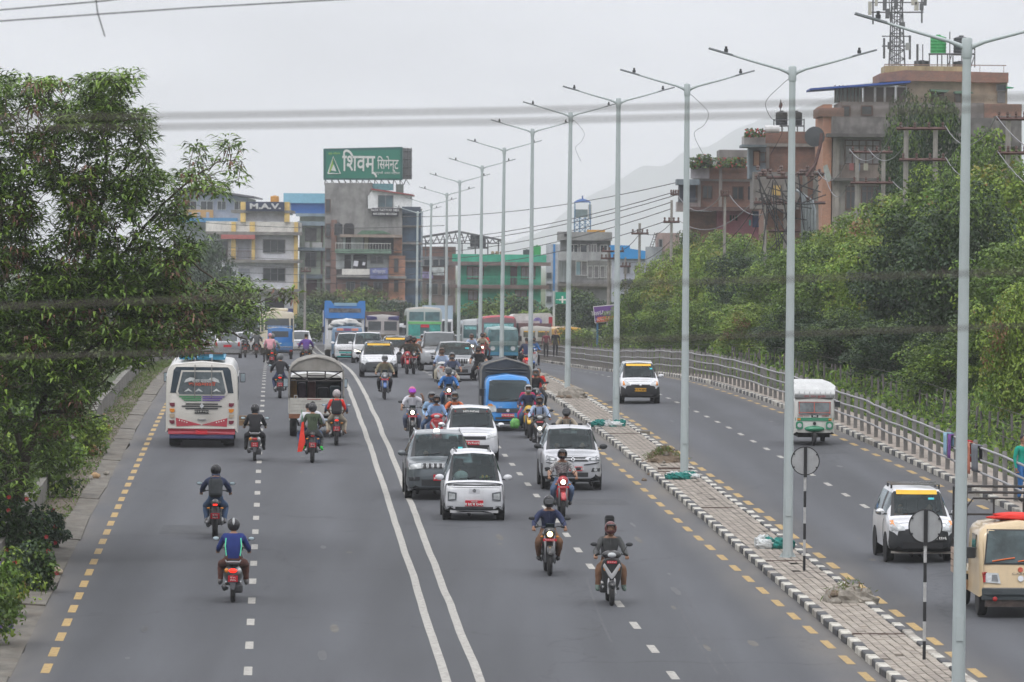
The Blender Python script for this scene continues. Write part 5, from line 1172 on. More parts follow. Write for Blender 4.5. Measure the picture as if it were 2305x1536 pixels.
# --- taxi with black bumper on the side road
def d_alto(s,r,L,W,H):
    s.rect('taxi_banner',-.47,.47,1.40,1.48,sigy,mirror=False,th=.015); MB().lathe([(.02,0),(.02,1.0)],(-.5,-.2,1.56),chrome,axis='X',n=8).build('roof_bar',r)
    MB().box(-.48,.48,-.25,-.18,1.52,1.60,M('roof_bar_white',(.6,.6,.6))).build('roof_carrier',r)
    s.dec('headlamp',[(.38,.70),(.66,.68),(.66,.85),(.58,.88),(.42,.79)],lens,th=.018); s.dec('indicator',[(.58,.70),(.665,.69),(.665,.84),(.60,.86)],amb,th=.024)
    s.rect('grille',-.36,.36,.66,.74,black,mirror=False,th=.02); s.disc('emblem',0,.71,.04,chrome,mirror=False,th=.03); s.plate(0,.54,.43,.13,'बा १ ज ४४९५',platy,platk)
    s.rect('screen_sticker',.42,.52,1.28,1.33,aqua,mirror=False); s.rect('air_intake',-.45,.45,.30,.42,M('intake',(.015,.015,.017)),mirror=False,th=.036)
car(1440,909,3.45,1.49,1.50,'white taxi with yellow roof banner and black bumper alone on the side road',pw_,dict(nose=.82,cowl=.95,hood=.8,ws=.6,rear=.3,zb=.24,rw=.74,tail=1.0),details=d_alto,wr=.28,mirror=pw_,mats=carmats(pw_,lower=black,lz=1.6,lfr=3.6))
# --- mini truck taxi/hatch at right
def d_nano(s,r,L,W,H):
    s.rect('taxi_banner',-.46,.46,1.47,1.56,sigy,mirror=False,th=.015)
    for y in (-.25,.45): MB().box(-.56,.56,y,y+.05,1.66,1.70,chrome).box(-.56,-.52,y,y+.05,1.58,1.66,black).box(.52,.56,y,y+.05,1.58,1.66,black).build('roof_carrier',r)
    s.dec('headlamp',[(.40,.74),(.70,.70),(.72,.9),(.62,.95),(.42,.82)],lens,th=.018); s.dec('indicator',[(.6,.82),(.71,.85),(.70,.93),(.62,.94)],amb,th=.022)
    s.rect('grille',-.3,.3,.68,.75,M('grille_grey',(.12,.12,.13)),mirror=False,th=.034); s.plate(.32,.57,.4,.11,'बा १ ज ११०६',platb,platw); s.rect('air_intake',-.45,.45,.33,.48,M('intake',(.015,.015,.017)),mirror=False,th=.036); s.rect('bumper_lip',-.7,.7,.22,.27,M('lip_dusty',(.22,.2,.18)),mirror=False,th=.02)
    s.rect('screen_sticker',.25,.38,1.36,1.40,aqua,mirror=False)
car(2072,1266,3.6,1.50,1.53,'white taxi with yellow banner and roof carrier behind the front round sign',pw_,dict(nose=.88,cowl=1.0,hood=.8,ws=.55,rear=.3,zb=.26,rw=.74,tail=1.0),details=d_nano,wr=.29,mirror=chrome,mats=carmats(pw_,lower=black,lz=1.6,lfr=3.6))
# --- distant taxis and cars
def d_taxi2(s,r,L,W,H):
    s.rect('taxi_banner',-.50,.50,1.39,1.48,sigy,mirror=False,th=.015); MB().box(-.5,.5,-.25,-.18,1.56,1.60,chrome).box(-.5,-.46,-.25,-.18,1.48,1.56,black).box(.46,.5,-.25,-.18,1.48,1.56,black).build('roof_carrier',r)
    s.rect('bumper_grey',-.74,.74,.26,.62,M('bumper_dark_grey',(.06,.065,.07),rough=.6),mirror=False,th=.03); s.dec('headlamp',[(.44,.66),(.74,.72),(.73,.92),(.66,.95)],lens,th=.018); s.dec('grille',[(-.3,.62),(.3,.62),(.4,.68),(-.4,.68)],M('grille_grey',(.12,.12,.13)),mirror=False,th=.03)
spec_h=dict(nose=.80,cowl=.97,hood=.9,ws=.62,rear=.32,zb=.22,rw=.74,tail=1.0)
car(853,850,3.55,1.62,1.50,'white taxi with grey bumper and yellow roof band leading the far queue',pw_,spec_h,details=d_taxi2,mirror=black,mats=carmats(pw_,lower=M('bumper_dark_grey',(.06,.065,.07),rough=.6),lz=1.6,lfr=3.6))
car(893,842,3.5,1.58,1.50,'second taxi with yellow roof band, mostly hidden behind the leading taxi',pw_,spec_h,details=d_taxi2,mirror=pw_,d=262)
def d_plain(drl=False,green=False,grl=True):
    def f(s,r,L,W,H):
        s.dec('headlamp',[(.46,.66),(.74,.70),(.72,.82),(.48,.76)],lens,th=.018)
        if green: s.rect('green_bumper_strip',-.72,.72,.5,.58,M('strip_teal',(.06,.38,.36)),mirror=False,th=.025); s.rect('green_lip',-.7,.7,.28,.34,M('strip_teal',(.06,.38,.36)),mirror=False,th=.025); s.rect('nose_gap',-.62,.62,.62,.67,black,mirror=False,th=.02); s.rect('number_plate',-.22,.22,.40,.5,M('plate_grey',(.2,.22,.23)),mirror=False,th=.03)
        elif grl: s.rect('grille',-.42,.42,.56,.72,black,mirror=False); s.rect('grille_bar',-.4,.4,.63,.65,chrome,mirror=False,th=.02)
        if drl: s.dec('lit_headlamp',[(.44,.62),(.74,.56),(.76,.66),(.46,.70)],litw,th=.03,mirror=False) if False else s.dec('running_lamp',[(-.76,.66),(-.44,.56),(-.42,.62),(-.74,.74)],litw,th=.03,mirror=False)
        s.rect('lower_grille',-.5,.5,.30,.44,black,mirror=False)
    return f
car(788,829,3.9,1.68,1.56,'white electric hatchback with teal bumper strips in the far queue',pw_,spec_h,details=d_plain(green=True),d=295,mirror=pw_)
car(830,830,4.0,1.72,1.62,'white hatchback with a bright running lamp beside the teal-striped car',pw_,dict(nose=.85,cowl=1.0,hood=.95,ws=.65,rear=.35,zb=.22,rw=.76,tail=1.0),details=d_plain(drl=True),d=288,mirror=pw_)
def d_suv(s,r,L,W,H):
    s.dec('headlamp',[(.48,.84),(.84,.88),(.82,1.0),(.5,.94)],lens,th=.018); s.dec('grille',[(-.46,.74),(.46,.74),(.48,.95),(-.48,.95)],black,mirror=False)
    for k in range(8): x=-.4+k*.114; s.rect('grille_bar',x-.012,x+.012,.75,.94,chrome,mirror=False,th=.022)
    s.dec('bumper_blade',[(.3,.60),(.86,.72),(.86,.66),(.3,.55)],chrome,th=.02); s.rect('lower_grille',-.5,.5,.36,.5,black,mirror=False); s.rect('number_plate',-.22,.22,.60,.70,M('plate_silver',(.35,.36,.37)),mirror=False,th=.03); s.rect('screen_sticker',.42,.58,1.36,1.42,aqua,mirror=False)
car(1028,858,4.3,1.80,1.60,'silver crossover with upright chrome grille behind the queue of riders',psil,dict(nose=.98,cowl=1.07,hood=1.1,ws=.68,rear=.4,zb=.24,rw=.72,tail=1.05),details=d_suv,wr=.34,mirror=psil,d=230)
car(991,848,4.6,1.85,1.78,'tall silver-white SUV with dark glass left of the silver crossover',psil,dict(nose=1.0,cowl=1.12,hood=1.1,ws=.6,rear=.35,zb=.28,rw=.76,tail=1.1),details=d_plain(),wr=.37,rails=chrome,d=252,mirror=psil,glass=gopq)
car(1015,790,4.2,1.7,1.48,'small white saloon between lamp posts above the silver crossover',pw_,spec_h,details=d_plain(),d=380)
# rear facing cars on the left
def d_rear(s,r,L,W,H):
    s.dec('tail_lamp',[(.60,.72),(.74,.70),(.74,.98),(.64,.98)],redl,face='r'); s.rect('rear_bumper',-.76,.76,.32,.52,M('bumper_silver',(.33,.34,.35),rough=.4),face='r',mirror=False,th=.03); s.rect('number_plate',-.24,.24,.66,.8,platr,face='r',mirror=False,th=.02)
    s.rect('chrome_strip',-.4,.4,.86,.89,chrome,face='r',mirror=False)
spec_r=dict(nose=.8,cowl=.95,hood=.95,ws=.65,rear=.38,zb=.24,rw=.76,tail=.98)
def rcar(px,d,label,p,W=1.68,H=1.5):
    return car(px,0,4.0,W,H,label,p,spec_r,face='r',d=d,details=d_rear,glass=gopq)
rcar(513,322,'silver saloon driving away in the left lane ahead of the white and red bus',psil); rcar(465,345,'white car driving away at the far left, partly behind leaves',pw_); rcar(552,365,'white car far ahead between the silver saloon and the two riders',pw_); rcar(677,385,'white car far ahead right of the blue pickup',pw_,1.7,1.6)
rcar(425,372,'dark car at the far left edge of the lanes behind leaves',paint('dark_blue',(.05,.07,.12)))
# --- boxy vehicles
def boxst(L,W,H,zb=.35,slope=.25,bev=.12,top=.18,rs=.1,crown=.06,flat=.92,roofs=1.0):
    w_=W/2
    def ring(f,zt,z0): return [(0,z0),(w_*f*.92,z0),(w_*f,z0+.1),(w_*f,(z0+zt)*.5),(w_*f*.985,zt-top*1.6),(w_*f*.95*roofs,zt-top*.45),(w_*f*.8*roofs,zt-.02),(0,zt+crown)]
    return [(-L/2,ring(flat,H-.12,zb+.05)),(-L/2+bev*.35,ring(.97,H-.05,zb)),(-L/2+bev,ring(1,H,zb)),(-L/2+bev+.6,ring(1,H,zb)),(0,ring(1,H,zb)),(L/2-.7,ring(1,H,zb)),(L/2-rs,ring(1,H,zb)),(L/2-rs*.3,ring(.97,H-.05,zb)),(L/2,ring(flat,H-.12,zb+.05))]
class Box(Shell):
    def __init__(s,root,L,W,H,mat,slope=0,rslope=0,zs=1.0,lower=None,roofm=None,**k):
        st=boxst(L,W,H,**k); L2=L/2
        st2=[]
        for y,ring in st: st2.append((y,ring))
        s.sl=slope
        def mt(u,v):
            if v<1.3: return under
            if lower and v<2.6: return lower
            if roofm and v>5.2: return roofm
            return mat
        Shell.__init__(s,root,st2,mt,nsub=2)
        # shear front (and rear) faces backwards above zs
        me=s.ob.data
        for v in me.vertices:
            if v.co.y<-L/2+.8 and v.co.z>zs: v.co.y+=slope*(v.co.z-zs)*min(1,(-L/2+.8-v.co.y)/.8)
            if v.co.y>L/2-.8 and v.co.z>zs: v.co.y-=rslope*(v.co.z-zs)*min(1,(v.co.y-L/2+.8)/.8)
        me.update(); s.bvh=BVHTree.FromPolygons([v.co.copy() for v in me.vertices],[tuple(p.vertices) for p in me.polygons])
def vroot(name,label,cat_,px,py,L,face='f',d=None,rz=0,group=None):
    g=G(px,py) if d is None else GD(px,d); off=L/2*.8; x,y=g.x-HEAD*off,g.y+off; pit=math.atan2(gz(y+1)-gz(y-1),2)
    h=HEAD+(0 if face=='f' else math.pi)+rz; r=tag(empty(name,(x,y,H(x,y)),h),label,cat_,group); r.rotation_euler=(pit if face=='f' else -pit,0,h); return r
def sidewin(s,L,W,z0,z1,n,y0,y1,mat=gopq):
    for sx in (-1,1):
        for k in range(n):
            a=y0+(y1-y0)*k/n+.05; b=y0+(y1-y0)*(k+1)/n-.05; x=sx*(W/2+.012); MB().box(min(x,x-sx*.04),max(x,x-sx*.04),a,b,z0,z1,mat).build('side_window',s.root)
def bigmirrors(root,x,y,z,m=black,h=.3):
    for sx in (-1,1):
        mb=MB(); mb.cbox((sx*(x+.12),y,z),(.16,.08,h),m); mb.tube([(sx*x*.96,y+.05,z+h*.4),(sx*(x+.1),y,z+h*.4)],.015,m,n=4); mo=mb.build('wing_mirror',root,bevel=.02); MB().cbox((sx*(x+.12),y+.045,z),(.13,.008,h*.85),M('mirror_glass',(.3,.36,.4),rough=.1,var=.2)).build('mirror_glass',mo)
# white and red minibus seen from behind
r=vroot('minibus','white and red minibus seen from behind with blue roof rack, in the left lane','minibus',454,1006,6.4,face='r'); L=6.4;W=2.22;Hh=2.62
pbus=paint('bus_white',(.56,.54,.50)); redp=paint('bus_red',(.36,.02,.04)); navp=paint('bus_navy',(.05,.055,.14))
s=Box(r,L,W,Hh,pbus,slope=.12,rslope=.07,zs=1.3,zb=.5,rs=.1,top=.22,roofs=.93); F_='r'
s.dec('rear_window_surround',[(-.98,1.70),(.98,1.70),(.88,2.40),(.80,2.50),(-.80,2.50),(-.88,2.40)],M('bus_dark_glass',(.03,.045,.06),rough=.12,var=.3,scale=1.5),face='r',mirror=False,th=.012)
s.dec('window_frame',[(-.74,1.62),(.74,1.62),(.80,1.72),(.64,2.40),(-.64,2.40),(-.80,1.72)],pbus,face='r',mirror=False,th=.03)
s.dec('rear_window',[(-.70,1.66),(.70,1.66),(.74,1.74),(.60,2.35),(-.60,2.35),(-.74,1.74)],M('bus_rear_glass',(.09,.11,.12),rough=.12,var=.75,scale=2.2,spec=.7),face='r',mirror=False,th=.045)
wlt=M('window_letters',(.5,.52,.52),var=.2,scale=6); rlt=M('window_letters_red',(.5,.1,.06),var=.1)
for x in (-1,1): s.dec('window_emblem',[(x*.55,2.02),(x*.5,2.12),(x*.38,2.18),(x*.25,2.17),(x*.2,2.12),(x*.3,2.08)],wlt,face='r',mirror=False,th=.05)
s.txt('संसार यातायात',0,2.07,.14,wlt,'r',off=.056,sx=.8,bold=.003); s.txt('काठमाडौँ',0,1.97,.13,rlt,'r',off=.056,sx=1.9,bold=.004)
for x in (-.45,.42,.1): s.dec('window_emblem',[(x-.13,1.74),(x,1.84),(x+.13,1.74),(x+.05,1.75),(x,1.79),(x-.05,1.75)],wlt,face='r',mirror=False,th=.05)
for k,(c1,c2) in enumerate(((M('stripe_purple',(.13,.08,.3)),M('stripe_green',(.05,.25,.1))),)*3):
    z=1.60-k*.055; w_=.70-k*.07
    s.rect('body_stripe',-w_,-.02,z-.03,z,c1,face='r',mirror=False,th=.034-.001*k); s.rect('body_stripe',.02,w_,z-.03,z,c2,face='r',mirror=False,th=.034-.001*k)
for k,(z,hw) in enumerate(((1.36,.5),(1.29,.62),(1.22,.5))): s.rect('garnish_bar',-hw,hw,z-.02,z+.018,black,face='r',mirror=False,th=.022)
s.dec('diamond_badge',[(0,1.21),(.07,1.30),(0,1.39),(-.07,1.30)],chrome,face='r',mirror=False,th=.04)
s.plate(0,1.12,.44,.12,'बा २ ख ७९०६',platb,M('letters_dim',(.35,.35,.33),var=0),face='r')
for k,(z,m) in enumerate(((1.33,M('lamp_maroon',(.15,.02,.04),rough=.3)),(1.15,amb),(.98,M('lamp_clear',(.35,.28,.2),rough=.3)),(.79,M('lamp_maroon',(.15,.02,.04),rough=.3)))):
    s.dec('tail_lamp',[(.84,z+.06),(1.0,z+.06),(.985,z-.02),(.92,z-.06),(.84,z-.04)],m,face='r',th=.03)
s.dec('red_chevron',[(.02,.70),(.78,.66),(.80,.93),(.02,.72)],redp,face='r',th=.018); 
for x in (-1,1):
    for k in range(4): s.disc('chevron_dot',x*(.46+k*.075),.79+k*.02,.02,platw,face='r',mirror=False,th=.03,n=6)
s.rect('bumper_lip',-1.03,1.03,.60,.64,pbus,face='r',mirror=False,th=.07); s.dec('red_bumper',[(-1.03,.42),(1.03,.42),(1.04,.6),(-1.04,.6)],redp,face='r',mirror=False,th=.05)
r_b=MB().box(-1.0,1.0,L/2-.1,L/2+.03,.28,.44,navp).build('navy_bumper',r,bevel=.03); s.rect('number_plate',-.18,.18,.42,.55,platr,face='r',mirror=False,th=.07); s.rect('door_handle',-.17,.17,1.36,1.40,black,face='r',mirror=False,th=.05) if False else None
s.rect('tailgate_handle',-.13,.13,.86,.90,M('handle_grey',(.25,.25,.25)),face='r',mirror=False,th=.04)
MB().box(-.9,.9,2.4,2.9,.22,.34,under).box(-.35,.35,1.9,2.6,.2,.38,under).build('rear_axle',r)
MB().box(-.95,.95,2.6,2.95,.30,.5,under).build('under_panel',r)
for x in (-1,1):
    for y in (-2.1,2.0): wheel(r,x*.84,y,.37,.34)
    MB().box(x*.80-.2,x*.80+.2,2.45,2.48,.12,.45,black).build('mud_flap',r)
bigmirrors(r,W/2,-2.9,1.95); sidewin(s,L,W,1.45,2.2,5,-2.4,2.6)
rk=M('rack_blue',(.04,.22,.36),rough=.5); mb=MB()
for x in (-.66,-.2,.36): mb.box(x,x+.34,2.2,2.25,2.70,2.88,rk)
mb.box(-.7,.72,-1.5,2.2,2.70,2.76,rk); mb.build('roof_rack',r)
mb=MB()
for x in (-.30,.22): mb.tube([(x,3.28,1.55),(x,3.22,2.5),(x,2.7,2.78)],.014,M('ladder_grey',(.2,.19,.18)),n=5)
mb.build('roof_ladder',r); mb=MB().box(-.62,.7,2.15,2.35,2.88,2.93,M('rack_brown',(.12,.06,.05))); mb.build('rack_rail',r)
# canvas-topped pickup from behind
r=vroot('covered_truck','white pickup truck from behind with grey canvas hood over an open metal frame','truck',711,984,4.9,face='r'); L=4.9;W=1.75
cvs=M('canvas_grey',(.25,.24,.22),rough=.95,var=.25,scale=2,dirt=.4,bump=.3); cvi=M('canvas_inside',(.06,.06,.06),rough=.95); tg=M('tailgate_white',(.5,.49,.45),rough=.6,var=.12,dirt=.3); rust=M('rust_brown',(.2,.09,.05),rough=.9,var=.3,scale=6)
b0=-.1; b1=L/2; zt=.78
mb=MB(); mb.box(-.86,.86,b0,b1-.04,zt-.06,zt,tg)
for k in range(5): z=zt+.03+k*.105; mb.box(-.88,.88,b1-.05,b1,z-.048,z+.045,tg)
mb.box(-.88,.88,b1-.04,b1-.015,zt,1.28,tg)
for sx in (-1,1): mb.box(sx*.88-.02,sx*.88+.02,b0,b1,zt,1.28,tg)
mb.build('cargo_bed',r)
MB().box(-.15,.3,b1+.0,b1+.015,1.235,1.25,redl).build('reflector_strip',r)
for x in (-.72,.62): MB().tube([(x,b1+.01,1.27),(x,b1+.02,1.36),(x+.09,b1+.02,1.36),(x+.09,b1+.01,1.27)],.016,tg,n=5).build('latch',r)
MB().box(-.88,-.42,b1-.06,b1+.02,.62,.76,rust).box(.5,.88,b1-.06,b1+.02,.62,.76,rust).build('rear_crossbar',r); MB().box(-.86,-.5,b1-.1,b1-.02,.42,.62,M('mud_flap_brown',(.25,.15,.08),rough=.9,var=.3)).build('mud_flap',r)
# canvas arched
prof=[(-.90,1.28),(-.90,1.9),(-.88,2.14),(-.80,2.30),(-.6,2.45),(-.3,2.55),(0,2.60),(.3,2.55),(.6,2.45),(.80,2.30),(.88,2.14),(.90,1.9),(.90,1.28)]
vs=[];fs=[]; ysv=[b0,b0+.6,b0+1.2,b0+1.8,b1-.02]; n=len(prof)
for i,y in enumerate(ysv):
    for k,(x,z) in enumerate(prof): vs.append((x,y+(.05 if i==4 and k in(0,12) else 0),z+(.03 if (i%2==0 and 2<k<10) else -.015 if 2<k<10 else 0)))
for i in range(4):
    for k in range(n-1): a=i*n+k; fs.append((a,a+1,a+1+n,a+n))
o=MB().add(vs,fs,cvs).build('canvas_hood',r,smooth=True); sm=o.modifiers.new('thick','SOLIDIFY'); sm.thickness=.03
pts=[(x*.985,z) for x,z in prof[2:11]]+[(.80,2.2),(.6,2.28),(.3,2.33),(0,2.35),(-.3,2.33),(-.6,2.28),(-.80,2.2)]
for k in range(len(prof)-1): MB().tube([(prof[k][0]*.98,b1,prof[k][1]),(prof[k+1][0]*.98,b1,prof[k+1][1])],.028,cvs,n=6).build('canvas_edge',r)
MB().prism([(-.86,2.16),(-.78,2.32),(-.58,2.46),(0,2.58),(.58,2.46),(.78,2.32),(.86,2.16)],b1-.03,b1-.01,cvs).build('canvas_flap',r)
fm=M('frame_black',(.05,.045,.045),rough=.7,var=.3); mb=MB()
for p,q in (((-.86,1.28),(-.86,2.2)),((.86,1.28),(.86,2.2)),((-.86,2.15),(.86,2.15)),((-.28,1.85),(-.28,2.15)),((.30,1.85),(.30,2.15)),((-.28,2.0),(.30,2.0)),((-.82,2.15),(-.28,1.85)),((.82,2.15),(.30,1.85)),((-.86,1.84),(.86,1.84))): mb.tube([(p[0],b1-.06,p[1]),(q[0],b1-.06,q[1])],.022,fm,n=5)
mb.build('hoop_frame',r)
MB().box(-.84,.84,b0,b0+.03,.8,1.85,M('cab_back_dark',(.035,.04,.05))).build('front_screen',r)
for (a,b_,c_,m) in ((-.8,-.45,1.6,M('load_teal',(.08,.14,.17),var=.3)),(-.42,-.05,1.55,M('load_dark',(.04,.045,.06),var=.3)),(.0,.28,1.75,M('load_maroon',(.13,.05,.05),var=.3)),(.32,.6,1.7,M('load_purple',(.07,.04,.07),var=.3)),(.62,.84,1.8,M('load_ochre',(.28,.15,.03),var=.3))): MB().box(a,b_,b0+.3,b0+.8,.78,c_,m).build('cargo',r,bevel=.06)
s=Box(r,1.7,1.7,1.95,paint('truck_white',(.5,.5,.48)),slope=.2,zs=1.1,zb=.4)
s.ob.location=(0,-1.55,0)
for x in (-1,1):
    for y in (-1.55,1.45): wheel(r,x*.73,y,.33,.22)
MB().box(-.6,.6,-2,2.2,.36,.6,under).build('chassis',r); bigmirrors(r,.86,-2.0,1.6)
# blue mini truck with tarpaulin
r=vroot('mini_truck','bright blue mini truck with dark tarpaulin hood over its bed','truck',1142,970,3.9); L=3.9; W=1.5
s=Box(r,1.75,W,1.82,pbl,slope=.34,zs=.98,zb=.30,top=.14,bev=.18,roofs=.92); s.ob.location=(0,-1.05,0)
s.bvh=BVHTree.FromPolygons([v.co+Vector((0,-1.05,0)) for v in s.ob.data.vertices],[tuple(p.vertices) for p in s.ob.data.polygons])
tg2=M('truck_windscreen_painted_reflection',(.025,.04,.045),rough=.05,var=.3,scale=1.3,spec=.45)  # dark glass with a cloud reflection mottled into its colour
s.dec('windscreen',[(-.66,1.06),(-.5,.99),(.5,.99),(.66,1.06),(.62,1.66),(.5,1.70),(-.5,1.70),(-.62,1.66)],tg2,mirror=False,th=.02)
s.dec('headlamp',[(.36,.66),(.68,.60),(.70,.86),(.56,.92),(.42,.84)],lens,th=.02); s.dec('indicator',[(.5,.83),(.68,.85),(.66,.90),(.54,.91)],amb,th=.026)
s.dec('grille',[(-.40,.62),(.40,.62),(.38,.76),(-.38,.76)],black,mirror=False,th=.02); 
for z in (.66,.71): s.rect('grille_bar',-.36,.36,z,z+.015,M('grille_bar',(.1,.1,.11)),mirror=False,th=.03)
s.disc('emblem',0,.69,.055,chrome,mirror=False,th=.035); s.plate(0,.53,.42,.11,'बा ७४ च १०६१'); s.rect('lower_grille',-.42,.42,.40,.47,black,mirror=False,th=.02); s.dec('fog_lamp',[(.5,.42),(.62,.42),(.56,.51)],lens,th=.02); s.rect('front_skirt',-.68,.68,.24,.33,M('skirt_black',(.03,.035,.045)),mirror=False,th=.03); s.txt('TATA',-.26,.80,.05,platw)
for x in (-.35,.1): q=[(a,s.y(a,b)-.035,b) for a,b in ((x,1.03),(x+.28,1.10),(x+.38,1.12))]; MB().tube(q,.01,black,n=4).build('wiper',r)
bigmirrors(r,W/2,-1.6,1.28,h=.24)
tp=M('tarpaulin_dark',(.055,.06,.065),rough=.8,var=.3,scale=2,bump=.5); te=M('tarpaulin_edge',(.22,.2,.17),rough=.9,var=.2)
prof=[(-.84,.75),(-.84,1.95),(-.78,2.12),(-.55,2.22),(0,2.36),(.55,2.22),(.78,2.12),(.84,1.95),(.84,.75)]
mb=MB().prism(prof,-.15,1.95,tp); mb.build('tarpaulin',r)
for k in range(len(prof)-1): MB().tube([(prof[k][0],-.16,prof[k][1]),(prof[k+1][0],-.16,prof[k+1][1])],.035,te,n=6).build('tarpaulin_edge',r)
for z in (2.02,1.92): MB().tube([(-.7,-.18,z),(-.2,-.19,z-.03),(.3,-.18,z),(.7,-.18,z-.02)],.02,tp,n=5).build('tarpaulin_fold',r)
MB().box(-.78,.78,-.1,1.95,.5,.76,M('bed_blue_grey',(.1,.12,.15),var=.2)).build('cargo_bed',r)
for x in (-1,1):
    for y in (-1.3,1.2): wheel(r,x*.64,y,.28,.17)
MB().box(-.5,.5,-1.7,1.9,.25,.5,under).build('chassis',r)
# white and green three-wheeler
r=vroot('three_wheeler','white and green three-wheeler tempo on the side road beside the railing','three-wheeler',1831,1003,3.3); W=1.28
pt=paint('tempo_white',(.55,.55,.52)); pgn=paint('tempo_green',(.01,.20,.10)); Hh=1.62
s=Box(r,3.1,W,1.55,pt,slope=.12,zs=.9,zb=.36,top=.1,bev=.22,flat=.85,roofs=.95)
s.dec('windscreen',[(-.50,.98),(.50,.98),(.52,1.38),(-.52,1.38)],M('tempo_windscreen',(.12,.14,.15),rough=.08,var=.6,scale=3,spec=.8),mirror=False,th=.03)
for (a,b_,c_,d_) in ((-.5,.5,1.36,1.375),(-.5,.5,1.03,1.045),(-.49,-.475,1.0,1.38),(.475,.49,1.0,1.38),(-.02,.0,1.05,1.36)): s.rect('windscreen_trim',a,b_,c_,d_,rlt,mirror=False,th=.04)
s.rect('green_band',-.6,.6,.78,.88,pgn,mirror=False,th=.02); s.rect('indicator',.44,.54,.80,.86,amb,th=.032)
for x in (-1,1): s.dec('headlamp_surround',[(x*.36,.55),(x*.36,.72),(x*.40,.76),(x*.54,.76),(x*.58,.72),(x*.58,.55),(x*.54,.52),(x*.4,.52)],pgn,mirror=False,th=.04); s.disc('headlamp',x*.47,.64,.07,lens,mirror=False,th=.055)
s.txt('एभरेष्ट यातायात',-.34,.93,.06,redl); s.txt('लगनखेल',.34,.935,.07,redl); s.rect('route_plate',-.1,.12,.89,.965,platb,mirror=False); s.txt('एबर',0.01,.925,.07,platw,bold=.003)
s.disc('horn',.0,.70,.05,black,mirror=False,th=.08)
MB().ell((0,-1.56,.53),(.32,.16,.10),pgn,n=14,m=8).build('front_mudguard',r,smooth=True)
MB().tube([(-.09,-1.5,.5),(-.09,-1.5,.26)],.03,black,n=6).tube([(.09,-1.5,.5),(.09,-1.5,.26)],.03,black,n=6).build('fork',r); e=empty('wheel',(0,-1.5,.24)); e.parent=r; MB().lathe([(.14,-.05),(.22,-.055),(.24,-.03),(.24,.03),(.22,.055),(.14,.05)],(0,0,0),tyre,axis='X',n=18).build('tyre',e,smooth=True); MB().lathe([(.14,-.04),(.14,.04)],(0,0,0),rimm,axis='X',n=12).build('rim',e)
for x in (-1,1): wheel(r,x*.52,.95,.24,.12)
rf=M('roof_canvas_white',(.5,.51,.51),rough=.7,var=.12,scale=3,bump=.3)
vs=[];fs=[]; pr=[(-1.5,1.50),(-1.58,1.62),(-1.45,1.76),(-1.25,1.86),(-1.0,1.98),(1.4,1.98),(1.5,1.9),(1.5,1.5)]
for sx in (-1,1):
    for y,z in pr: vs.append((sx*(.64 if z<1.9 else .56),y,z))
n=len(pr)
for k in range(n-1): fs.append((k,k+1,k+1+n,k+n))
fs.append(tuple(range(n))[::-1]); fs.append(tuple(range(n,2*n))); MB().add(vs,fs,rf).build('roof_canopy',r,bevel=.04)
for k in range(7): x=-.5+k*.165; MB().box(x,x+.02,-1.57,-1.52,1.52,1.7,M('fold_grey',(.4,.41,.42))).build('roof_fold',r)
text(r,'लगन  पाटन  पुल्चोक',.09,(0,-1.63,1.55),redl,ext=.003)
bigmirrors(r,.62,-1.35,1.3,h=.16); MB().box(-.62,-.6,-1.2,-.5,.95,1.4,gopq).build('side_window',r); MB().box(-.5,.5,-1.4,1.5,.26,.42,under).build('chassis',r)
# beige pickup at the right edge
r=vroot('pickup_truck','beige mini pickup with red cloth on its roof at the right edge','pickup truck',2291,1388,3.9); L=3.9; W=1.62
s=Box(r,1.9,W,1.84,pbei,slope=.50,zs=1.02,zb=.40,top=.13,bev=.22,roofs=.87); s.ob.location=(0,-1.0,0)
s.bvh=BVHTree.FromPolygons([v.co+Vector((0,-1.0,0)) for v in s.ob.data.vertices],[tuple(p.vertices) for p in s.ob.data.polygons])
s.dec('windscreen_seal',[(-.72,1.05),(.72,1.05),(.64,1.73),(-.64,1.73)],black,mirror=False,th=.014); s.dec('windscreen',[(-.69,1.08),(.69,1.08),(.615,1.70),(-.615,1.70)],M('pickup_windscreen',(.055,.08,.085),rough=.06,var=.55,scale=1.6,spec=.45),mirror=False,th=.024)
s.dec('headlamp_red',[(.68,.72),(.75,.70),(.77,.90),(.66,.90)],redl,th=.02); s.dec('headlamp',[(.40,.68),(.70,.70),(.69,.89),(.44,.88)],lens,th=.028); s.dec('headlamp_core',[(.45,.72),(.58,.73),(.57,.85),(.47,.85)],lensd,th=.036)
s.disc('emblem',0,.78,.06,chrome,mirror=False,th=.03); s.disc('red_sticker',0,.95,.05,rlt,mirror=False,th=.02); s.txt('CARRY',0,.87,.05,chrome,sx=2.2)
s.rect('bumper',-.77,.77,.36,.58,M('bumper_charcoal',(.04,.05,.055),rough=.6,var=.1),mirror=False,th=.05); s.plate(.0,.50,.40,.10,'बा ८ प १२४६'); s.rect('bumper_seam',-.76,.76,.575,.60,M('seam_grey',(.18,.17,.16)),mirror=False,th=.03); MB().ell((-.52,-2.02,.38),(.05,.03,.05),redl,n=8,m=5).build('bumper_bow',r)
for x in (-.56,-.05): q=[(a,s.y(a,b)-.045,b) for a,b in ((x,1.11),(x+.3,1.16),(x+.45,1.18))]; MB().tube(q,.014,M('wiper_orange',(.6,.13,.03)),n=4).build('wiper',r)
MB().tube([(-.38+.16*math.cos(t),-1.62,1.16+.10*math.sin(t)) for t in np.linspace(0,math.pi,9)],.015,M('wheel_ring_visible',(.03,.03,.03)),n=5).build('steering_wheel',r)
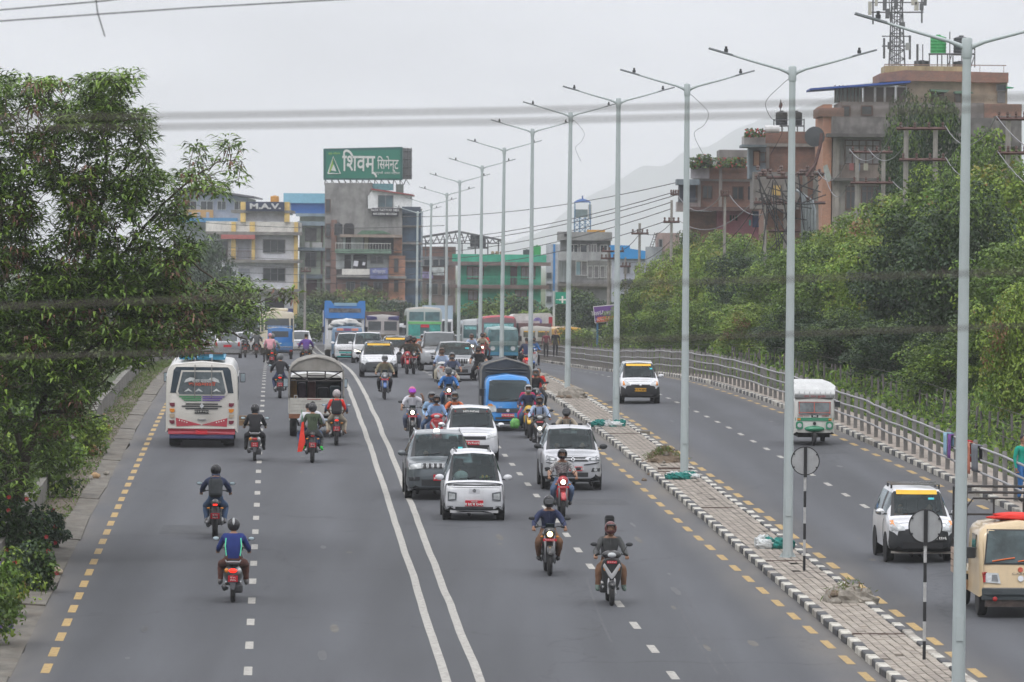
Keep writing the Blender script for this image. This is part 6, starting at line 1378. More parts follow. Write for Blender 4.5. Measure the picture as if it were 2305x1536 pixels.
def heap(name,root,c,r_,mat,seed=1,n=18,m=10,amp=.35,lab=None):
    return MB().ell(c,r_,mat,n=n,m=m,disp=lambda d:1+amp*mnoise.noise(Vector((d.x*2.3+seed,d.y*2.3,d.z*2.3)))).build(name,root,smooth=True)
heap('red_cloth',r,(.12,-.95,1.93),(.62,.4,.09),M('cloth_red',(.62,.03,.02),rough=.8,var=.1),3)
fb=M('rack_black',(.03,.028,.03),rough=.6,var=.2); mb=MB()
for sx in (-.86,.86):
    mb.tube([(sx,-.05,.85),(sx,-.05,2.36),(sx,1.9,2.36),(sx,1.9,.85)],.03,fb,n=6)
    for z in (1.3,1.65,2.0): mb.tube([(sx,-.05,z),(sx,1.9,z)],.02,fb,n=5)
mb.tube([(-.86,-.05,2.36),(.86,-.05,2.36)],.03,fb,n=6); mb.tube([(-.86,-.05,2.05),(-.72,-.06,2.24),(.72,-.06,2.24),(.86,-.05,2.05)],.022,fb,n=6); mb.tube([(-.86,-.05,1.92),(.86,-.05,1.92)],.025,fb,n=6)
for x in (-.3,.3): mb.tube([(x,-.05,1.92),(x,-.05,2.24)],.022,fb,n=5)
mb.tube([(-.86,1.9,2.36),(.86,1.9,2.36)],.03,fb,n=6); mb.build('cage_rack',r)
mb=MB().box(-.86,.86,-.02,1.95,.72,.78,pbei)
for k in range(4): 
    for sx in (-1,1): mb.box(sx*.87-.03,sx*.87+.03,-.02,1.95,.62+.13*k,.73+.13*k,M('board_pink_beige',(.38,.28,.22),var=.2))
mb.build('cargo_bed',r); MB().box(-.9,-.72,-.05,.0,.4,.6,M('mud_flap_brown',(.25,.15,.08))).build('mud_flap',r)
mb=MB()
for k in range(9): x=-.62+k*.155; mb.tube([(x,-.02,1.15),(x,-.02,1.62)],.012,M('guard_pale',(.4,.42,.42)),n=4)
for k in range(4): z=1.2+k*.13; mb.tube([(-.7,-.02,z),(.7,-.02,z)],.012,M('guard_pale',(.4,.42,.42)),n=4)
mb.build('rear_guard',r)
for x in (-1,1):
    for y in (-1.35,1.25): wheel(r,x*.70,y,.31,.18)
MB().box(-.55,.55,-1.9,1.9,.30,.55,under).build('chassis',r); MB().box(-.7,.7,-1.95,-1.85,.22,.36,M('axle_rusty',(.06,.045,.04),var=.4,scale=9)).build('tow_bar',r); bigmirrors(r,W/2,-1.42,1.25,h=.22); MB().box(-.825,-.80,-1.3,-.75,1.15,1.6,gopq).build('side_window',r)
# --- big far vehicles (oncoming)
def truck(px,d,label,W,H,body,cabm,trim,details,L=7,vis=True,rz=0,cat_='lorry',name='lorry'):
    r=vroot(name,label,cat_,px,0,L,d=d,rz=rz); s=Box(r,2.0,W,H,cabm,slope=.03,zs=1.6,zb=.55); s.ob.location=(0,-L/2+1.0,0)
    s.bvh=BVHTree.FromPolygons([v.co+s.ob.location for v in s.ob.data.vertices],[tuple(p.vertices) for p in s.ob.data.polygons])
    MB().box(-W/2-.06,W/2+.06,-L/2+2.1,L/2,.9,H+.25,body).build('cargo_body',r)
    for k in range(6): MB().box(-W/2-.1,-W/2-.05,-L/2+2.3+k*.8,-L/2+2.4+k*.8,.9,H+.25,trim).build('side_rib',r)
    MB().box(-.7,.7,-L/2+.4,L/2,.5,.9,under).build('chassis',r)
    for x in (-1,1):
        for y in (-L/2+1.1,L/2-1.3): wheel(r,x*(W/2-.2),y,.48,.28)
    bigmirrors(r,W/2,-L/2+.3,H*.66,h=.35); details(s,r,W,H); return r
def d_bluelorry(s,r,W,H):
    for x in (-1,1): s.rect('windscreen',x*.55-.45,x*.55+.45,1.75,2.35,gopq,mirror=False)
    bb=paint('lorry_blue',(.02,.18,.52)); MB().prism([(-1.15,2.45),(1.15,2.45),(1.22,3.0),(1.2,3.5),(.85,3.5),(.6,3.2),(-.6,3.2),(-.85,3.5),(-1.2,3.5),(-1.22,3.0)],-3.7,-3.4,bb).build('crown_board',r); MB().box(-.65,.7,-3.75,-3.65,3.2,3.38,paint('lorry_pale_blue',(.2,.36,.5))).build('crown_panel',r)
    MB().box(-.95,.95,-3.72,-3.69,2.8,3.05,M('painted_dark_panel',(.12,.12,.13),var=.7,scale=5)).build('painted_panel',r)
    s.rect('red_panel',.45,.85,2.5,2.62,platr,mirror=False); s.rect('pillar_white',.98,1.1,1.2,2.45,pw_); s.rect('grille',-.6,.6,.95,1.35,black,mirror=False); s.disc('headlamp',.8,1.05,.12,lens)
truck(776,318,'tall blue decorated lorry behind the blue van loaded with white sacks',2.35,2.7,paint('lorry_body_blue',(.03,.12,.35)),paint('lorry_white',(.5,.5,.5)),chrome,d_bluelorry)
def d_grey(s,r,W,H):
    for x in (-1,1): s.rect('windscreen',x*.52-.42,x*.52+.42,1.75,2.35,gopq,mirror=False,th=.03); s.rect('window_frame',x*.52-.47,x*.52+.47,1.70,2.40,M('frame_pale_pink',(.42,.38,.38)),mirror=False,th=.015)
    for x in (-1,1): s.dec('navy_cap',[(x*.35,2.48),(x*1.05,2.42),(x*1.1,2.72),(x*.4,2.66)],M('cap_navy',(.04,.04,.12)),mirror=False,th=.05)
    s.rect('grille',-.85,.85,1.0,1.5,M('grille_brown',(.12,.1,.07),var=.4,scale=5),mirror=False); s.disc('headlamp',.8,1.2,.11,lens); s.rect('bumper',-1.0,1.0,.7,.95,M('bumper_mustard',(.3,.22,.08)),mirror=False,th=.06)
truck(861,352,'grey lorry with split windscreen and dark blue peak behind the far taxis',2.2,2.75,M('lorry_dark_wood',(.1,.07,.06),var=.3),paint('lorry_grey',(.36,.34,.33)),black,d_grey)
def d_multi(s,r,W,H):
    for x in (-1,1): s.rect('windscreen',x*.5-.4,x*.5+.4,1.7,2.2,gopq,mirror=False,th=.03)
    s.rect('orange_peak',-1.0,1.0,2.3,2.5,M('peak_orange',(.5,.2,.04)),mirror=False,th=.05); s.rect('red_band',-1.0,1.0,2.18,2.28,redp,mirror=False,th=.03); s.rect('teal_strip',-.6,.8,1.32,1.42,M('strip_teal2',(.04,.4,.33)),mirror=False,th=.03); s.rect('pink_panel',-.8,.9,1.45,1.65,M('panel_pink',(.4,.12,.15),var=.5,scale=4),mirror=False,th=.02); s.rect('grille',-.7,.7,.9,1.28,M('grille_dusty',(.2,.2,.22)),mirror=False); s.disc('headlamp',.85,1.05,.1,lens)
truck(1180,392,'orange-peaked decorated lorry behind the sixth lamp post',2.3,2.6,M('lorry_art_panel',(.4,.38,.38),var=.5,scale=1.6),paint('lorry_maroon',(.2,.06,.07)),chrome,d_multi)
def d_white(s,r,W,H):
    for x in (-1,1): s.rect('windscreen',x*.52-.42,x*.52+.42,1.7,2.15,M('window_yellowed',(.12,.12,.09),rough=.2,var=.5,scale=3),mirror=False,th=.03); s.rect('sun_strip',x*.52-.38,x*.52+.38,2.06,2.14,sigy,mirror=False,th=.04)
    s.rect('grille',-.7,.7,.95,1.4,black,mirror=False); s.disc('headlamp',.85,1.1,.12,lens); s.rect('bumper',-1.05,1.05,.62,.9,M('bumper_mustard',(.3,.22,.08)),mirror=False,th=.06)
truck(1207,385,'cream and grey lorry with yellow lettered windows left of the orange bus',2.25,2.45,M('lorry_brown_slats',(.14,.08,.08),var=.4,scale=4,stretch=(1,1,6)),paint('lorry_cream',(.42,.4,.36)),black,d_white)
r=vroot('lorry','long lorry with white painted side boards rising behind the decorated lorries','lorry',1200,0,8,d=412); MB().box(-1.6,1.5,-3.5,3.5,.8,3.25,M('board_white_art',(.45,.43,.43),var=.35,scale=1.2)).build('cargo_body',r); MB().prism([(-1.6,3.25),(1.5,3.25),(1.3,3.5),(-1.4,3.4)],-3.5,3.4,M('canvas_pale',(.5,.48,.46))).build('load_cover',r); 
MB().ell((.35,-3.52,2.85),(.35,.04,.3),M('art_blue_red',(.15,.12,.3),var=.6,scale=4),n=10,m=6).build('painted_emblem',r); MB().box(1.2,1.5,-3.54,-3.5,2.2,3.2,redp).build('red_corner',r); MB().box(1.6,2.9,-1,3,1.6,2.5,M('lorry_brown_slats',(.14,.08,.08))).build('rear_load',r)
for x in (-1,1): wheel(r,x*1.0,-2.5,.48,.28)
# buses
def bus(px,d,label,W,H,main,roofm,details,L=8,rz=0,name='bus',cat_='bus',side=True):
    r=vroot(name,label,cat_,px,0,L,d=d,rz=rz); s=Box(r,L,W,H,main,slope=.08,zs=1.4,zb=.42,roofm=roofm,top=.22,roofs=.95); 
    for x in (-1,1):
        for y in (-L/2+1.5,L/2-2): wheel(r,x*(W/2-.17),y,.45,.28)
    bigmirrors(r,W/2,-L/2+.2,H*.68,h=.32); 
    if side: sidewin(s,L,W,1.5,H-.55,6,-L/2+.8,L/2-.8)
    details(s,r,W,H); return r
tealg=M('teal_glass',(.05,.13,.14),rough=.1,var=.5,scale=1.5,spec=.8)
def d_redbus(s,r,W,H):
    s.rect('windscreen',-1.0,1.0,1.35,2.5,tealg,mirror=False,th=.02); s.rect('destination_strip',-.95,.95,2.18,2.42,M('strip_aqua_print',(.2,.45,.46),var=.8,scale=9,stretch=(3,1,1)),mirror=False,th=.03); s.rect('green_print',-.6,.8,2.06,2.16,M('print_green',(.15,.35,.15),var=.6,scale=9),mirror=False,th=.03); s.rect('grille',-.5,.5,.85,1.1,black,mirror=False); s.disc('headlamp',.85,.95,.13,lens); s.rect('bumper',-1.1,1.1,.5,.75,M('bumper_teal',(.05,.2,.25)),mirror=False,th=.05)
bus(1122,352,'bus with red roof edge and aqua lettered windscreen behind the small teal bus',2.35,2.95,paint('bus_dark_maroon',(.13,.05,.06)),paint('bus_roof_red',(.5,.06,.08)),d_redbus)
def d_teal(s,r,W,H):
    s.rect('windscreen',-.84,.84,1.32,1.95,tealg,mirror=False,th=.02); s.rect('roof_lip',-.85,.85,1.98,2.06,M('lip_pale_teal',(.35,.45,.45)),mirror=False,th=.03); s.rect('bonnet_panel',-.8,.8,1.08,1.3,M('panel_pale_teal',(.18,.28,.28)),mirror=False,th=.02); s.rect('grille',-.3,.3,.72,1.02,M('grille_deep_teal',(.03,.12,.16),var=.5,scale=6),mirror=False,th=.03); s.disc('headlamp',.6,.88,.14,lens,th=.04); s.rect('bumper',-.9,.9,.45,.66,M('bumper_blue_teal',(.03,.16,.26)),mirror=False,th=.06); s.plate(0,.6,.4,.12,'बा २ ज ४१')
bus(1132,318,'small pale teal minibus in front of the red-roofed bus',1.85,2.15,paint('teal',(.05,.16,.18)),paint('pale_teal_roof',(.3,.4,.4)),d_teal,L=5,name='minibus',cat_='minibus')
def d_wb(s,r,W,H): s.rect('windscreen',-1.0,1.0,1.4,2.3,tealg,mirror=False); s.rect('aqua_print',-.9,.9,2.0,2.2,M('strip_aqua_print',(.2,.45,.46)),mirror=False,th=.03); s.disc('headlamp',.8,.95,.12,lens); s.rect('grille',-.5,.5,.8,1.1,black,mirror=False)
bus(1075,372,'pale bus with aqua windows just left of the red-roofed bus',2.2,2.7,paint('bus_pale',(.45,.48,.5)),None,d_wb)
def d_mini(s,r,W,H): s.rect('windscreen',-.85,.85,1.35,1.95,gopq,mirror=False); s.rect('red_print',.2,.6,1.15,1.3,redp,mirror=False,th=.02); s.disc('headlamp',.7,.9,.1,lens); s.rect('bumper',-.9,.9,.45,.65,black,mirror=False,th=.05)
bus(912,372,'white minibus between the grey lorry and the green bus',2.0,2.2,pw_,None,d_mini,L=5.5,name='minibus',cat_='minibus')
def d_green(s,r,W,H):
    for x in (-1,1): s.rect('upper_windscreen',x*.55-.5,x*.55+.5,2.45,3.05,tealg,mirror=False,th=.02)
    s.rect('green_band',-1.15,1.15,2.22,2.38,M('band_green',(.15,.45,.15)),mirror=False,th=.03); s.rect('windscreen',-1.1,1.1,1.4,2.18,M('bus_teal_screen',(.04,.28,.24),rough=.2,var=.4,scale=3),mirror=False,th=.02); s.rect('door_panel',-.3,.35,1.35,2.15,M('bus_door_dark',(.06,.12,.13)),mirror=False,th=.03); s.rect('red_board',-.25,.32,1.98,2.18,platr,mirror=False,th=.045); s.rect('orange_front',-1.15,1.15,.8,1.2,M('front_orange_red',(.48,.12,.05)),mirror=False,th=.03); s.rect('teal_band',-1.15,1.15,1.22,1.35,M('band_teal',(.1,.35,.33)),mirror=False,th=.03); s.disc('headlamp',.85,.9,.12,lens,th=.04)
bus(955,368,'tall green and orange bus with two upper windscreens behind lamp posts',2.45,3.35,paint('bus_green_grey',(.35,.4,.38)),paint('bus_roof_tan',(.45,.42,.38)),d_green)
r=vroot('container_truck','pale blue box container truck right behind the green and orange bus','truck',988,0,8,d=385); MB().box(-1.0,1.0,-3.4,4,.9,3.6,M('container_pale_blue',(.33,.42,.5),var=.1,stretch=(6,1,1))).build('container',r); MB().box(-1.0,1.0,-4,-3.5,.7,2.6,pw_).build('cab',r,bevel=.1); MB().box(-.85,.85,-4.03,-4.0,1.7,2.4,gopq).build('windscreen',r)
for x in (-1,1): wheel(r,x*.85,-3.2,.45,.28)
def d_or(s,r,W,H): s.rect('windscreen',-.8,.8,1.25,1.95,M('window_pale_grey',(.3,.32,.33),rough=.15,var=.3),mirror=False,th=.02); s.rect('orange_nose',-.9,.9,.85,1.2,M('nose_orange',(.55,.27,.03)),mirror=False,th=.03); s.rect('white_print',-.3,.4,1.78,1.92,platw,mirror=False,th=.03)
bus(1254,395,'orange-yellow school-style bus at the far right behind the railing',1.9,2.5,paint('bus_orange',(.55,.29,.02)),None,d_or,rz=.25)
# cream coach from behind
r=vroot('coach','cream coach far ahead seen from behind, above the blue pickup','bus',624,0,8,face='r',d=362); s=Box(r,8,2.3,2.95,pcream,rslope=.05,zs=1.4,zb=.45,top=.2); s.dec('rear_window',[(-.85,1.7),(.85,1.7),(.8,2.5),(-.8,2.5)],gopq,face='r',mirror=False); s.rect('window_lettering',-.7,.7,1.8,2.0,M('window_letters_pale',(.35,.35,.34),var=.7,scale=8),face='r',mirror=False,th=.02); MB().box(-.75,.5,-1,2.5,2.98,3.2,pcream).build('roof_unit',r,bevel=.08); bigmirrors(r,1.15,-3.8,2.0)
for x in (-1,1): wheel(r,x*.95,2.4,.45,.3); s.rect('side_pillar_glass',x*1.0-.08,x*1.0+.08,1.6,2.5,gopq,face='r',mirror=False,th=.02)
# blue pickup from behind
r=vroot('pickup_truck','small blue pickup seen from behind in front of the cream coach','pickup truck',631,0,3.8,face='r',d=318); pb2=paint('pickup_blue',(.015,.16,.42)); s=Box(r,1.6,1.5,1.85,pb2,zb=.35); s.ob.location=(0,-1.0,0); MB().box(-.5,.5,-.215,-.19,1.3,1.65,gopq).build('cab_rear_window',r); MB().box(-.76,.76,-.1,1.9,.55,.62,pb2).box(-.76,.76,1.86,1.9,.62,1.0,pb2).box(-.78,-.74,-.1,1.9,.62,1.0,pb2).box(.74,.78,-.1,1.9,.62,1.0,pb2).build('cargo_bed',r); MB().box(-.74,.74,1.9,1.93,.7,.74,chrome).build('tailgate_trim',r)
mb=MB(); mb.tube([(-.72,-.1,.9),(-.72,-.1,1.95),(.72,-.1,1.95),(.72,-.1,.9)],.03,pb2,n=5); mb.build('headboard',r)
for x in (-1,1):
    wheel(r,x*.66,1.1,.28,.17); MB().box(x*.66-.08,x*.66+.08,1.9,1.94,.45,.55,redl).build('tail_lamp',r)
# blue van with white sacks
r=vroot('cargo_van','blue decorated van with white sacks on its roof in front of the blue lorry','van',782,0,4.5,d=305); s=Box(r,4.2,1.75,1.95,paint('van_blue_grey',(.10,.19,.30)),slope=.15,zs=1.1,zb=.35); s.rect('windscreen',-.7,.7,1.1,1.65,M('van_screen',(.10,.08,.09),rough=.1,var=.7,scale=4),mirror=False,th=.02)
for a,m in ((-.6,M('panel_salmon',(.5,.2,.15))),(-.18,M('panel_plum',(.2,.06,.15))),(.25,M('panel_salmon',(.5,.2,.15)))): s.rect('roof_panel',a,a+.38,1.72,1.86,m,mirror=False,th=.03)
s.dec('orange_flash',[(-.6,.98),(.1,1.02),(.6,1.12),(.1,1.06)],M('flash_orange',(.7,.15,.04)),mirror=False,th=.04); s.disc('headlamp',.6,.75,.09,lens); s.rect('grille',-.4,.4,.65,.85,black,mirror=False)
for x in (-1,1): wheel(r,x*.75,-1.5,.3,.18)
for k,(x,y,z,rr) in enumerate(((-.45,-1.2,2.12,.5),(.1,-1.0,2.2,.55),(-.75,-.9,1.95,.35),(.45,-.8,2.05,.4))): heap('sack',r,(x,y,z),(rr,.5,.22),M('sack_white',(.5,.5,.49),rough=.9,var=.15),k+5)
# parked white car roof seen between trees
rcarp=car(1592,0,4.0,1.7,1.5,'white car roof glimpsed among the trees beyond the railing',pw_,spec_h,d=395,rz=1.2,interior=False,wiper=False)
# ================================================================ people and two-wheelers
skin=M('skin_brown',(.30,.165,.105),rough=.6,var=.08,scale=6); hair=M('hair_black',(.012,.011,.011),rough=.6,var=.2); eyem=M('eye_dark',(.02,.015,.012),rough=.3,var=0); lipm=M('lip_brown',(.22,.08,.07),rough=.5,var=0)
def cloth(n,c,**k): return M('cloth_'+n,c,rough=.9,var=.14,scale=7,bump=.35,**k)
shoe=M('shoe_dark',(.03,.028,.028),rough=.7,var=.2)
POSE={}
def pose(name):
    if name in POSE: return POSE[name]
    j={}; 
    def s2(k,x,y,z,r): j[k+'R']=((x,y,z),r); j[k+'L']=((-x,y,z),r)
    if name in('bike','bike_up'):
        j.update(pel=((0,.16,.86),.150),bel=((0,.11,1.04),.145),che=((0,.02,1.24),.165),nck0=((0,-.02,1.39),.075),nck=((0,-.05,1.46),.06)); s2('sho',.185,-.0,1.34,.080); s2('elb',.32,-.10,1.12,.062); s2('wri',.345,-.36,1.03,.034); s2('hnd',.345,-.43,1.01,.03)
        s2('hip',.10,.13,.84,.110); s2('kne',.24,-.26,.70,.085); s2('ank',.20,.04,.36,.056); s2('toe',.21,-.13,.31,.04); head=(0,-.09,1.56)
        if name=='bike_up': j['elbL']=((.36,-.08,1.14),.05); j['elbR']=((.36,-.05,1.18),.05); j['wriR']=((.34,-.2,1.38),.034); j['hndR']=((.31,-.22,1.46),.03); j['elbL']=((-.32,-.10,1.12),.05)
    elif name=='scooter':
        j.update(pel=((0,.20,.82),.150),bel=((0,.18,1.0),.145),che=((0,.10,1.20),.165),nck0=((0,.05,1.35),.075),nck=((0,.03,1.42),.06)); s2('sho',.185,.07,1.30,.08); s2('elb',.30,.0,1.05,.062); s2('wri',.32,-.26,.99,.034); s2('hnd',.32,-.33,.98,.03)
        s2('hip',.10,.16,.80,.11); s2('kne',.25,-.26,.72,.085); s2('ank',.26,-.22,.36,.056); s2('toe',.28,-.40,.30,.04); head=(0,.0,1.52)
    elif name=='pillion':
        j.update(pel=((0,.52,.92),.145),bel=((0,.50,1.09),.14),che=((0,.43,1.28),.158),nck0=((0,.40,1.43),.07),nck=((0,.38,1.5),.056)); s2('sho',.18,.41,1.38,.075); s2('elb',.27,.40,1.14,.046); s2('wri',.22,.20,1.02,.032); s2('hnd',.19,.13,1.0,.03)
        s2('hip',.10,.48,.90,.105); s2('kne',.29,.18,.74,.066); s2('ank',.26,.40,.42,.044); s2('toe',.30,.24,.37,.038); head=(0,.34,1.6)
    elif name=='stand':
        j.update(pel=((0,0,.95),.14),bel=((0,0,1.1),.135),che=((0,0,1.3),.155),nck0=((0,0,1.45),.07),nck=((0,-.01,1.52),.055)); s2('sho',.19,0,1.41,.072); s2('elb',.25,.03,1.13,.046); s2('wri',.26,-.06,.88,.032); s2('hnd',.26,-.08,.8,.03)
        s2('hip',.09,0,.92,.105); s2('kne',.10,-.04,.5,.066); s2('ank',.10,.02,.1,.045); s2('toe',.11,-.13,.05,.038); head=(0,-.02,1.62)
    ed=[('pel','bel'),('bel','che'),('che','nck0'),('nck0','nck')]
    for q in 'RL': ed+= [('che','sho'+q),('sho'+q,'elb'+q),('elb'+q,'wri'+q),('wri'+q,'hnd'+q),('pel','hip'+q),('hip'+q,'kne'+q),('kne'+q,'ank'+q),('ank'+q,'toe'+q)]
    ks=list(j); me=bpy.data.meshes.new('sk'); me.from_pydata([j[k][0] for k in ks],[(ks.index(a),ks.index(b)) for a,b in ed],[])
    o=bpy.data.objects.new('sk',me); COL.objects.link(o); md=o.modifiers.new('s','SKIN'); md.use_smooth_shade=True
    for i,k in enumerate(ks): v=me.skin_vertices[0].data[i]; v.radius=(j[k][1],j[k][1]*(.78 if k in('che','bel','pel') else 1)); v.use_root=(k=='pel')
    sb=o.modifiers.new('b','SUBSURF'); sb.levels=2; sb.render_levels=2
    dg=bpy.context.evaluated_depsgraph_get(); dg.update(); em=bpy.data.meshes.new_from_object(o.evaluated_get(dg)); bpy.data.objects.remove(o)
    segs=[]
    for a,b in ed:
        k=b[:3]; reg=1
        if k in('kne','ank') : reg=2
        if b.startswith('toe'): reg=3
        if k=='hip' or b=='bel' and False: reg=2
        if k in('hnd',): reg=0
        if b=='nck': reg=0
        if k=='wri': reg=4
        segs.append((Vector(j[a][0]),Vector(j[b][0]),reg))
    V=[tuple(v.co+v.normal*(.011*mnoise.noise(v.co*13)+.007*mnoise.noise(v.co*27+Vector((3,1,2))))) for v in em.vertices]; Fs=[];Ms=[]
    for p in em.polygons:
        c=p.center; best=9;rg=1
        for a,b,reg in segs:
            t=max(0,min(1,(c-a).dot(b-a)/(b-a).length_squared)); dd=(c-a.lerp(b,t)).length
            if dd<best: best=dd;rg=reg
        if rg==1 and c.z<j['pel'][0][2]+.02: rg=2
        if rg==2 and (c-Vector(j['ankR'][0])).length<.07 or rg==2 and (c-Vector(j['ankL'][0])).length<.07: rg=3
        Fs.append(tuple(p.vertices)); Ms.append(rg)
    mb=MB(); sl=[M('slot_%d'%i,(.5,.5,.5)) for i in range(8)]; mb.mats=list(sl); mb.v=V; mb.f=Fs; mb.m=Ms
    # head with face
    hx,hy,hz=head
    def hd(d):
        q=1.0
        if d.y<-.2: q+=.02
        if d.z<-.3: q-=.10*(-d.z)
        return q
    mb.ell((hx,hy,hz),(.078,.098,.115),sl[0],n=16,m=12,disp=hd)
    mb.add([(hx-.014,hy-.092,hz-.02),(hx+.014,hy-.092,hz-.02),(hx,hy-.122,hz-.03),(hx,hy-.09,hz+.025),(hx,hy-.096,hz-.038)],[(0,2,3),(1,3,2),(0,4,2),(1,2,4)],sl[0])
    for q in (-1,1): mb.ell((hx+q*.03,hy-.083,hz+.012),(.013,.01,.008),sl[5],n=6,m=4); mb.ell((hx+q*.079,hy,hz-.005),(.012,.02,.03),sl[0],n=6,m=4); mb.cbox((hx+q*.03,hy-.092,hz+.033),(.03,.008,.007),sl[6])
    mb.cbox((hx,hy-.088,hz-.055),(.042,.012,.010),sl[7]); mb.ell((hx,hy-.02,hz-.09),(.05,.06,.045),sl[0],n=8,m=6)
    mb.tube([(hx,hy+.02,hz-.14),(hx,hy+.01,hz-.06)],[.056,.055],sl[0],n=10)
    # fingers
    for q in 'RL':
        w0=Vector(j['wri'+q][0]); h0=Vector(j['hnd'+q][0]); d=(h0-w0).normalized(); sg=1 if h0.x>0 else -1; up=Vector((0,0,1)) if name!='stand' else Vector((0,-1,0)); side=d.cross(up).normalized()
        dn=side.cross(d).normalized(); dn=-dn if dn.z>0 and name!='stand' else dn
        for k in range(4):
            L=(.055,.062,.06,.048)[k]; b=h0+side*(-.030+.02*k)+d*.012; m1=b+d*L*.45+dn*.008; e=m1+dn*L*.5+d*.006; f=e-d*L*.3+dn*.01; mb.tube([b,m1,e,f],[.0105,.010,.009,.007],sl[0],n=6)
        b=h0-side*.03*sg*(-1)+dn*.012-d*.01; mb.tube([b,b+d*.03-side*.012*sg*(-1)*-1+dn*.02,b+d*.04+dn*.035],[.012,.011,.008],sl[0],n=6)
    m=mb.mesh('body_'+name,True); POSE[name]=(m,j,Vector(head)); return POSE[name]
def helmet(par,c,mat,open_=True,visor=None,stripe=None):
    vs=[];fs=[];ms=[]; n,m=20,12; rx,ry,rz=.128,.150,.145
    idx={}
    for i in range(m+1):
        th=math.pi*i/m
        for k in range(n):
            ph=2*math.pi*k/n; x,y,z=math.sin(th)*math.sin(ph),-math.sin(th)*math.cos(ph),math.cos(th); f=1
            if z<-.2 and y<-.1: y*=1.10
            if z<-.82: z=-.82
            vs.append((x*rx,y*ry,z*rz))
    A=[];B_=[]
    for i in range(m):
        for k in range(n):
            f=(i*n+k,(i+1)*n+k,(i+1)*n+(k+1)%n,i*n+(k+1)%n); ph=((k+.5)/n*360+180)%360-180; zc=math.cos(math.pi*(i+.5)/m)
            if abs(ph)<62 and -.30<zc<.42: B_.append(f)
            else: A.append(f)
    h=link('helmet',MB().add(vs,A,mat).mesh('helmet',True),par,c); so=h.modifiers.new('t','SOLIDIFY'); so.thickness=.016
    if visor:
        used=sorted({v for f in B_ for v in f}); mp={v:i for i,v in enumerate(used)}; MB().add([tuple(a*1.03 for a in vs[v]) for v in used],[tuple(mp[v] for v in f) for f in B_],visor).build('visor',h,smooth=True)
    else:
        MB().ell((0,-.13,.075),(.105,.05,.022),black,n=10,m=5).build('visor',h,smooth=True)
    if stripe: MB().lathe([(.03,0)],(0,0,0),stripe) if False else MB().ell((0,.02,.03),(.05,.135,.122),stripe,n=12,m=8).build('stripe',h,smooth=True)
    return h
vis_d=M('visor_dark',(.02,.022,.026),rough=.08,var=0,spec=.8); hbk=M('helmet_black',(.022,.022,.025),rough=.25,var=.1); hgr=M('helmet_grey',(.12,.125,.13),rough=.25,var=.2); hsil=M('helmet_silver',(.35,.36,.37),rough=.25,var=.25,scale=9); hrd=M('helmet_dark_red_print',(.12,.04,.04),rough=.3,var=.8,scale=14); hbr=M('helmet_brown',(.12,.07,.05),rough=.35,var=.1)
hpk=M('helmet_orange_pink',(.5,.12,.22),rough=.25,var=.7,scale=12)
def person(root_loc,rot,posen,label,top,trou,shoem=shoe,helm=hbk,visor=None,sleeve=None,cap=None,off=(0,0,0),pack=None,straps=None,mask=None,sc_=1.0,hairm=None,pitch=0,stripe=None,scarf=None,group=None,cat_='person'):
    me,j,hd=pose(posen); R_=Matrix.Rotation(rot,3,'Z'); o=R_@Vector(off)
    t=tag(empty('person',(root_loc[0]+o.x,root_loc[1]+o.y,root_loc[2]+o.z)),label,cat_,group); t.rotation_euler=(pitch,0,rot); t.scale=(sc_,sc_,sc_)
    b=link('body',me,t); mats=[skin,top,trou,shoem,sleeve or top,eyem,hair,lipm]
    for i,m in enumerate(mats): b.material_slots[i].link='OBJECT'; b.material_slots[i].material=m
    if helm: helmet(t,tuple(hd+Vector((0,.005,.012))),helm,visor=visor,stripe=stripe)
    else: MB().ell(tuple(hd+Vector((0,.018,.03))),(.088,.100,.098),hairm or hair,n=14,m=8,disp=lambda d:1+(.04*mnoise.noise(d*6))).build('hair',t,smooth=True)
    c=Vector(j['che'][0]); be=Vector(j['bel'][0])
    if pack:
        ax=(c-be); a=math.atan2(-ax.y,ax.z); MB().cbox((0,c.y+.21,c.z-.08),(.33,.17,.46),pack,rot=(a,0,0)).build('backpack',t,bevel=.07)
    if pack or straps:
        sm_=pack or straps
        for q in (-1,1): MB().tube([(q*.10,c.y+.10,c.z+.13),(q*.11,c.y-.03,c.z+.165),(q*.115,c.y-.145,c.z+.04),(q*.12,be.y-.13,be.z)],.022,sm_,n=6).build('strap',t)
    if mask: MB().ell(tuple(hd+Vector((0,-.068,-.045))),(.058,.045,.042),mask,n=10,m=6).build('face_mask',t,smooth=True)
    if scarf: MB().ell(tuple(hd+Vector((0,.01,-.10))),(.11,.12,.06),scarf,n=12,m=6).build('scarf',t,smooth=True)
    # jacket collar and zip give the torso its detail
    MB().tube([(0,c.y-.135,c.z+.12),(0,c.y-.165,c.z),(0,be.y-.145,be.z)],.008,top,n=4).build('shirt_placket',t)
    return t
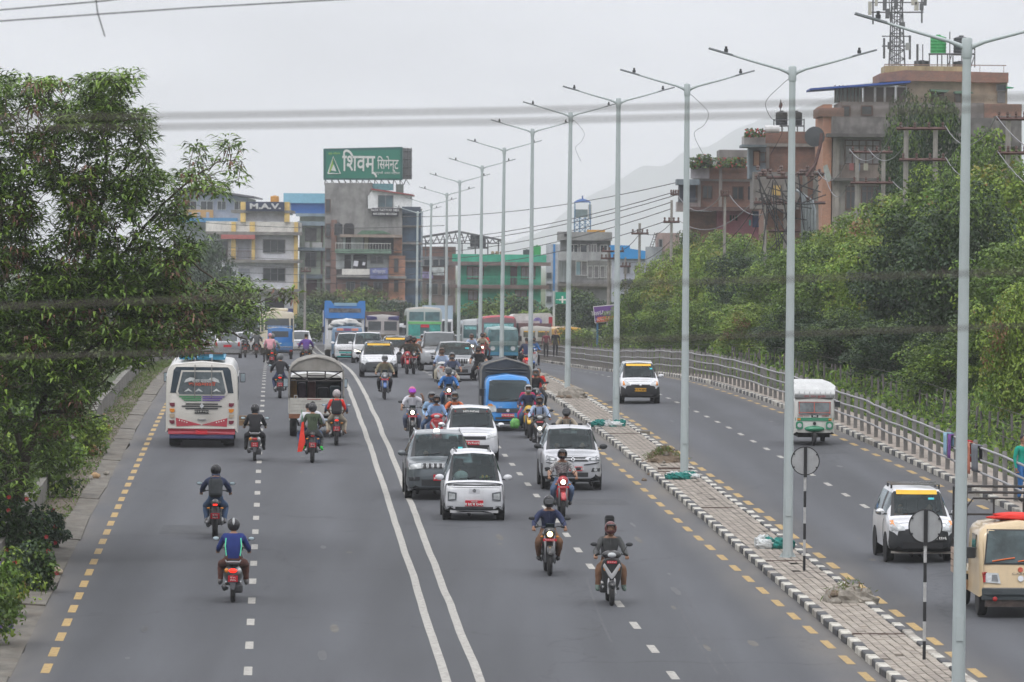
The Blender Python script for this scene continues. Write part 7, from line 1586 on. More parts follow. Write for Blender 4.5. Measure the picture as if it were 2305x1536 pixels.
def bike(px,py,label,col=black,kind='bike',lamp='off',face='f',d=None,cat_=None,plate='off',fork=None,seatc=None,rz=0,mir=True,tail='off',tank=None,group=None,box=None,apron=None):
    g=G(px,py) if d is None else GD(px,d); rr=.30 if kind=='bike' else .235; fy=.62 if face=='f' else .60
    x,y=g.x-HEAD*fy,g.y+fy; h=HEAD+(0 if face=='f' else math.pi)+rz; nm='motorcycle' if kind=='bike' else 'scooter'
    t=tag(empty(nm,(x,y,H(x,y)),h),label,cat_ or nm,group); pit=math.atan2(gz(y+1)-gz(y-1),2)*(1 if face=='f' else -1); t.rotation_euler=(pit,0,h)
    def wh(yy,r,w_):
        e=tag(empty('wheel',(0,yy,r))); e.parent=t; MB().lathe([(r*.70,-w_*.45),(r*.9,-w_*.5),(r,-w_*.2),(r,w_*.2),(r*.9,w_*.5),(r*.70,w_*.45)],(0,0,0),tyre,axis='X',n=20).build('tyre',e,smooth=True)
        rb=MB().lathe([(r*.70,-.025),(r*.66,-.03),(r*.66,.03),(r*.70,.025)],(0,0,0),rimm,axis='X',n=20)
        for k in range(5): a=k*1.2566; rb.cbox((0,math.cos(a)*r*.35,math.sin(a)*r*.35),(.03,.03,r*.66),rimm,rot=(-a+math.pi/2,0,0))
        rb.build('rim',e)
    dk=M('engine_grey',(.07,.07,.075),rough=.5,metal=.4,var=.3); al=M('alloy',(.32,.32,.33),rough=.35,metal=.7,var=.15); fk=fork or al
    sc2=seatc or M('seat_black',(.02,.02,.022),rough=.7,var=.1)
    grip=M('grip_rubber',(.02,.02,.02),rough=.9,var=0)
    lm={'off':lens,'lit':litw,'yellow':lity}[lamp]
    if kind=='bike':
        wh(-.66,rr,.10); wh(.64,rr,.13)
        for q in (-1,1): MB().tube([(q*.085,-.66,.30),(q*.095,-.48,.72),(q*.10,-.40,.98)],[.028,.026,.024],fk,n=8).build('fork_leg',t,smooth=True)
        MB().tube([(0,-.66-.33*math.cos(a),.30+.33*math.sin(a)) for a in np.linspace(.5,2.4,9)],.035,col,n=6,sx=2.0).build('front_mudguard',t,smooth=True)
        MB().ell((0,-.12,.86),(.15,.30,.12),tank or col,n=14,m=8).build('fuel_tank',t,smooth=True)
        MB().ell((0,-.50,.93),(.135,.12,.13),apron or col,n=12,m=8).build('headlamp_cowl',t,smooth=True); MB().lathe([(.062,0),(.055,-.02),(.02,-.035)],(0,-.60,.90),lm,axis='Y',n=14).build('headlamp',t,smooth=True)
        MB().cbox((0,-.50,1.06),(.2,.02,.16),Mglass('screen_smoke',(.3,.32,.33),.5),rot=(.5,0,0)).build('windshield',t,bevel=.02)
        MB().cbox((0,-.60,.775),(.30,.012,.055),platr).build('number_plate',t); text(t,'बा ३६ प ४५१',.04,(0,-.612,.775),platw,ext=.002)
        for q in (-1,1): MB().ell((q*.17,-.52,.84),(.035,.03,.02),amb,n=8,m=5).build('indicator',t)
        MB().cbox((0,.0,.42),(.26,.42,.30),dk).build('engine',t,bevel=.04)
        for k in range(5): MB().cbox((0,-.12,.5+.03*k),(.30,.2,.010),al).build('cooling_fin',t)
        for q in (-1,1): MB().ell((q*.15,.05,.36),(.05,.13,.11),al,n=12,m=6).build('engine_cover',t,smooth=True)
        MB().cbox((0,-.2,.60),(.30,.20,.26),col).build('radiator_shroud',t,bevel=.05)
        MB().tube([(.08,-.2,.45),(.14,-.05,.24),(.17,.35,.27),(.19,.75,.38)],[.022,.025,.045,.05],al,n=8).build('exhaust',t,smooth=True)
        MB().tube([(-.345,-.40,1.03),(-.18,-.42,1.06),(0,-.44,1.0),(.18,-.42,1.06),(.345,-.40,1.03)],.014,black,n=6).build('handlebar',t)
        MB().ell((0,.28,.82),(.13,.34,.06),sc2,n=12,m=6).build('seat',t,smooth=True)
        MB().tube([(0,.38,.76),(0,.72,.86),(0,.86,.84)],[.10,.08,.04],col,n=8).build('tail_cowl',t,smooth=True); MB().cbox((0,.885,.80),(.11,.03,.04),{'lit':litr}.get(tail,redl)).build('tail_lamp',t,bevel=.01)
        for q in (-1,1): MB().ell((q*.16,.86,.72),(.04,.03,.022),amb if face=='r' else amb,n=8,m=5).build('indicator',t)
        MB().tube([(0,.74,.72),(0,.94,.50)],.05,black,n=6,sx=1.8).build('rear_mudguard',t); MB().cbox((0,.955,.54),(.21,.012,.14),platr,rot=(-.25,0,0)).build('number_plate',t)
        text(t,'बा ९२',.055,(0,.975,.565),platw,rot=(math.pi/2,0,math.pi),ext=.002); text(t,'४६८४',.06,(0,.98,.51),platw,rot=(math.pi/2,0,math.pi),ext=.002)
        for q in (-1,1): MB().tube([(q*.12,.03,.33),(q*.26,.03,.33)],.016,black,n=6).build('foot_peg',t)
        my,mz,mx_=-.40,1.22,.33
    else:
        wh(-.62,rr,.09); wh(.58,rr,.10); ap=apron or col
        MB().prism([(-.12,.33),(.12,.33),(.19,.55),(.215,.78),(.17,.93),(.08,.98),(-.08,.98),(-.17,.93),(-.215,.78),(-.19,.55)],-.50,-.38,ap).build('front_apron',t,bevel=.04)
        MB().prism([(-.07,.60),(0,.52),(.07,.60),(.185,.80),(.15,.86),(0,.64),(-.15,.86),(-.185,.80)],-.53,-.49,M('scooter_silver_trim',(.4,.4,.41),rough=.35,var=.05)).build('apron_trim',t,bevel=.015)
        MB().ell((0,-.62,.42),(.085,.26,.10),col,n=12,m=8).build('front_mudguard',t,smooth=True)
        for q in (-1,1): MB().tube([(q*.07,-.62,.24),(q*.06,-.48,.55)],.024,fk,n=7).build('fork_leg',t)
        MB().ell((0,-.40,1.02),(.20,.13,.10),col,n=14,m=8).build('handle_cowl',t,smooth=True)
        MB().ell((0,-.50,1.02),(.095,.045,.055),lens if lamp!='lit' or plate=='low' else litw,n=12,m=6).build('headlamp',t,smooth=True)
        if lamp=='lit' and plate=='low': MB().ell((0,-.53,.68),(.06,.02,.05),litw,n=10,m=6).build('apron_lamp',t)
        MB().cbox((0,-.535,.88),(.20,.012,.05),platr).build('number_plate',t); text(t,'बा ३९ प ८८१',.035,(0,-.545,.88),platw,ext=.002)
        for q in (-1,1): MB().ell((q*.135,-.505,.76),(.035,.025,.06),amb,n=8,m=6).build('indicator',t)
        MB().cbox((0,-.16,.33),(.34,.44,.06),col).build('footboard',t,bevel=.02)
        MB().ell((0,.38,.56),(.19,.46,.21),col,n=16,m=10).build('rear_body',t,smooth=True); MB().ell((0,.32,.78),(.15,.42,.055),sc2,n=14,m=6).build('seat',t,smooth=True)
        MB().tube([(-.33,-.33,1.0),(-.16,-.38,1.05),(.16,-.38,1.05),(.33,-.33,1.0)],.014,black,n=6).build('handlebar',t)
        MB().ell((0,.84,.66),(.085,.05,.045),{'lit':litr}.get(tail,redl),n=12,m=6).build('tail_lamp',t,smooth=True)
        for q in (-1,1): MB().ell((q*.13,.80,.66),(.045,.04,.05),amb if q>0 else lens,n=8,m=5).build('indicator',t)
        MB().tube([(-.15,.72,.86),(-.13,.86,.84),(.13,.86,.84),(.15,.72,.86)],.016,al,n=6).build('grab_rail',t)
        MB().cbox((0,.90,.50),(.20,.012,.13),platr,rot=(-.2,0,0)).build('number_plate',t); text(t,'बा ७५',.05,(0,.918,.525),platw,rot=(math.pi/2,0,math.pi),ext=.002); text(t,'४४६५',.055,(0,.922,.475),platw,rot=(math.pi/2,0,math.pi),ext=.002)
        MB().prism([(-.07,.44),(.07,.44),(.03,.28),(-.03,.28)],.86,.88,M('flap_grey',(.1,.1,.11))).build('mud_flap',t)
        MB().tube([(.12,.3,.26),(.17,.5,.27),(.18,.85,.34)],[.03,.05,.055],dk,n=8).build('exhaust',t,smooth=True); MB().cbox((-.1,.45,.28),(.2,.4,.18),dk).build('engine',t,bevel=.04)
        my,mz,mx_=-.36,1.22,.30
    for q in (-1,1):
        MB().tube([(q*(.345 if kind=='bike' else .33),-.40 if kind=='bike' else -.33,1.03 if kind=='bike' else 1.0),(q*.25,-.42 if kind=='bike' else -.36,1.05)],.02,grip,n=7).build('handle_grip',t)
        m=MB().tube([(q*.24,my,1.06),(q*(mx_-.01),my,mz-.06),(q*(mx_+.04),my,mz)],.008,black,n=5); m.ell((q*(mx_+.06),my,mz+.01),(.075,.022,.042),black,n=12,m=6); o=m.build('mirror',t,smooth=True)
        MB().ell((q*(mx_+.06),my+.018,mz+.01),(.064,.012,.034),M('mirror_glass_sky',(.45,.55,.6),rough=.08,var=.1),n=10,m=5).build('mirror_glass',o)
    return t
LASTP=[None]
def ride(t,posen,label,*a,**k):
    LASTP[0]=person(tuple(t.location),t.rotation_euler.z,posen,label,*a,pitch=t.rotation_euler.x,**k); return LASTP[0]
c_char=cloth('charcoal',(.075,.078,.08)); c_navy=cloth('navy',(.03,.04,.09)); c_brn=cloth('brown',(.16,.085,.05)); c_jean=cloth('denim',(.06,.10,.18)); c_ltbl=cloth('light_blue',(.36,.45,.62)); c_org=cloth('orange',(.60,.15,.06)); c_blk=cloth('black',(.02,.02,.023)); c_wht=cloth('white',(.52,.52,.56)); c_blue=cloth('blue',(.04,.16,.42)); c_kh=cloth('khaki',(.20,.18,.12)); c_red=cloth('red',(.55,.02,.04)); c_royal=cloth('royal_blue',(.015,.03,.15)); c_bei=cloth('beige',(.42,.38,.30)); c_olive=cloth('olive',(.05,.07,.04)); c_tan=cloth('tan',(.36,.31,.24)); c_pur=cloth('purple',(.10,.05,.22)); c_teal=cloth('teal_green',(.01,.30,.22)); c_mar=cloth('maroon',(.16,.03,.05)); c_slate=cloth('slate',(.10,.12,.19))
c_chk=M('cloth_checked',(.3,.3,.3),rough=.9,var=.95,scale=30); bred=paint('bike_red',(.42,.02,.03)); byel=paint('bike_yellow',(.62,.38,.02)); bblk=paint('bike_black',(.015,.016,.018)); bgry=paint('bike_grey',(.16,.165,.17)); bblu=paint('bike_blue',(.03,.10,.30)); bwht=paint('scooter_white',(.5,.5,.5))
# --- oncoming riders
b=bike(1377,1364,'black scooter with silver trim nearest in the right lane',bblk,'scooter',group='two-wheelers on the main road')
p=ride(b,'scooter','rider in charcoal jacket and brown trousers on the nearest black scooter',c_char,c_brn,M('shoe_green_white',(.08,.12,.10),var=.6,scale=20),helm=hrd)
gc=tag(empty('instrument_case',(b.location.x,b.location.y,b.location.z),b.rotation_euler.z),'black padded instrument case standing up behind the nearest rider\'s helmet','instrument case'); MB().prism([(-.16,.95),(.16,.95),(.17,1.2),(.09,1.4),(.10,1.72),(.08,1.78),(-.08,1.78),(-.10,1.72),(-.09,1.4),(-.17,1.2)],.30,.42,c_blk).build('case',gc,bevel=.03); MB().tube([(-.085,.295,1.45),(-.085,.295,1.72),(.085,.295,1.72),(.085,.295,1.45)],.008,c_char,n=4).build('piping',gc)
b=bike(1237,1296,'black motorcycle with warm headlamp in the right lane behind the dashed line',bblk,'bike','yellow')
ride(b,'bike','rider in navy shirt looking down, on the motorcycle with the warm headlamp',c_navy,c_brn,helm=hbk,visor=vis_d)
b=bike(1267,1166,'red and black sport motorcycle in front of the silver hatchback',bred,'bike','lit',apron=bred)
ride(b,'bike','rider in black and white checked shirt on the red sport motorcycle',c_chk,cloth('shorts_blue',(.10,.15,.25)),helm=hbk,sleeve=skin)
b=bike(1276,1050,'motorcycle hidden behind the silver hatchback, only its rider showing',bblk,'bike','off')
ride(b,'bike','rider in tan jacket and black helmet showing above the silver hatchback roof',c_tan,c_blk,helm=hbk,visor=vis_d,straps=c_char)
b=bike(1215,1014,'black scooter with low bright lamp right of the blue mini truck',bblk,'scooter','lit',plate='low')
ride(b,'scooter','rider in pale blue shirt with dark straps on the scooter right of the blue truck',c_ltbl,c_blk,helm=hbk,straps=c_blk)
b=bike(1190,986,'yellow and black motorcycle beside the blue mini truck',byel,'bike','off',tank=byel)
ride(b,'bike','rider in dark jacket with silver helmet on the yellow motorcycle',c_navy,c_jean,helm=hsil); ride(b,'pillion','passenger in crimson clothes behind the rider of the yellow motorcycle',cloth('crimson',(.45,.02,.10)),cloth('magenta',(.4,.03,.15)),helm=None)
bg_=tag(empty('carrier_bag',(b.location.x-.42,b.location.y-.3,b.location.z+.30)),'green plastic carrier bag of yellow fruit hanging from the yellow motorcycle','bag'); heap('bag',bg_,(0,0,.14),(.17,.13,.17),M('bag_green',(.14,.38,.10),rough=.5,var=.6,scale=8),4); MB().tube([(-.04,0,.28),(0,0,.42),(.04,0,.28)],.008,M('bag_green2',(.1,.4,.15)),n=4).build('handle',bg_)
b=bike(1206,940,'dark motorcycle at the far right of the queue beside the truck cab',bgry,'bike','off')
ride(b,'bike','rider in black vest and grey helmet beside the truck tarpaulin',c_blk,c_jean,helm=hgr,sleeve=c_tan); ride(b,'pillion','bareheaded passenger in red jacket leaning out beside the truck tarpaulin',c_red,c_char,helm=None,off=(.12,0,0))
b=bike(1024,1006,'motorcycle with twin warm lamps carrying the rider in orange',bgry,'bike','yellow')
ride(b,'bike','rider in orange hoodie with backpack straps behind the white hatchback',c_org,c_jean,helm=hgr,straps=c_blk)
b=bike(983,1012,'red scooter behind the roof of the slate grey SUV',bred,'scooter','off',apron=bred)
ride(b,'scooter','rider in blue shirt wearing a pale blue face mask on the red scooter',cloth('sky_blue',(.22,.34,.55)),c_jean,helm=hbk,mask=M('mask_blue',(.35,.58,.68))); ride(b,'pillion','passenger in light blue shirt seated behind the masked rider',cloth('pale_sky',(.28,.42,.6)),c_jean,helm=hgr,off=(-.14,-.05,0))
b=bike(928,992,'black naked motorcycle alone in the inner lane near the double line',bblk,'bike','lit')
ride(b,'bike_up','rider in white t-shirt with orange-pink helmet raising one hand',c_wht,c_slate,M('shoe_tan',(.25,.18,.12)),helm=hpk,visor=M('visor_purple',(.35,.05,.55),rough=.1),sleeve=skin)
b=bike(1010,936,'black adventure motorcycle between the orange rider and the queue',bblk,'bike','lit')
ride(b,'bike','rider in bright blue shirt on the adventure motorcycle',c_blue,c_jean,helm=hgr,visor=vis_d)
b=bike(1018,893,'small grey motorcycle following the adventure motorcycle',bgry,'bike','off')
ride(b,'bike','rider in slate t-shirt with dark helmet behind the bright blue shirt rider',c_slate,c_bei,helm=hgr,sleeve=skin)
b=bike(995,876,'white scooter in the queue in front of the silver crossover',bwht,'scooter','off')
ride(b,'scooter','rider in open dark jacket over pale blue shirt with brown helmet',c_ltbl,c_bei,helm=hbr,sleeve=c_navy)
b=bike(866,900,'black and blue motorcycle alone in front of the leading taxi',bblu,'bike','off',apron=bgry)
ride(b,'bike','rider in khaki jacket with white-striped helmet ahead of the leading taxi',c_kh,c_blk,helm=hsil,visor=vis_d)
b=bike(917,843,'red motorcycle with two dark-clad people right of the taxis',bred,'bike','off')
ride(b,'bike','dark-clad rider with black helmet on the red motorcycle right of the taxis',c_blk,c_mar,helm=hbk,visor=vis_d); ride(b,'pillion','dark-clad passenger looking over the shoulder on the red motorcycle',c_mar,c_blk,helm=hbk,off=(.13,0,.02))
b=bike(932,843,'dark motorcycle squeezed between the red one and the bright lamp',bblk,'bike','off')
ride(b,'bike','rider in brown jacket squeezed beside the bright headlamp motorcycle',c_brn,c_blk,helm=hbk)
b=bike(951,834,'motorcycle with a dazzling round headlamp left of the tall SUV',bblk,'bike','lit')
ride(b,'bike','rider in pale grey jacket and checked helmet left of the tall SUV',cloth('pale_grey',(.3,.31,.33)),c_blk,helm=hsil)
b=bike(1062,823,'far scooter with lit lamp just right of the silver crossover',bgry,'scooter','lit'); ride(b,'scooter','far rider in pale violet shirt right of the silver crossover',c_ltbl,c_blk,helm=hbr)
b=bike(1086,818,'far motorcycle with bright lamp left of the teal minibus',bred,'bike','lit'); ride(b,'bike','far rider in cream coat left of the teal minibus',c_bei,c_blk,helm=hbk); ride(b,'pillion','far passenger in red shawl left of the teal minibus',c_red,c_mar,helm=None,off=(.15,0,0))
b=bike(1084,872,'motorcycle mostly hidden at the left edge of the truck tarpaulin',bblk,'bike','off'); ride(b,'bike','rider in black leaning out left of the truck tarpaulin',c_blk,c_blk,helm=hbk,sleeve=skin,off=(-.12,0,0))
b=bike(1186,840,'red-fronted scooter facing away at the far right behind the tarpaulin',bred,'scooter',face='r',tail='lit'); ride(b,'scooter','rider in navy and white on the far red scooter',c_navy,c_blk,helm=None); 
b=bike(1201,836,'blue and white scooter beside the far railing',bblu,'scooter',apron=bwht); ride(b,'scooter','rider in blue on the scooter beside the far railing',c_blue,c_blk,helm=hbk)
# --- riders going away
b=bike(484,1211,'dark motorcycle with lit tail lamp going away in the left lane',bblk,'bike',face='r',tail='lit')
ride(b,'bike','rider in navy jacket with dark backpack going away in the left lane',c_navy,c_jean,M('shoe_grey',(.25,.24,.24),var=.4,scale=15),helm=hbk,pack=M('pack_dark',(.035,.04,.045),rough=.8,var=.3,scale=6,bump=.3),scarf=c_slate)
b=bike(524,1356,'black scooter with lit red and amber tail lamps nearest on the left',bblk,'scooter',face='r',tail='lit')
ride(b,'scooter','rider in royal blue vest with green piping on the nearest left scooter',c_royal,cloth('dark_orange_seam',(.10,.04,.03),),M('shoe_grey',(.25,.24,.24)),helm=hbk,sleeve=c_navy,stripe=hsil)
for q in (-1,1): MB().tube([(q*.15,.17,1.27),(q*.165,.27,1.12),(q*.14,.32,.92)],.012,M('piping_green',(.1,.6,.35)),n=5).build('piping',LASTP[0])
b=bike(573,1038,'dark scooter with pale tail lamps beside the white and red bus',bblk,'scooter',face='r')
ride(b,'scooter','rider in beige jacket under black vest beside the white and red bus',c_blk,c_blk,helm=hbk,sleeve=c_bei,scarf=c_blk)
bx_=tag(empty('cardboard_box',(b.location.x-.36,b.location.y+.55,b.location.z+1.0)),'small brown cardboard box carried beside the scooter rider in beige','box'); MB().box(-.14,.14,-.1,.1,.0,.30,M('cardboard',(.22,.14,.08),rough=.9,var=.2)).build('box',bx_); MB().box(-.14,.14,-.103,-.1,.14,.16,M('tape_tan',(.35,.28,.18))).build('tape',bx_)
b=bike(703,1042,'motorcycle with three people and a red flag behind the canvas truck',bblk,'bike',face='r')
ride(b,'bike','rider in white shirt hidden in front of the two passengers',c_wht,c_jean,helm=None,off=(0,0,.10)); p=ride(b,'pillion','passenger in olive jersey with bright green socks on the three-person motorcycle',c_olive,c_char,M('socks_green',(.05,.75,.10)),helm=hbk,sleeve=skin); text(p,'10',.2,(0,.56,1.28),M('print_dark',(.02,.03,.02)),rot=(math.pi/2,0,math.pi),ext=.004)
ride(b,'pillion','young passenger peeking out left of the three-person motorcycle',c_wht,c_jean,helm=None,off=(.13,-.3,.12),sc_=.94)
fl=tag(empty('flag',(b.location.x-.28,b.location.y-.55,b.location.z)),'red furled flag on a green pole held at the three-person motorcycle','flag'); MB().tube([(0.02,0,.62),(-.02,0,1.55)],.01,M('pole_green',(.05,.3,.12)),n=5).build('pole',fl); o=MB().add([(-.02,0,1.18),(.04,.02,1.20),(.06,.0,.85),(.10,-.02,.6),(.0,.0,.32),(-.14,.02,.30),(-.10,0,.6),(-.06,0,.9)],[(0,1,2,7),(7,2,3,6),(6,3,4,5)],cloth('flag_red',(.75,.05,.03))).build('cloth',fl); o.modifiers.new('t','SOLIDIFY').thickness=.02
b=bike(757,1003,'motorcycle with lit tail lamp right behind the canvas truck',bgry,'bike',face='r',tail='lit')
ride(b,'bike','rider in blue-grey jacket just ahead of the backpack passenger',c_slate,c_bei,helm=hbk); ride(b,'pillion','passenger in red t-shirt with black backpack and grey patterned cap',c_red,c_tan,M('feet_skin',(.3,.165,.105)),helm=M('cap_grey_pattern',(.35,.32,.32),var=.5,scale=16),sleeve=skin,pack=c_blk)
b=bike(630,897,'motorcycle with lit tail lamp left of the canvas truck',bblk,'bike',face='r',tail='lit'); ride(b,'bike','rider in black jacket left of the canvas truck',c_blk,c_navy,helm=hgr)
b=bike(612,833,'motorcycle with lit lamp carrying the pink-hooded passenger',bblk,'bike',face='r',tail='lit'); ride(b,'bike','rider in grey-green jacket ahead of the pink hood',cloth('sage',(.28,.34,.32)),c_blk,helm=hgr); ride(b,'pillion','passenger in pink hood and pale shawl far down the left lane',cloth('pink',(.55,.28,.32)),c_blk,helm=None,hairm=cloth('pink',(.55,.28,.32)),off=(.1,0,0))
for px,dd,lab in ((553,330,'left of the two hazy riders far down the left lane'),(578,328,'right of the two hazy riders far down the left lane')):
    b=bike(px,0,'dark motorcycle of the '+lab,bblk,'bike',face='r',d=dd); ride(b,'bike','rider in dark clothes, '+lab,c_char,c_blk,helm=hbk)
b=bike(690,0,'motorcycle hidden behind the canvas hood',bblk,'bike',face='r',d=255); ride(b,'bike','bareheaded rider in purple shirt above the canvas hood',c_pur,c_blk,helm=None)
# people standing
def ped(px,d,label,top,trou,u=None,rot=0,helm=None,z=0):
    r=ray(px,700); x=r.x*d; person((x,d,H(x,d)+z),rot,'stand',label,top,trou,helm=helm)
ped(2306,136.5,'person in teal green top standing behind the railing at the right edge',c_teal,c_blue,rot=.6,z=.13)
ped(1251,345,'dark figure standing beyond the railing in front of the orange bus',c_blk,c_blk,z=.5); ped(1230,350,'person in maroon standing beyond the far railing',c_mar,c_blk,z=.4)
# ================================================================ drivers
def driver(rt,x,y,label,top,z=-.20):
    r=rt; v=Matrix.Rotation(r.rotation_euler.z,3,'Z')@Vector((x,y,0)); person((r.location.x+v.x,r.location.y+v.y,r.location.z),r.rotation_euler.z,'scooter',label,top,c_blk,helm=None,off=(0,0,z),sc_=.88)
_car={o['label'][:22]:o for o in COL.objects if o.type=='EMPTY' and o.name.startswith('car') and 'label' in o}
for key,y,lab,top in (('small boxy white elect',-.30,'driver of the small boxy white electric car',c_wht),('slate grey seven-slot ',-.25,'driver of the slate grey SUV',c_char),('white hatchback with a',-.10,'driver of the white hatchback with the sun strip',c_slate),('silver hatch',-.1,'',0),('white taxi with yellow',-.1,'',0)):
    for k,o in _car.items():
        if top and k==key[:22]: driver(o,-.33,y,lab,top)
for o in list(_car.values()):
    if o['label'].startswith('silver hatchback'): driver(o,-.35,-.15,'driver of the silver hatchback with the diamond badge',c_bei); driver(o,.35,-.15,'front passenger of the silver hatchback with the diamond badge',c_tan)
    if 'alone on the side road' in o['label']: driver(o,-.33,-.15,'driver of the white taxi alone on the side road',c_mar)
    if 'behind the front round sign' in o['label']: driver(o,-.33,-.2,'driver of the white taxi behind the round sign',c_org); driver(o,.33,-.2,'front passenger of the taxi behind the round sign',c_bei)
# ================================================================ railing on the right
rc=M('railing_concrete',(.22,.215,.21),rough=.9,var=.2,scale=3,dirt=.5,bump=.2); rp=M('railing_pipe',(.29,.29,.30),rough=.6,var=.15,scale=2,dirt=.4)
RL=empty('railing'); tag(RL,'long grey railing of short posts and three pipe rails along the outer pavement kerb','railing')
pmesh=MB().box(-.055,.055,-.09,.09,-.05,1.13,rc).box(-.04,.04,-.06,.06,1.13,1.16,rc); pmesh=[pmesh.mesh('post')]
y=127.0; pts=[[],[],[]]; n=0
while y<405:
    p=Vector(RU(7.62,y,.13)); tl=(rnd.uniform(-.03,.03),rnd.uniform(-.03,.03),HEAD+rnd.uniform(-.05,.05)); dz=.04*mnoise.noise(Vector((y*.12,0,1)))+rnd.uniform(-.012,.012)
    if abs(y-187)<1.1: dz-=.14; tl=(0,.12,HEAD)
    link('post',pmesh[0],RL,tuple(p+Vector((0,0,dz))),tl)
    for k,z in enumerate((.36,.70,1.03)): pts[k].append(p+Vector((-.07,0,z+dz+rnd.uniform(-.012,.012))))
    y+=2.0; n+=1
for k in range(3): MB().tube(pts[k],.032,rp,n=6).build('rail',RL,smooth=True)
WF=empty('wire_fence'); tag(WF,'old fence of thin weathered posts in the scrub behind the pavement','fence')
fp=M('weathered_post',(.12,.11,.11),rough=.95,var=.35,scale=6); fm_=MB().box(-.028,.028,-.028,.028,-.2,.9,fp).mesh('post')
y=128.0; w3=[[],[],[]]
while y<370:
    u=9.9+.25*mnoise.noise(Vector((y*.1,3,0))); p=Vector(RU(u,y,bank(u,y)+.05)); link('post',fm_,WF,tuple(p),(rnd.uniform(-.08,.08),rnd.uniform(-.08,.08),rnd.uniform(0,1))).scale=(1,1,rnd.uniform(.95,1.3))
    for k,z in enumerate((.4,.8,1.2)): w3[k].append(p+Vector((0,0,z)))
    y+=rnd.uniform(1.5,2.1)
for k in range(3): MB().tube(w3[k],.006,fp,n=4).build('wire',WF)
# clothes over the railing
for k,(px,wd,ln,c,lab) in enumerate(((2140,.22,.62,(.25,.42,.55),'pale blue cloth hung on the railing, leftmost of the washing'),(2150,.20,.66,(.16,.05,.25),'purple cloth hung on the railing beside the pale blue one'),(2178,.12,.55,(.28,.08,.10),'maroon patterned cloth hung just right of the nearest lamp post'),(2184,.2,.98,(.6,.02,.03),'long bright red cloth hung on the railing'),(2194,.14,.85,(.45,.16,.10),'orange and dark cloth hung between the red and grey cloths'),(2207,.42,.72,(.13,.14,.16),'wide grey cloth hung on the railing, rightmost of the washing'))):
    r_=ray(px,1020); d=(11.5+7.62)/(r_.x+.0447); p=Vector(RU(7.62,d,.13)); t=tag(empty('hanging_cloth',tuple(p),HEAD+math.pi/2-.0),lab,'cloth',None); cm=cloth('washing_%d'%k,c); mb=MB(); vs=[];fs=[]; nx,nz=7,6
    for sgn in (1,-1):
        b0=len(vs)
        for j in range(nz):
            for i in range(nx): xx=(-wd/2+wd*i/(nx-1))*3.2; vs.append((xx*(1-.08*j/nz),sgn*.10+.02*math.sin(i*2.1+k)*j/nz+.07-.0,1.07-(ln if sgn>0 else ln*.6)*j/(nz-1)))
        for j in range(nz-1):
            for i in range(nx-1): a=b0+j*nx+i; fs.append((a,a+1,a+1+nx,a+nx))
    for i in range(nx-1): fs.append((i,nx*nz+i,nx*nz+i+1,i+1))
    o=mb.add(vs,fs,cm).build('cloth',t,smooth=True); o.modifiers.new('t','SOLIDIFY').thickness=.012
# round signs seen from the back
sgk=M('sign_back_grey',(.36,.37,.38),rough=.45,metal=.1,var=.12,scale=3,dirt=.3); skb=M('sign_pole_black',(.018,.018,.02),rough=.6,var=.2); skw=M('sign_pole_white',(.42,.42,.42),rough=.7,var=.25,scale=8,dirt=.5)
for px,py,hh,rr,lab in ((1810,1298,2.42,.305,'round sign seen from its grey back on a black and white striped post, behind the second lamp post'),(2080,1500,2.42,.30,'round sign seen from its grey back on a striped post, nearest on the brick median')):
    g=G(px,py); t=tag(empty('round_sign',(g.x,g.y,g.z+.1),HEAD),' '.join(lab.split()[:16]),'traffic sign'); N_=6; seg=(hh-rr)/N_
    for k in range(N_): MB().lathe([(.03,k*seg),(.03,(k+1)*seg-.002)],(0,0,0),skb if k%2==0 else skw,n=10).build('pole_band',t)
    MB().box(-.035,.035,-.045,-.02,hh-rr-.05,hh+rr,skb).build('bracket',t); MB().lathe([(rr,0),(rr,.012)],(0,.0,hh),sgk,axis='Y',n=28).build('disc',t)
    MB().tube([(rr*math.cos(a),.0,hh+rr*math.sin(a)) for a in np.linspace(0,6.283,33)],.012,skb,n=5).build('rim',t)
    for k in range(6): a=.5+k*1.05; MB().cbox((rr*.93*math.cos(a),-.012,hh+rr*.93*math.sin(a)),(.03,.015,.03),skb).build('bolt',t)
# debris on the median
gw=M('sheeting_white',(.5,.52,.52),rough=.8,var=.2,scale=5); gt=M('sheeting_teal',(.015,.16,.14),rough=.8,var=.35,scale=7)
def crumple(px,py,w_,h,label,seed):
    g=G(px,py); t=tag(empty('torn_sheeting',(g.x,g.y,g.z+.12),HEAD),label,'cloth heap'); q=random.Random(seed)
    for k in range(9):
        m=gt if k%2==0 else gw; x=q.uniform(-w_/2,w_/2); y_=q.uniform(-.3,.3); 
        MB().ell((x,y_,h*.25),(q.uniform(.12,.24),q.uniform(.12,.25),h*q.uniform(.35,.7)),m,n=16,m=10,disp=lambda d:1+.55*mnoise.noise(Vector((d.x*3+k+seed,d.y*3,d.z*3)))+.2*mnoise.noise(d*9)).build('fold',t)
    for k in range(3): x=q.uniform(-w_/2,w_/2); MB().cbox((x,q.uniform(-.4,.1),.02),(q.uniform(.2,.4),.2,.02),gw if k%2 else gt,rot=(q.uniform(-.2,.2),0,q.uniform(0,2))).build('flap',t)
crumple(1372,968,.85,.28,'torn green and white sheeting heaped at the fourth lamp post',1); crumple(1535,1088,.7,.22,'teal and white netting heap at the foot of the third lamp post',2); crumple(1742,1245,.55,.3,'teal and white cloth heap at the foot of the second lamp post',3)
rub_=M('rubble_grey',(.24,.22,.19),rough=.95,var=.35,scale=6,bump=.5); rubb=M('rubble_brown',(.17,.13,.095),rough=.95,var=.4,scale=7,bump=.6)
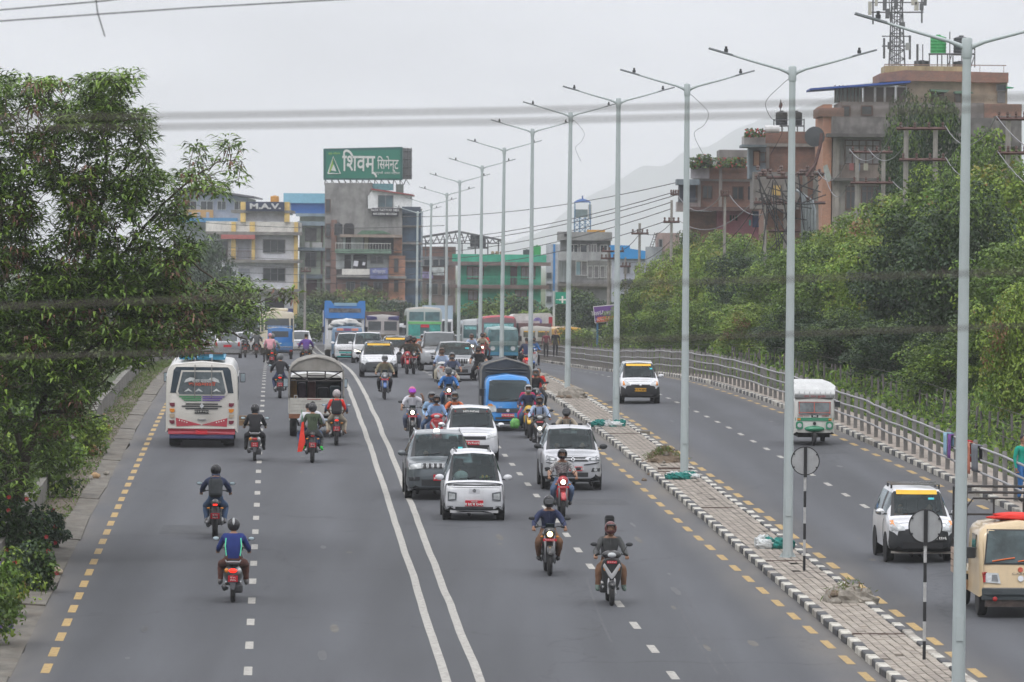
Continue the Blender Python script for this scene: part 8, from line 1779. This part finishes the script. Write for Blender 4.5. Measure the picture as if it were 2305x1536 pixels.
def rubble(px,py,w_,h,label,seed,soilm,stones=14,weeds=0,name='rubble_heap'):
    g=G(px,py); t=tag(empty(name,(g.x,g.y,g.z+.1),HEAD),label,'heap'); q=random.Random(seed)
    MB().ell((0,0,0),(w_/2,.42,h),soilm,n=24,m=14,disp=lambda d:1+.35*mnoise.noise(Vector((d.x*2+seed,d.y*2,d.z*2)))+.15*mnoise.noise(d*7)).build('mound',t)
    for k in range(stones):
        a=q.uniform(0,6.28); rr=q.random()**.5; x=math.cos(a)*rr*w_*.5; y_=math.sin(a)*rr*.45; z=h*(1-rr*rr)*.9+.02; s_=q.uniform(.04,.11)
        MB().ell((x,y_,z),(s_*1.3,s_,s_*.8),rub_ if q.random()<.6 else rubb,n=7,m=5,disp=lambda d:1+.4*mnoise.noise(Vector((d.x*2+k,d.y*2,d.z*2)))).build('stone',t)
    if weeds:
        gg=np.random.RandomState(seed); rx_=gg.normal(size=weeds)*w_*.24; ry_=gg.normal(size=weeds)*.18; c=np.stack([rx_,ry_,h*.9*np.exp(-(rx_/w_*2.2)**2)+gg.rand(weeds)**2*.2],1); nn=gg.normal(size=(weeds,3))*[1,1,.2]; nn/=np.linalg.norm(nn,axis=1)[:,None]
        tag(link('weeds',leaf_mesh('weeds',c,nn,.13*(.5+gg.rand(weeds)),gg.choice(4,weeds,p=[.3,.2,.2,.3]),[GR2,G1,GR1,leafmat('dead_grass',(.2,.12,.07))],.15,gg),t),kind='stuff')
    return t
rubble(1285,903,1.2,.42,'brick rubble and cement lump around the foot of the fifth lamp post',3,rub_,22); rubble(1495,1050,1.0,.34,'soil heap with weeds on the median left of the third lamp post',5,rubb,12,900,'soil_heap'); rubble(1912,1368,1.0,.34,'grey rubble and cement bag heap on the median behind the nearest sign',7,rub_,26,160); rubble(1214,854,.8,.18,'small sandy mound at the far end of the visible median',9,rub_,6,0,'sand_mound')
def stone(px,py,r_,label,m,name='stone',dz=.05,flat=.75,seed=1): g=G(px,py); tag(MB().ell((0,0,r_*flat*.6),(r_*1.15,r_,r_*flat),m,n=14,m=9,disp=lambda d:1+.3*mnoise.noise(Vector((d.x*1.6+seed,d.y*1.6,d.z*1.6)))).build(name,loc=(g.x,g.y,g.z+dz)),label,'stone')
stone(128,1297,.115,'pale pointed stone lying on the left concrete kerb',M('stone_tan',(.33,.27,.2),rough=.9,var=.2,bump=.4)); stone(201,1083,.10,'small white-grey stone on the left verge under the tree',rub_,seed=3); stone(214,1080,.12,'ochre stone on the left verge beside a white-grey one',M('stone_ochre',(.36,.24,.13),rough=.9,var=.2),seed=4); stone(240,1072,.08,'grey stone at the edge of the left verge',rub_,seed=5); stone(1450,1083,.07,'dark clod at the kerb corner by the soil heap',rubb,seed=6,dz=0); stone(1462,1070,.06,'second dark clod by the soil heap',rubb,seed=8,dz=0)
g=G(1452,984); b_=MB().cbox((0,0,.1),(.26,.3,.2),M('concrete_block',(.17,.15,.12),rough=.95,var=.3,bump=.5),rot=(0,0,.3)).build('concrete_block',loc=(g.x,g.y,g.z),bevel=.02); tag(b_,'stained concrete block on the side road edge by the green-white sheeting','block')
g=G(1225,1345) if False else None
MBp=MB().box(-.5,.5,-.035,.035,0,.05,drain).build('timber',loc=tuple(G(1520,1066)+Vector((0,0,.12))),rot=(0,0,HEAD)); tag(MBp,'brown timber lying across the median in front of the soil heap','timber')
# ================================================================ poles and cables
cp=M('pole_concrete',(.27,.255,.235),rough=.95,var=.2,scale=3,dirt=.35); ins=M('insulator_brown',(.09,.05,.04),rough=.4,var=.2); ra=M('crossarm_rust',(.10,.055,.05),rough=.8,var=.3)
def pole(name,label,d,xs,ytop,ybot,arms,wpx=6,stub=None,grp='concrete power poles'):
    r=ray(sum(xs)/len(xs),ytop); x0=r.x*d; base=P(xs[0],ybot,d); zb=min(base.z,gz(d)+2.0); t=tag(empty(name,(x0,d,zb)),label,'utility pole',grp); o=Vector(t.location); s=F/d
    for x in xs: MB().tube([Vector((P(x,ytop,d).x,d,zb))-o,P(x,ytop-4,d)-o],[wpx/s*.62,wpx/s*.45],cp,n=6).build('pole',t)
    for y_,xa,xb in arms:
        a,b=P(xa,y_,d-.25)-o,P(xb,y_,d-.25)-o; MB().tube([a,b],.07,ra,n=4).build('crossarm',t)
        for k in range(4):
            q=a.lerp(b,(k+.3)/3.6); MB().lathe([(.03,0),(.07,.04),(.04,.1),(.07,.14),(.05,.24)],tuple(q+Vector((0,0,.05))),ins,n=7).build('insulator',t)
    return t
pole('twin_pole','twin-leg concrete power pole in front of the plastered building, left of two',262,(1930,1989),341,480,[(343,1912,2009),(412,1915,2010)],11)
pole('twin_pole','leaning twin-leg concrete power pole in front of the tall dark tree',236,(2040,2106),290,470,[(290,2018,2132),(360,2024,2132)],13)
pole('power_pole','single concrete power pole near the right edge of the picture',215,(2270,),262,480,[(268,2243,2312),(345,2245,2312)],14)
pole('power_pole','concrete pole in front of the pink wall of the brick house',300,(1632,),436,560,[(440,1622,1642)],7); pole('power_pole','concrete pole with rusty crossarm left of the transformer frame',298,(1723,),435,560,[(457,1697,1758)],7)
pole('power_pole','tall concrete pole with crossarm standing above the purple hoarding',352,(1440,),507,720,[(526,1421,1460)],7); pole('power_pole','short concrete pole in front of the grey three-storey building',372,(1371,),563,680,[(566,1354,1405),(582,1352,1385)],8); pole('power_pole','thin concrete pole in front of the blue-roofed warehouse',380,(1408,),583,680,[(600,1392,1420)],5); pole('power_pole','small far pole right of the warehouse poles',385,(1474,),594,680,[(610,1458,1486)],5)
pole('power_pole','cluttered concrete pole at the left corner of the brick house',330,(1512,),455,640,[(438,1509,1528),(500,1493,1530)],7); pole('power_pole','thin grey pole in front of the pale green house',440,(687,),605,760,[(611,677,700)],6)
# transformer frame
t=tag(empty('transformer_frame',tuple(GD(1800,290))),'cluttered transformer pole frame wrapped in cables and metal conduits by the orange brick wall','transformer'); o=Vector(t.location); q=random.Random(8)
for x in (1812,1836,1770): MB().tube([P(x,600,290)-o,P(x,385 if x!=1770 else 400,290)-o],[.2,.15],cp,n=6).build('pole',t)
for y_,xa,xb in ((392,1785,1856),(457,1697,1858),(400,1725,1790),(520,1730,1800)): MB().tube([P(xa,y_,289.4)-o,P(xb,y_,289.4)-o],.09,ra,n=5).build('crossarm',t)
for k in range(46):
    x=q.uniform(1700,1855); y_=q.choice((392,404,455,462,398,384)); MB().lathe([(.04,0),(.12,.05),(.06,.12),(.12,.17),(.06,.28)],tuple(P(x,y_,289.2+q.uniform(-.4,.4))-o),ins,n=6).build('insulator',t)
cg=M('conduit_grey',(.3,.33,.35),rough=.4,metal=.3,var=.15)
for k in range(5): x=1806+k*7; MB().tube([P(x,600,289)-o,P(x,450+6*k,289)-o,P(x-6,432+5*k,289)-o,P(x-14,428+5*k,289)-o],.09,cg,n=6).build('conduit',t,smooth=True)
for k in range(26):
    a=P(q.uniform(1690,1860),q.uniform(385,470),288.8+q.uniform(-.6,.6))-o; b=P(q.uniform(1700,1860),q.uniform(385,600),288.8)-o; m=a.lerp(b,.5)-Vector((0,0,q.uniform(.1,.9))); MB().tube([a,a.lerp(m,.6),m,m.lerp(b,.5)-Vector((0,0,.1)),b],.03,wire,n=4,cap=False).build('tangled_cable',t)
MB().tube([P(1850,300,288)-o,P(1846,330,288)-o,P(1835,370,288)-o,P(1815,398,288)-o],.10,ra,n=5).build('bracket',t); MB().lathe([(.05,-.05),(.55,0),(.45,.06),(.05,.1)],tuple(P(1834,308,288)-o),M('dish_dark',(.06,.065,.07)),axis='Y',n=18).build('dish',t)
def cable(name,pts,rad,mat,label,grp,sag=0,cat_='cable'):
    P3=[P(*p) for p in pts]; o=P3[0].copy(); Q=[]
    for i in range(len(P3)-1):
        n=10
        for k in range(n):
            s_=k/n; v=P3[i].lerp(P3[i+1],s_); v.z-=4*sag*s_*(1-s_); Q.append(v-o)
    Q.append(P3[-1]-o); ob=MB().tube(Q,rad,mat,n=6,cap=False).build(name,loc=tuple(o),smooth=True); tag(ob,label,cat_,grp)
ca=M('near_cable',(.10,.09,.08),rough=.8,var=.1)
N='near overhead cables'
cable('overhead_cable',[(-300,272,14),(1150,249,14),(2600,212,14)],.0044,ca,'upper of the two thick blurred cables crossing the upper sky',N); cable('overhead_cable',[(-300,296,14),(1150,274,14),(2600,236,14)],.0044,ca,'lower of the two thick blurred cables crossing the upper sky',N)
cable('overhead_cable',[(-300,702,14),(900,657,14),(2600,603,14)],.0044,ca,'blurred cable crossing just above the distant traffic',N); cable('overhead_cable',[(-300,812,16),(1000,780,16),(2600,724,16)],.0042,ca,'lowest blurred cable crossing at the height of the far queue',N)
cable('overhead_cable',[(-60,52,45),(430,18,45),(1000,-14,45)],.006,wire,'thin dark cable at the top left, lower one',N); cable('overhead_cable',[(-60,28,45),(230,3,45),(420,-20,45)],.006,wire,'thin dark cable at the top left, upper one',N); cable('overhead_cable',[(212,-30,45),(220,30,45),(236,82,45)],.0055,wire,'short loose cable end hanging at the top left',N)
Dg='distribution cables across the middle distance'
for k,(a,b,ya,yb,da,db) in enumerate(((905,1520,488,412,420,330),(915,1520,545,432,420,330),(930,1520,552,440,420,330),(960,1512,570,455,420,330),(980,1512,585,470,420,330),(1000,1500,600,498,420,330))):
    cable('overhead_cable',[(a,ya,da),(b,yb,db)],.025,wire,'grey distribution cable number %s from the top, slanting up to the brick house'%('one two three four five six'.split()[k]),Dg,sag=.6)
for k,y_ in enumerate((494,546,566,584,600,618)): cable('overhead_cable',[(380,y_,520),(1000,y_+14,470)],.028,wire,'thin cable crossing the fronts of the left buildings, number %s from the top'%('one two three four five six'.split()[k]),Dg,sag=.5)
SG=['sagging cable from the left end of the upper arm of the leaning twin pole','sagging cable from the middle of the upper arm of the leaning twin pole','sagging cable from the leaning twin pole upper arm to the right-edge pole','sagging cable from the leaning twin pole lower arm to the right-edge pole','sagging cable running off right from the upper arm of the right-edge pole','sagging cable running off right from the lower arm of the right-edge pole','sagging cable from the left twin pole lower arm to the transformer frame','sagging cable from the left twin pole upper arm to the transformer frame','sagging cable from the pink wall pole to the rusty crossarm pole','low sagging cable from the transformer frame to the brick house corner','sagging cable between the lower arms of the two twin poles','sagging cable from the pink wall pole to the brick house corner','slanting cable dropping from the transformer top to the tree tops','slanting cable dropping from the rusty crossarm pole to the trees','dark cable from the cluttered corner pole to the tall pole above the hoarding','dark cable from the tall hoarding pole to the short pole by the grey building','dark cable from the cluttered corner pole to the warehouse pole']
for k,(a,b) in enumerate((((2018,284,236),(1912,336,262)),((2060,284,236),(1955,336,262)),((2128,284,236),(2243,262,215)),((2128,354,236),(2243,340,215)),((2243,262,215),(2480,330,190)),((2245,340,215),(2480,430,190)),((1912,408,262),(1856,392,289)),((1915,336,262),(1840,384,289)),((1758,452,290),(1640,436,300)),((1697,452,290),(1530,498,330)),((2009,408,262),(2132,357,236)),((1626,436,300),(1524,438,330)),((1740,395,290),(1618,560,300)),((1722,455,298),(1650,600,300)),((1512,500,330),(1440,520,352)),((1440,526,352),(1371,563,372)),((1512,540,330),(1408,590,380)))): cable('overhead_cable',[a,b],.02,wireg if k<12 else wire,SG[k],'sagging cables between the right-hand poles',sag=1.0 if k<12 else .5)
# ================================================================ hoardings
pu=M('hoarding_purple',(.13,.05,.24),rough=.5,var=.06); ho=M('hoarding_orange',(.55,.13,.07),rough=.5,var=.05)
g=P(1368,706,365); t=tag(empty('hoarding',(g.x,365,gz(365))),'tilted purple and orange hoarding on posts among the roadside trees','hoarding'); o=Vector(t.location)
q4=[P(x,y_,365)-o for x,y_ in ((1335,690),(1401,684),(1403,722),(1339,728))]; vs=[tuple(v) for v in q4]+[(v.x,v.y+.12,v.z) for v in q4]; MB().add(vs,[(0,1,2,3),(7,6,5,4),(0,4,5,1),(1,5,6,2),(2,6,7,3),(3,7,4,0)],platw).build('frame',t)
q4=[P(x,y_,364.93)-o for x,y_ in ((1336.5,691.5),(1399.5,685.8),(1401.5,720.8),(1340.5,726.6))]; MB().poly([tuple(v) for v in q4],pu).build('panel',t); q4=[P(x,y_,364.9)-o for x,y_ in ((1345,714),(1390,710),(1391,722),(1342,726))]; MB().poly([tuple(v) for v in q4],ho).build('orange_panel',t)
c=P(1362,702,364.85)-o; text(t,'Yourd Foundation',.26,tuple(c),platw,rot=(math.pi/2,-.085,0)); c=P(1362,707,364.85)-o; text(t,'आफ्नो घर, आफ्नो सपना',.2,tuple(c),platw,rot=(math.pi/2,-.085,0)); c=P(1368,718,364.82)-o; text(t,'९८५१ ० ३ १६ ९९',.24,tuple(c),platw,rot=(math.pi/2,-.085,0))
for x in (1345,1392): a=P(x,720,365.2)-o; MB().tube([a,(a.x,a.y,0)],.08,bs,n=6).build('post',t)
g=P(1263,670,400); t=tag(empty('direction_sign',(g.x,400,gz(400))),'green direction sign with a white crossroads symbol above the lorries','traffic sign'); o=Vector(t.location); gs=M('sign_green',(.01,.26,.17),rough=.5,var=.05)
a=P(1250,684,400)-o; b=P(1277,658,400)-o; MB().box(a.x,b.x,0,.1,a.z,b.z,gs).build('panel',t); c=P(1266,675,399.9)-o; MB().box(c.x-.06,c.x+.06,-.02,0,c.z-.25,c.z+.28,platw).build('crossroads_symbol',t); MB().box(c.x-.26,c.x-.062,-.02,0,c.z-.05,c.z+.05,platw).box(c.x+.062,c.x+.26,-.02,0,c.z-.05,c.z+.05,platw).build('crossroads_symbol',t); MB().box(a.x+.06,a.x+.24,-.02,0,c.z-.02,c.z+.02,platw).build('destination_line',t); MB().tube([(a.x-.1,.2,b.z+.1),(a.x-.1,.2,0)],.09,lampm,n=8).build('post',t)
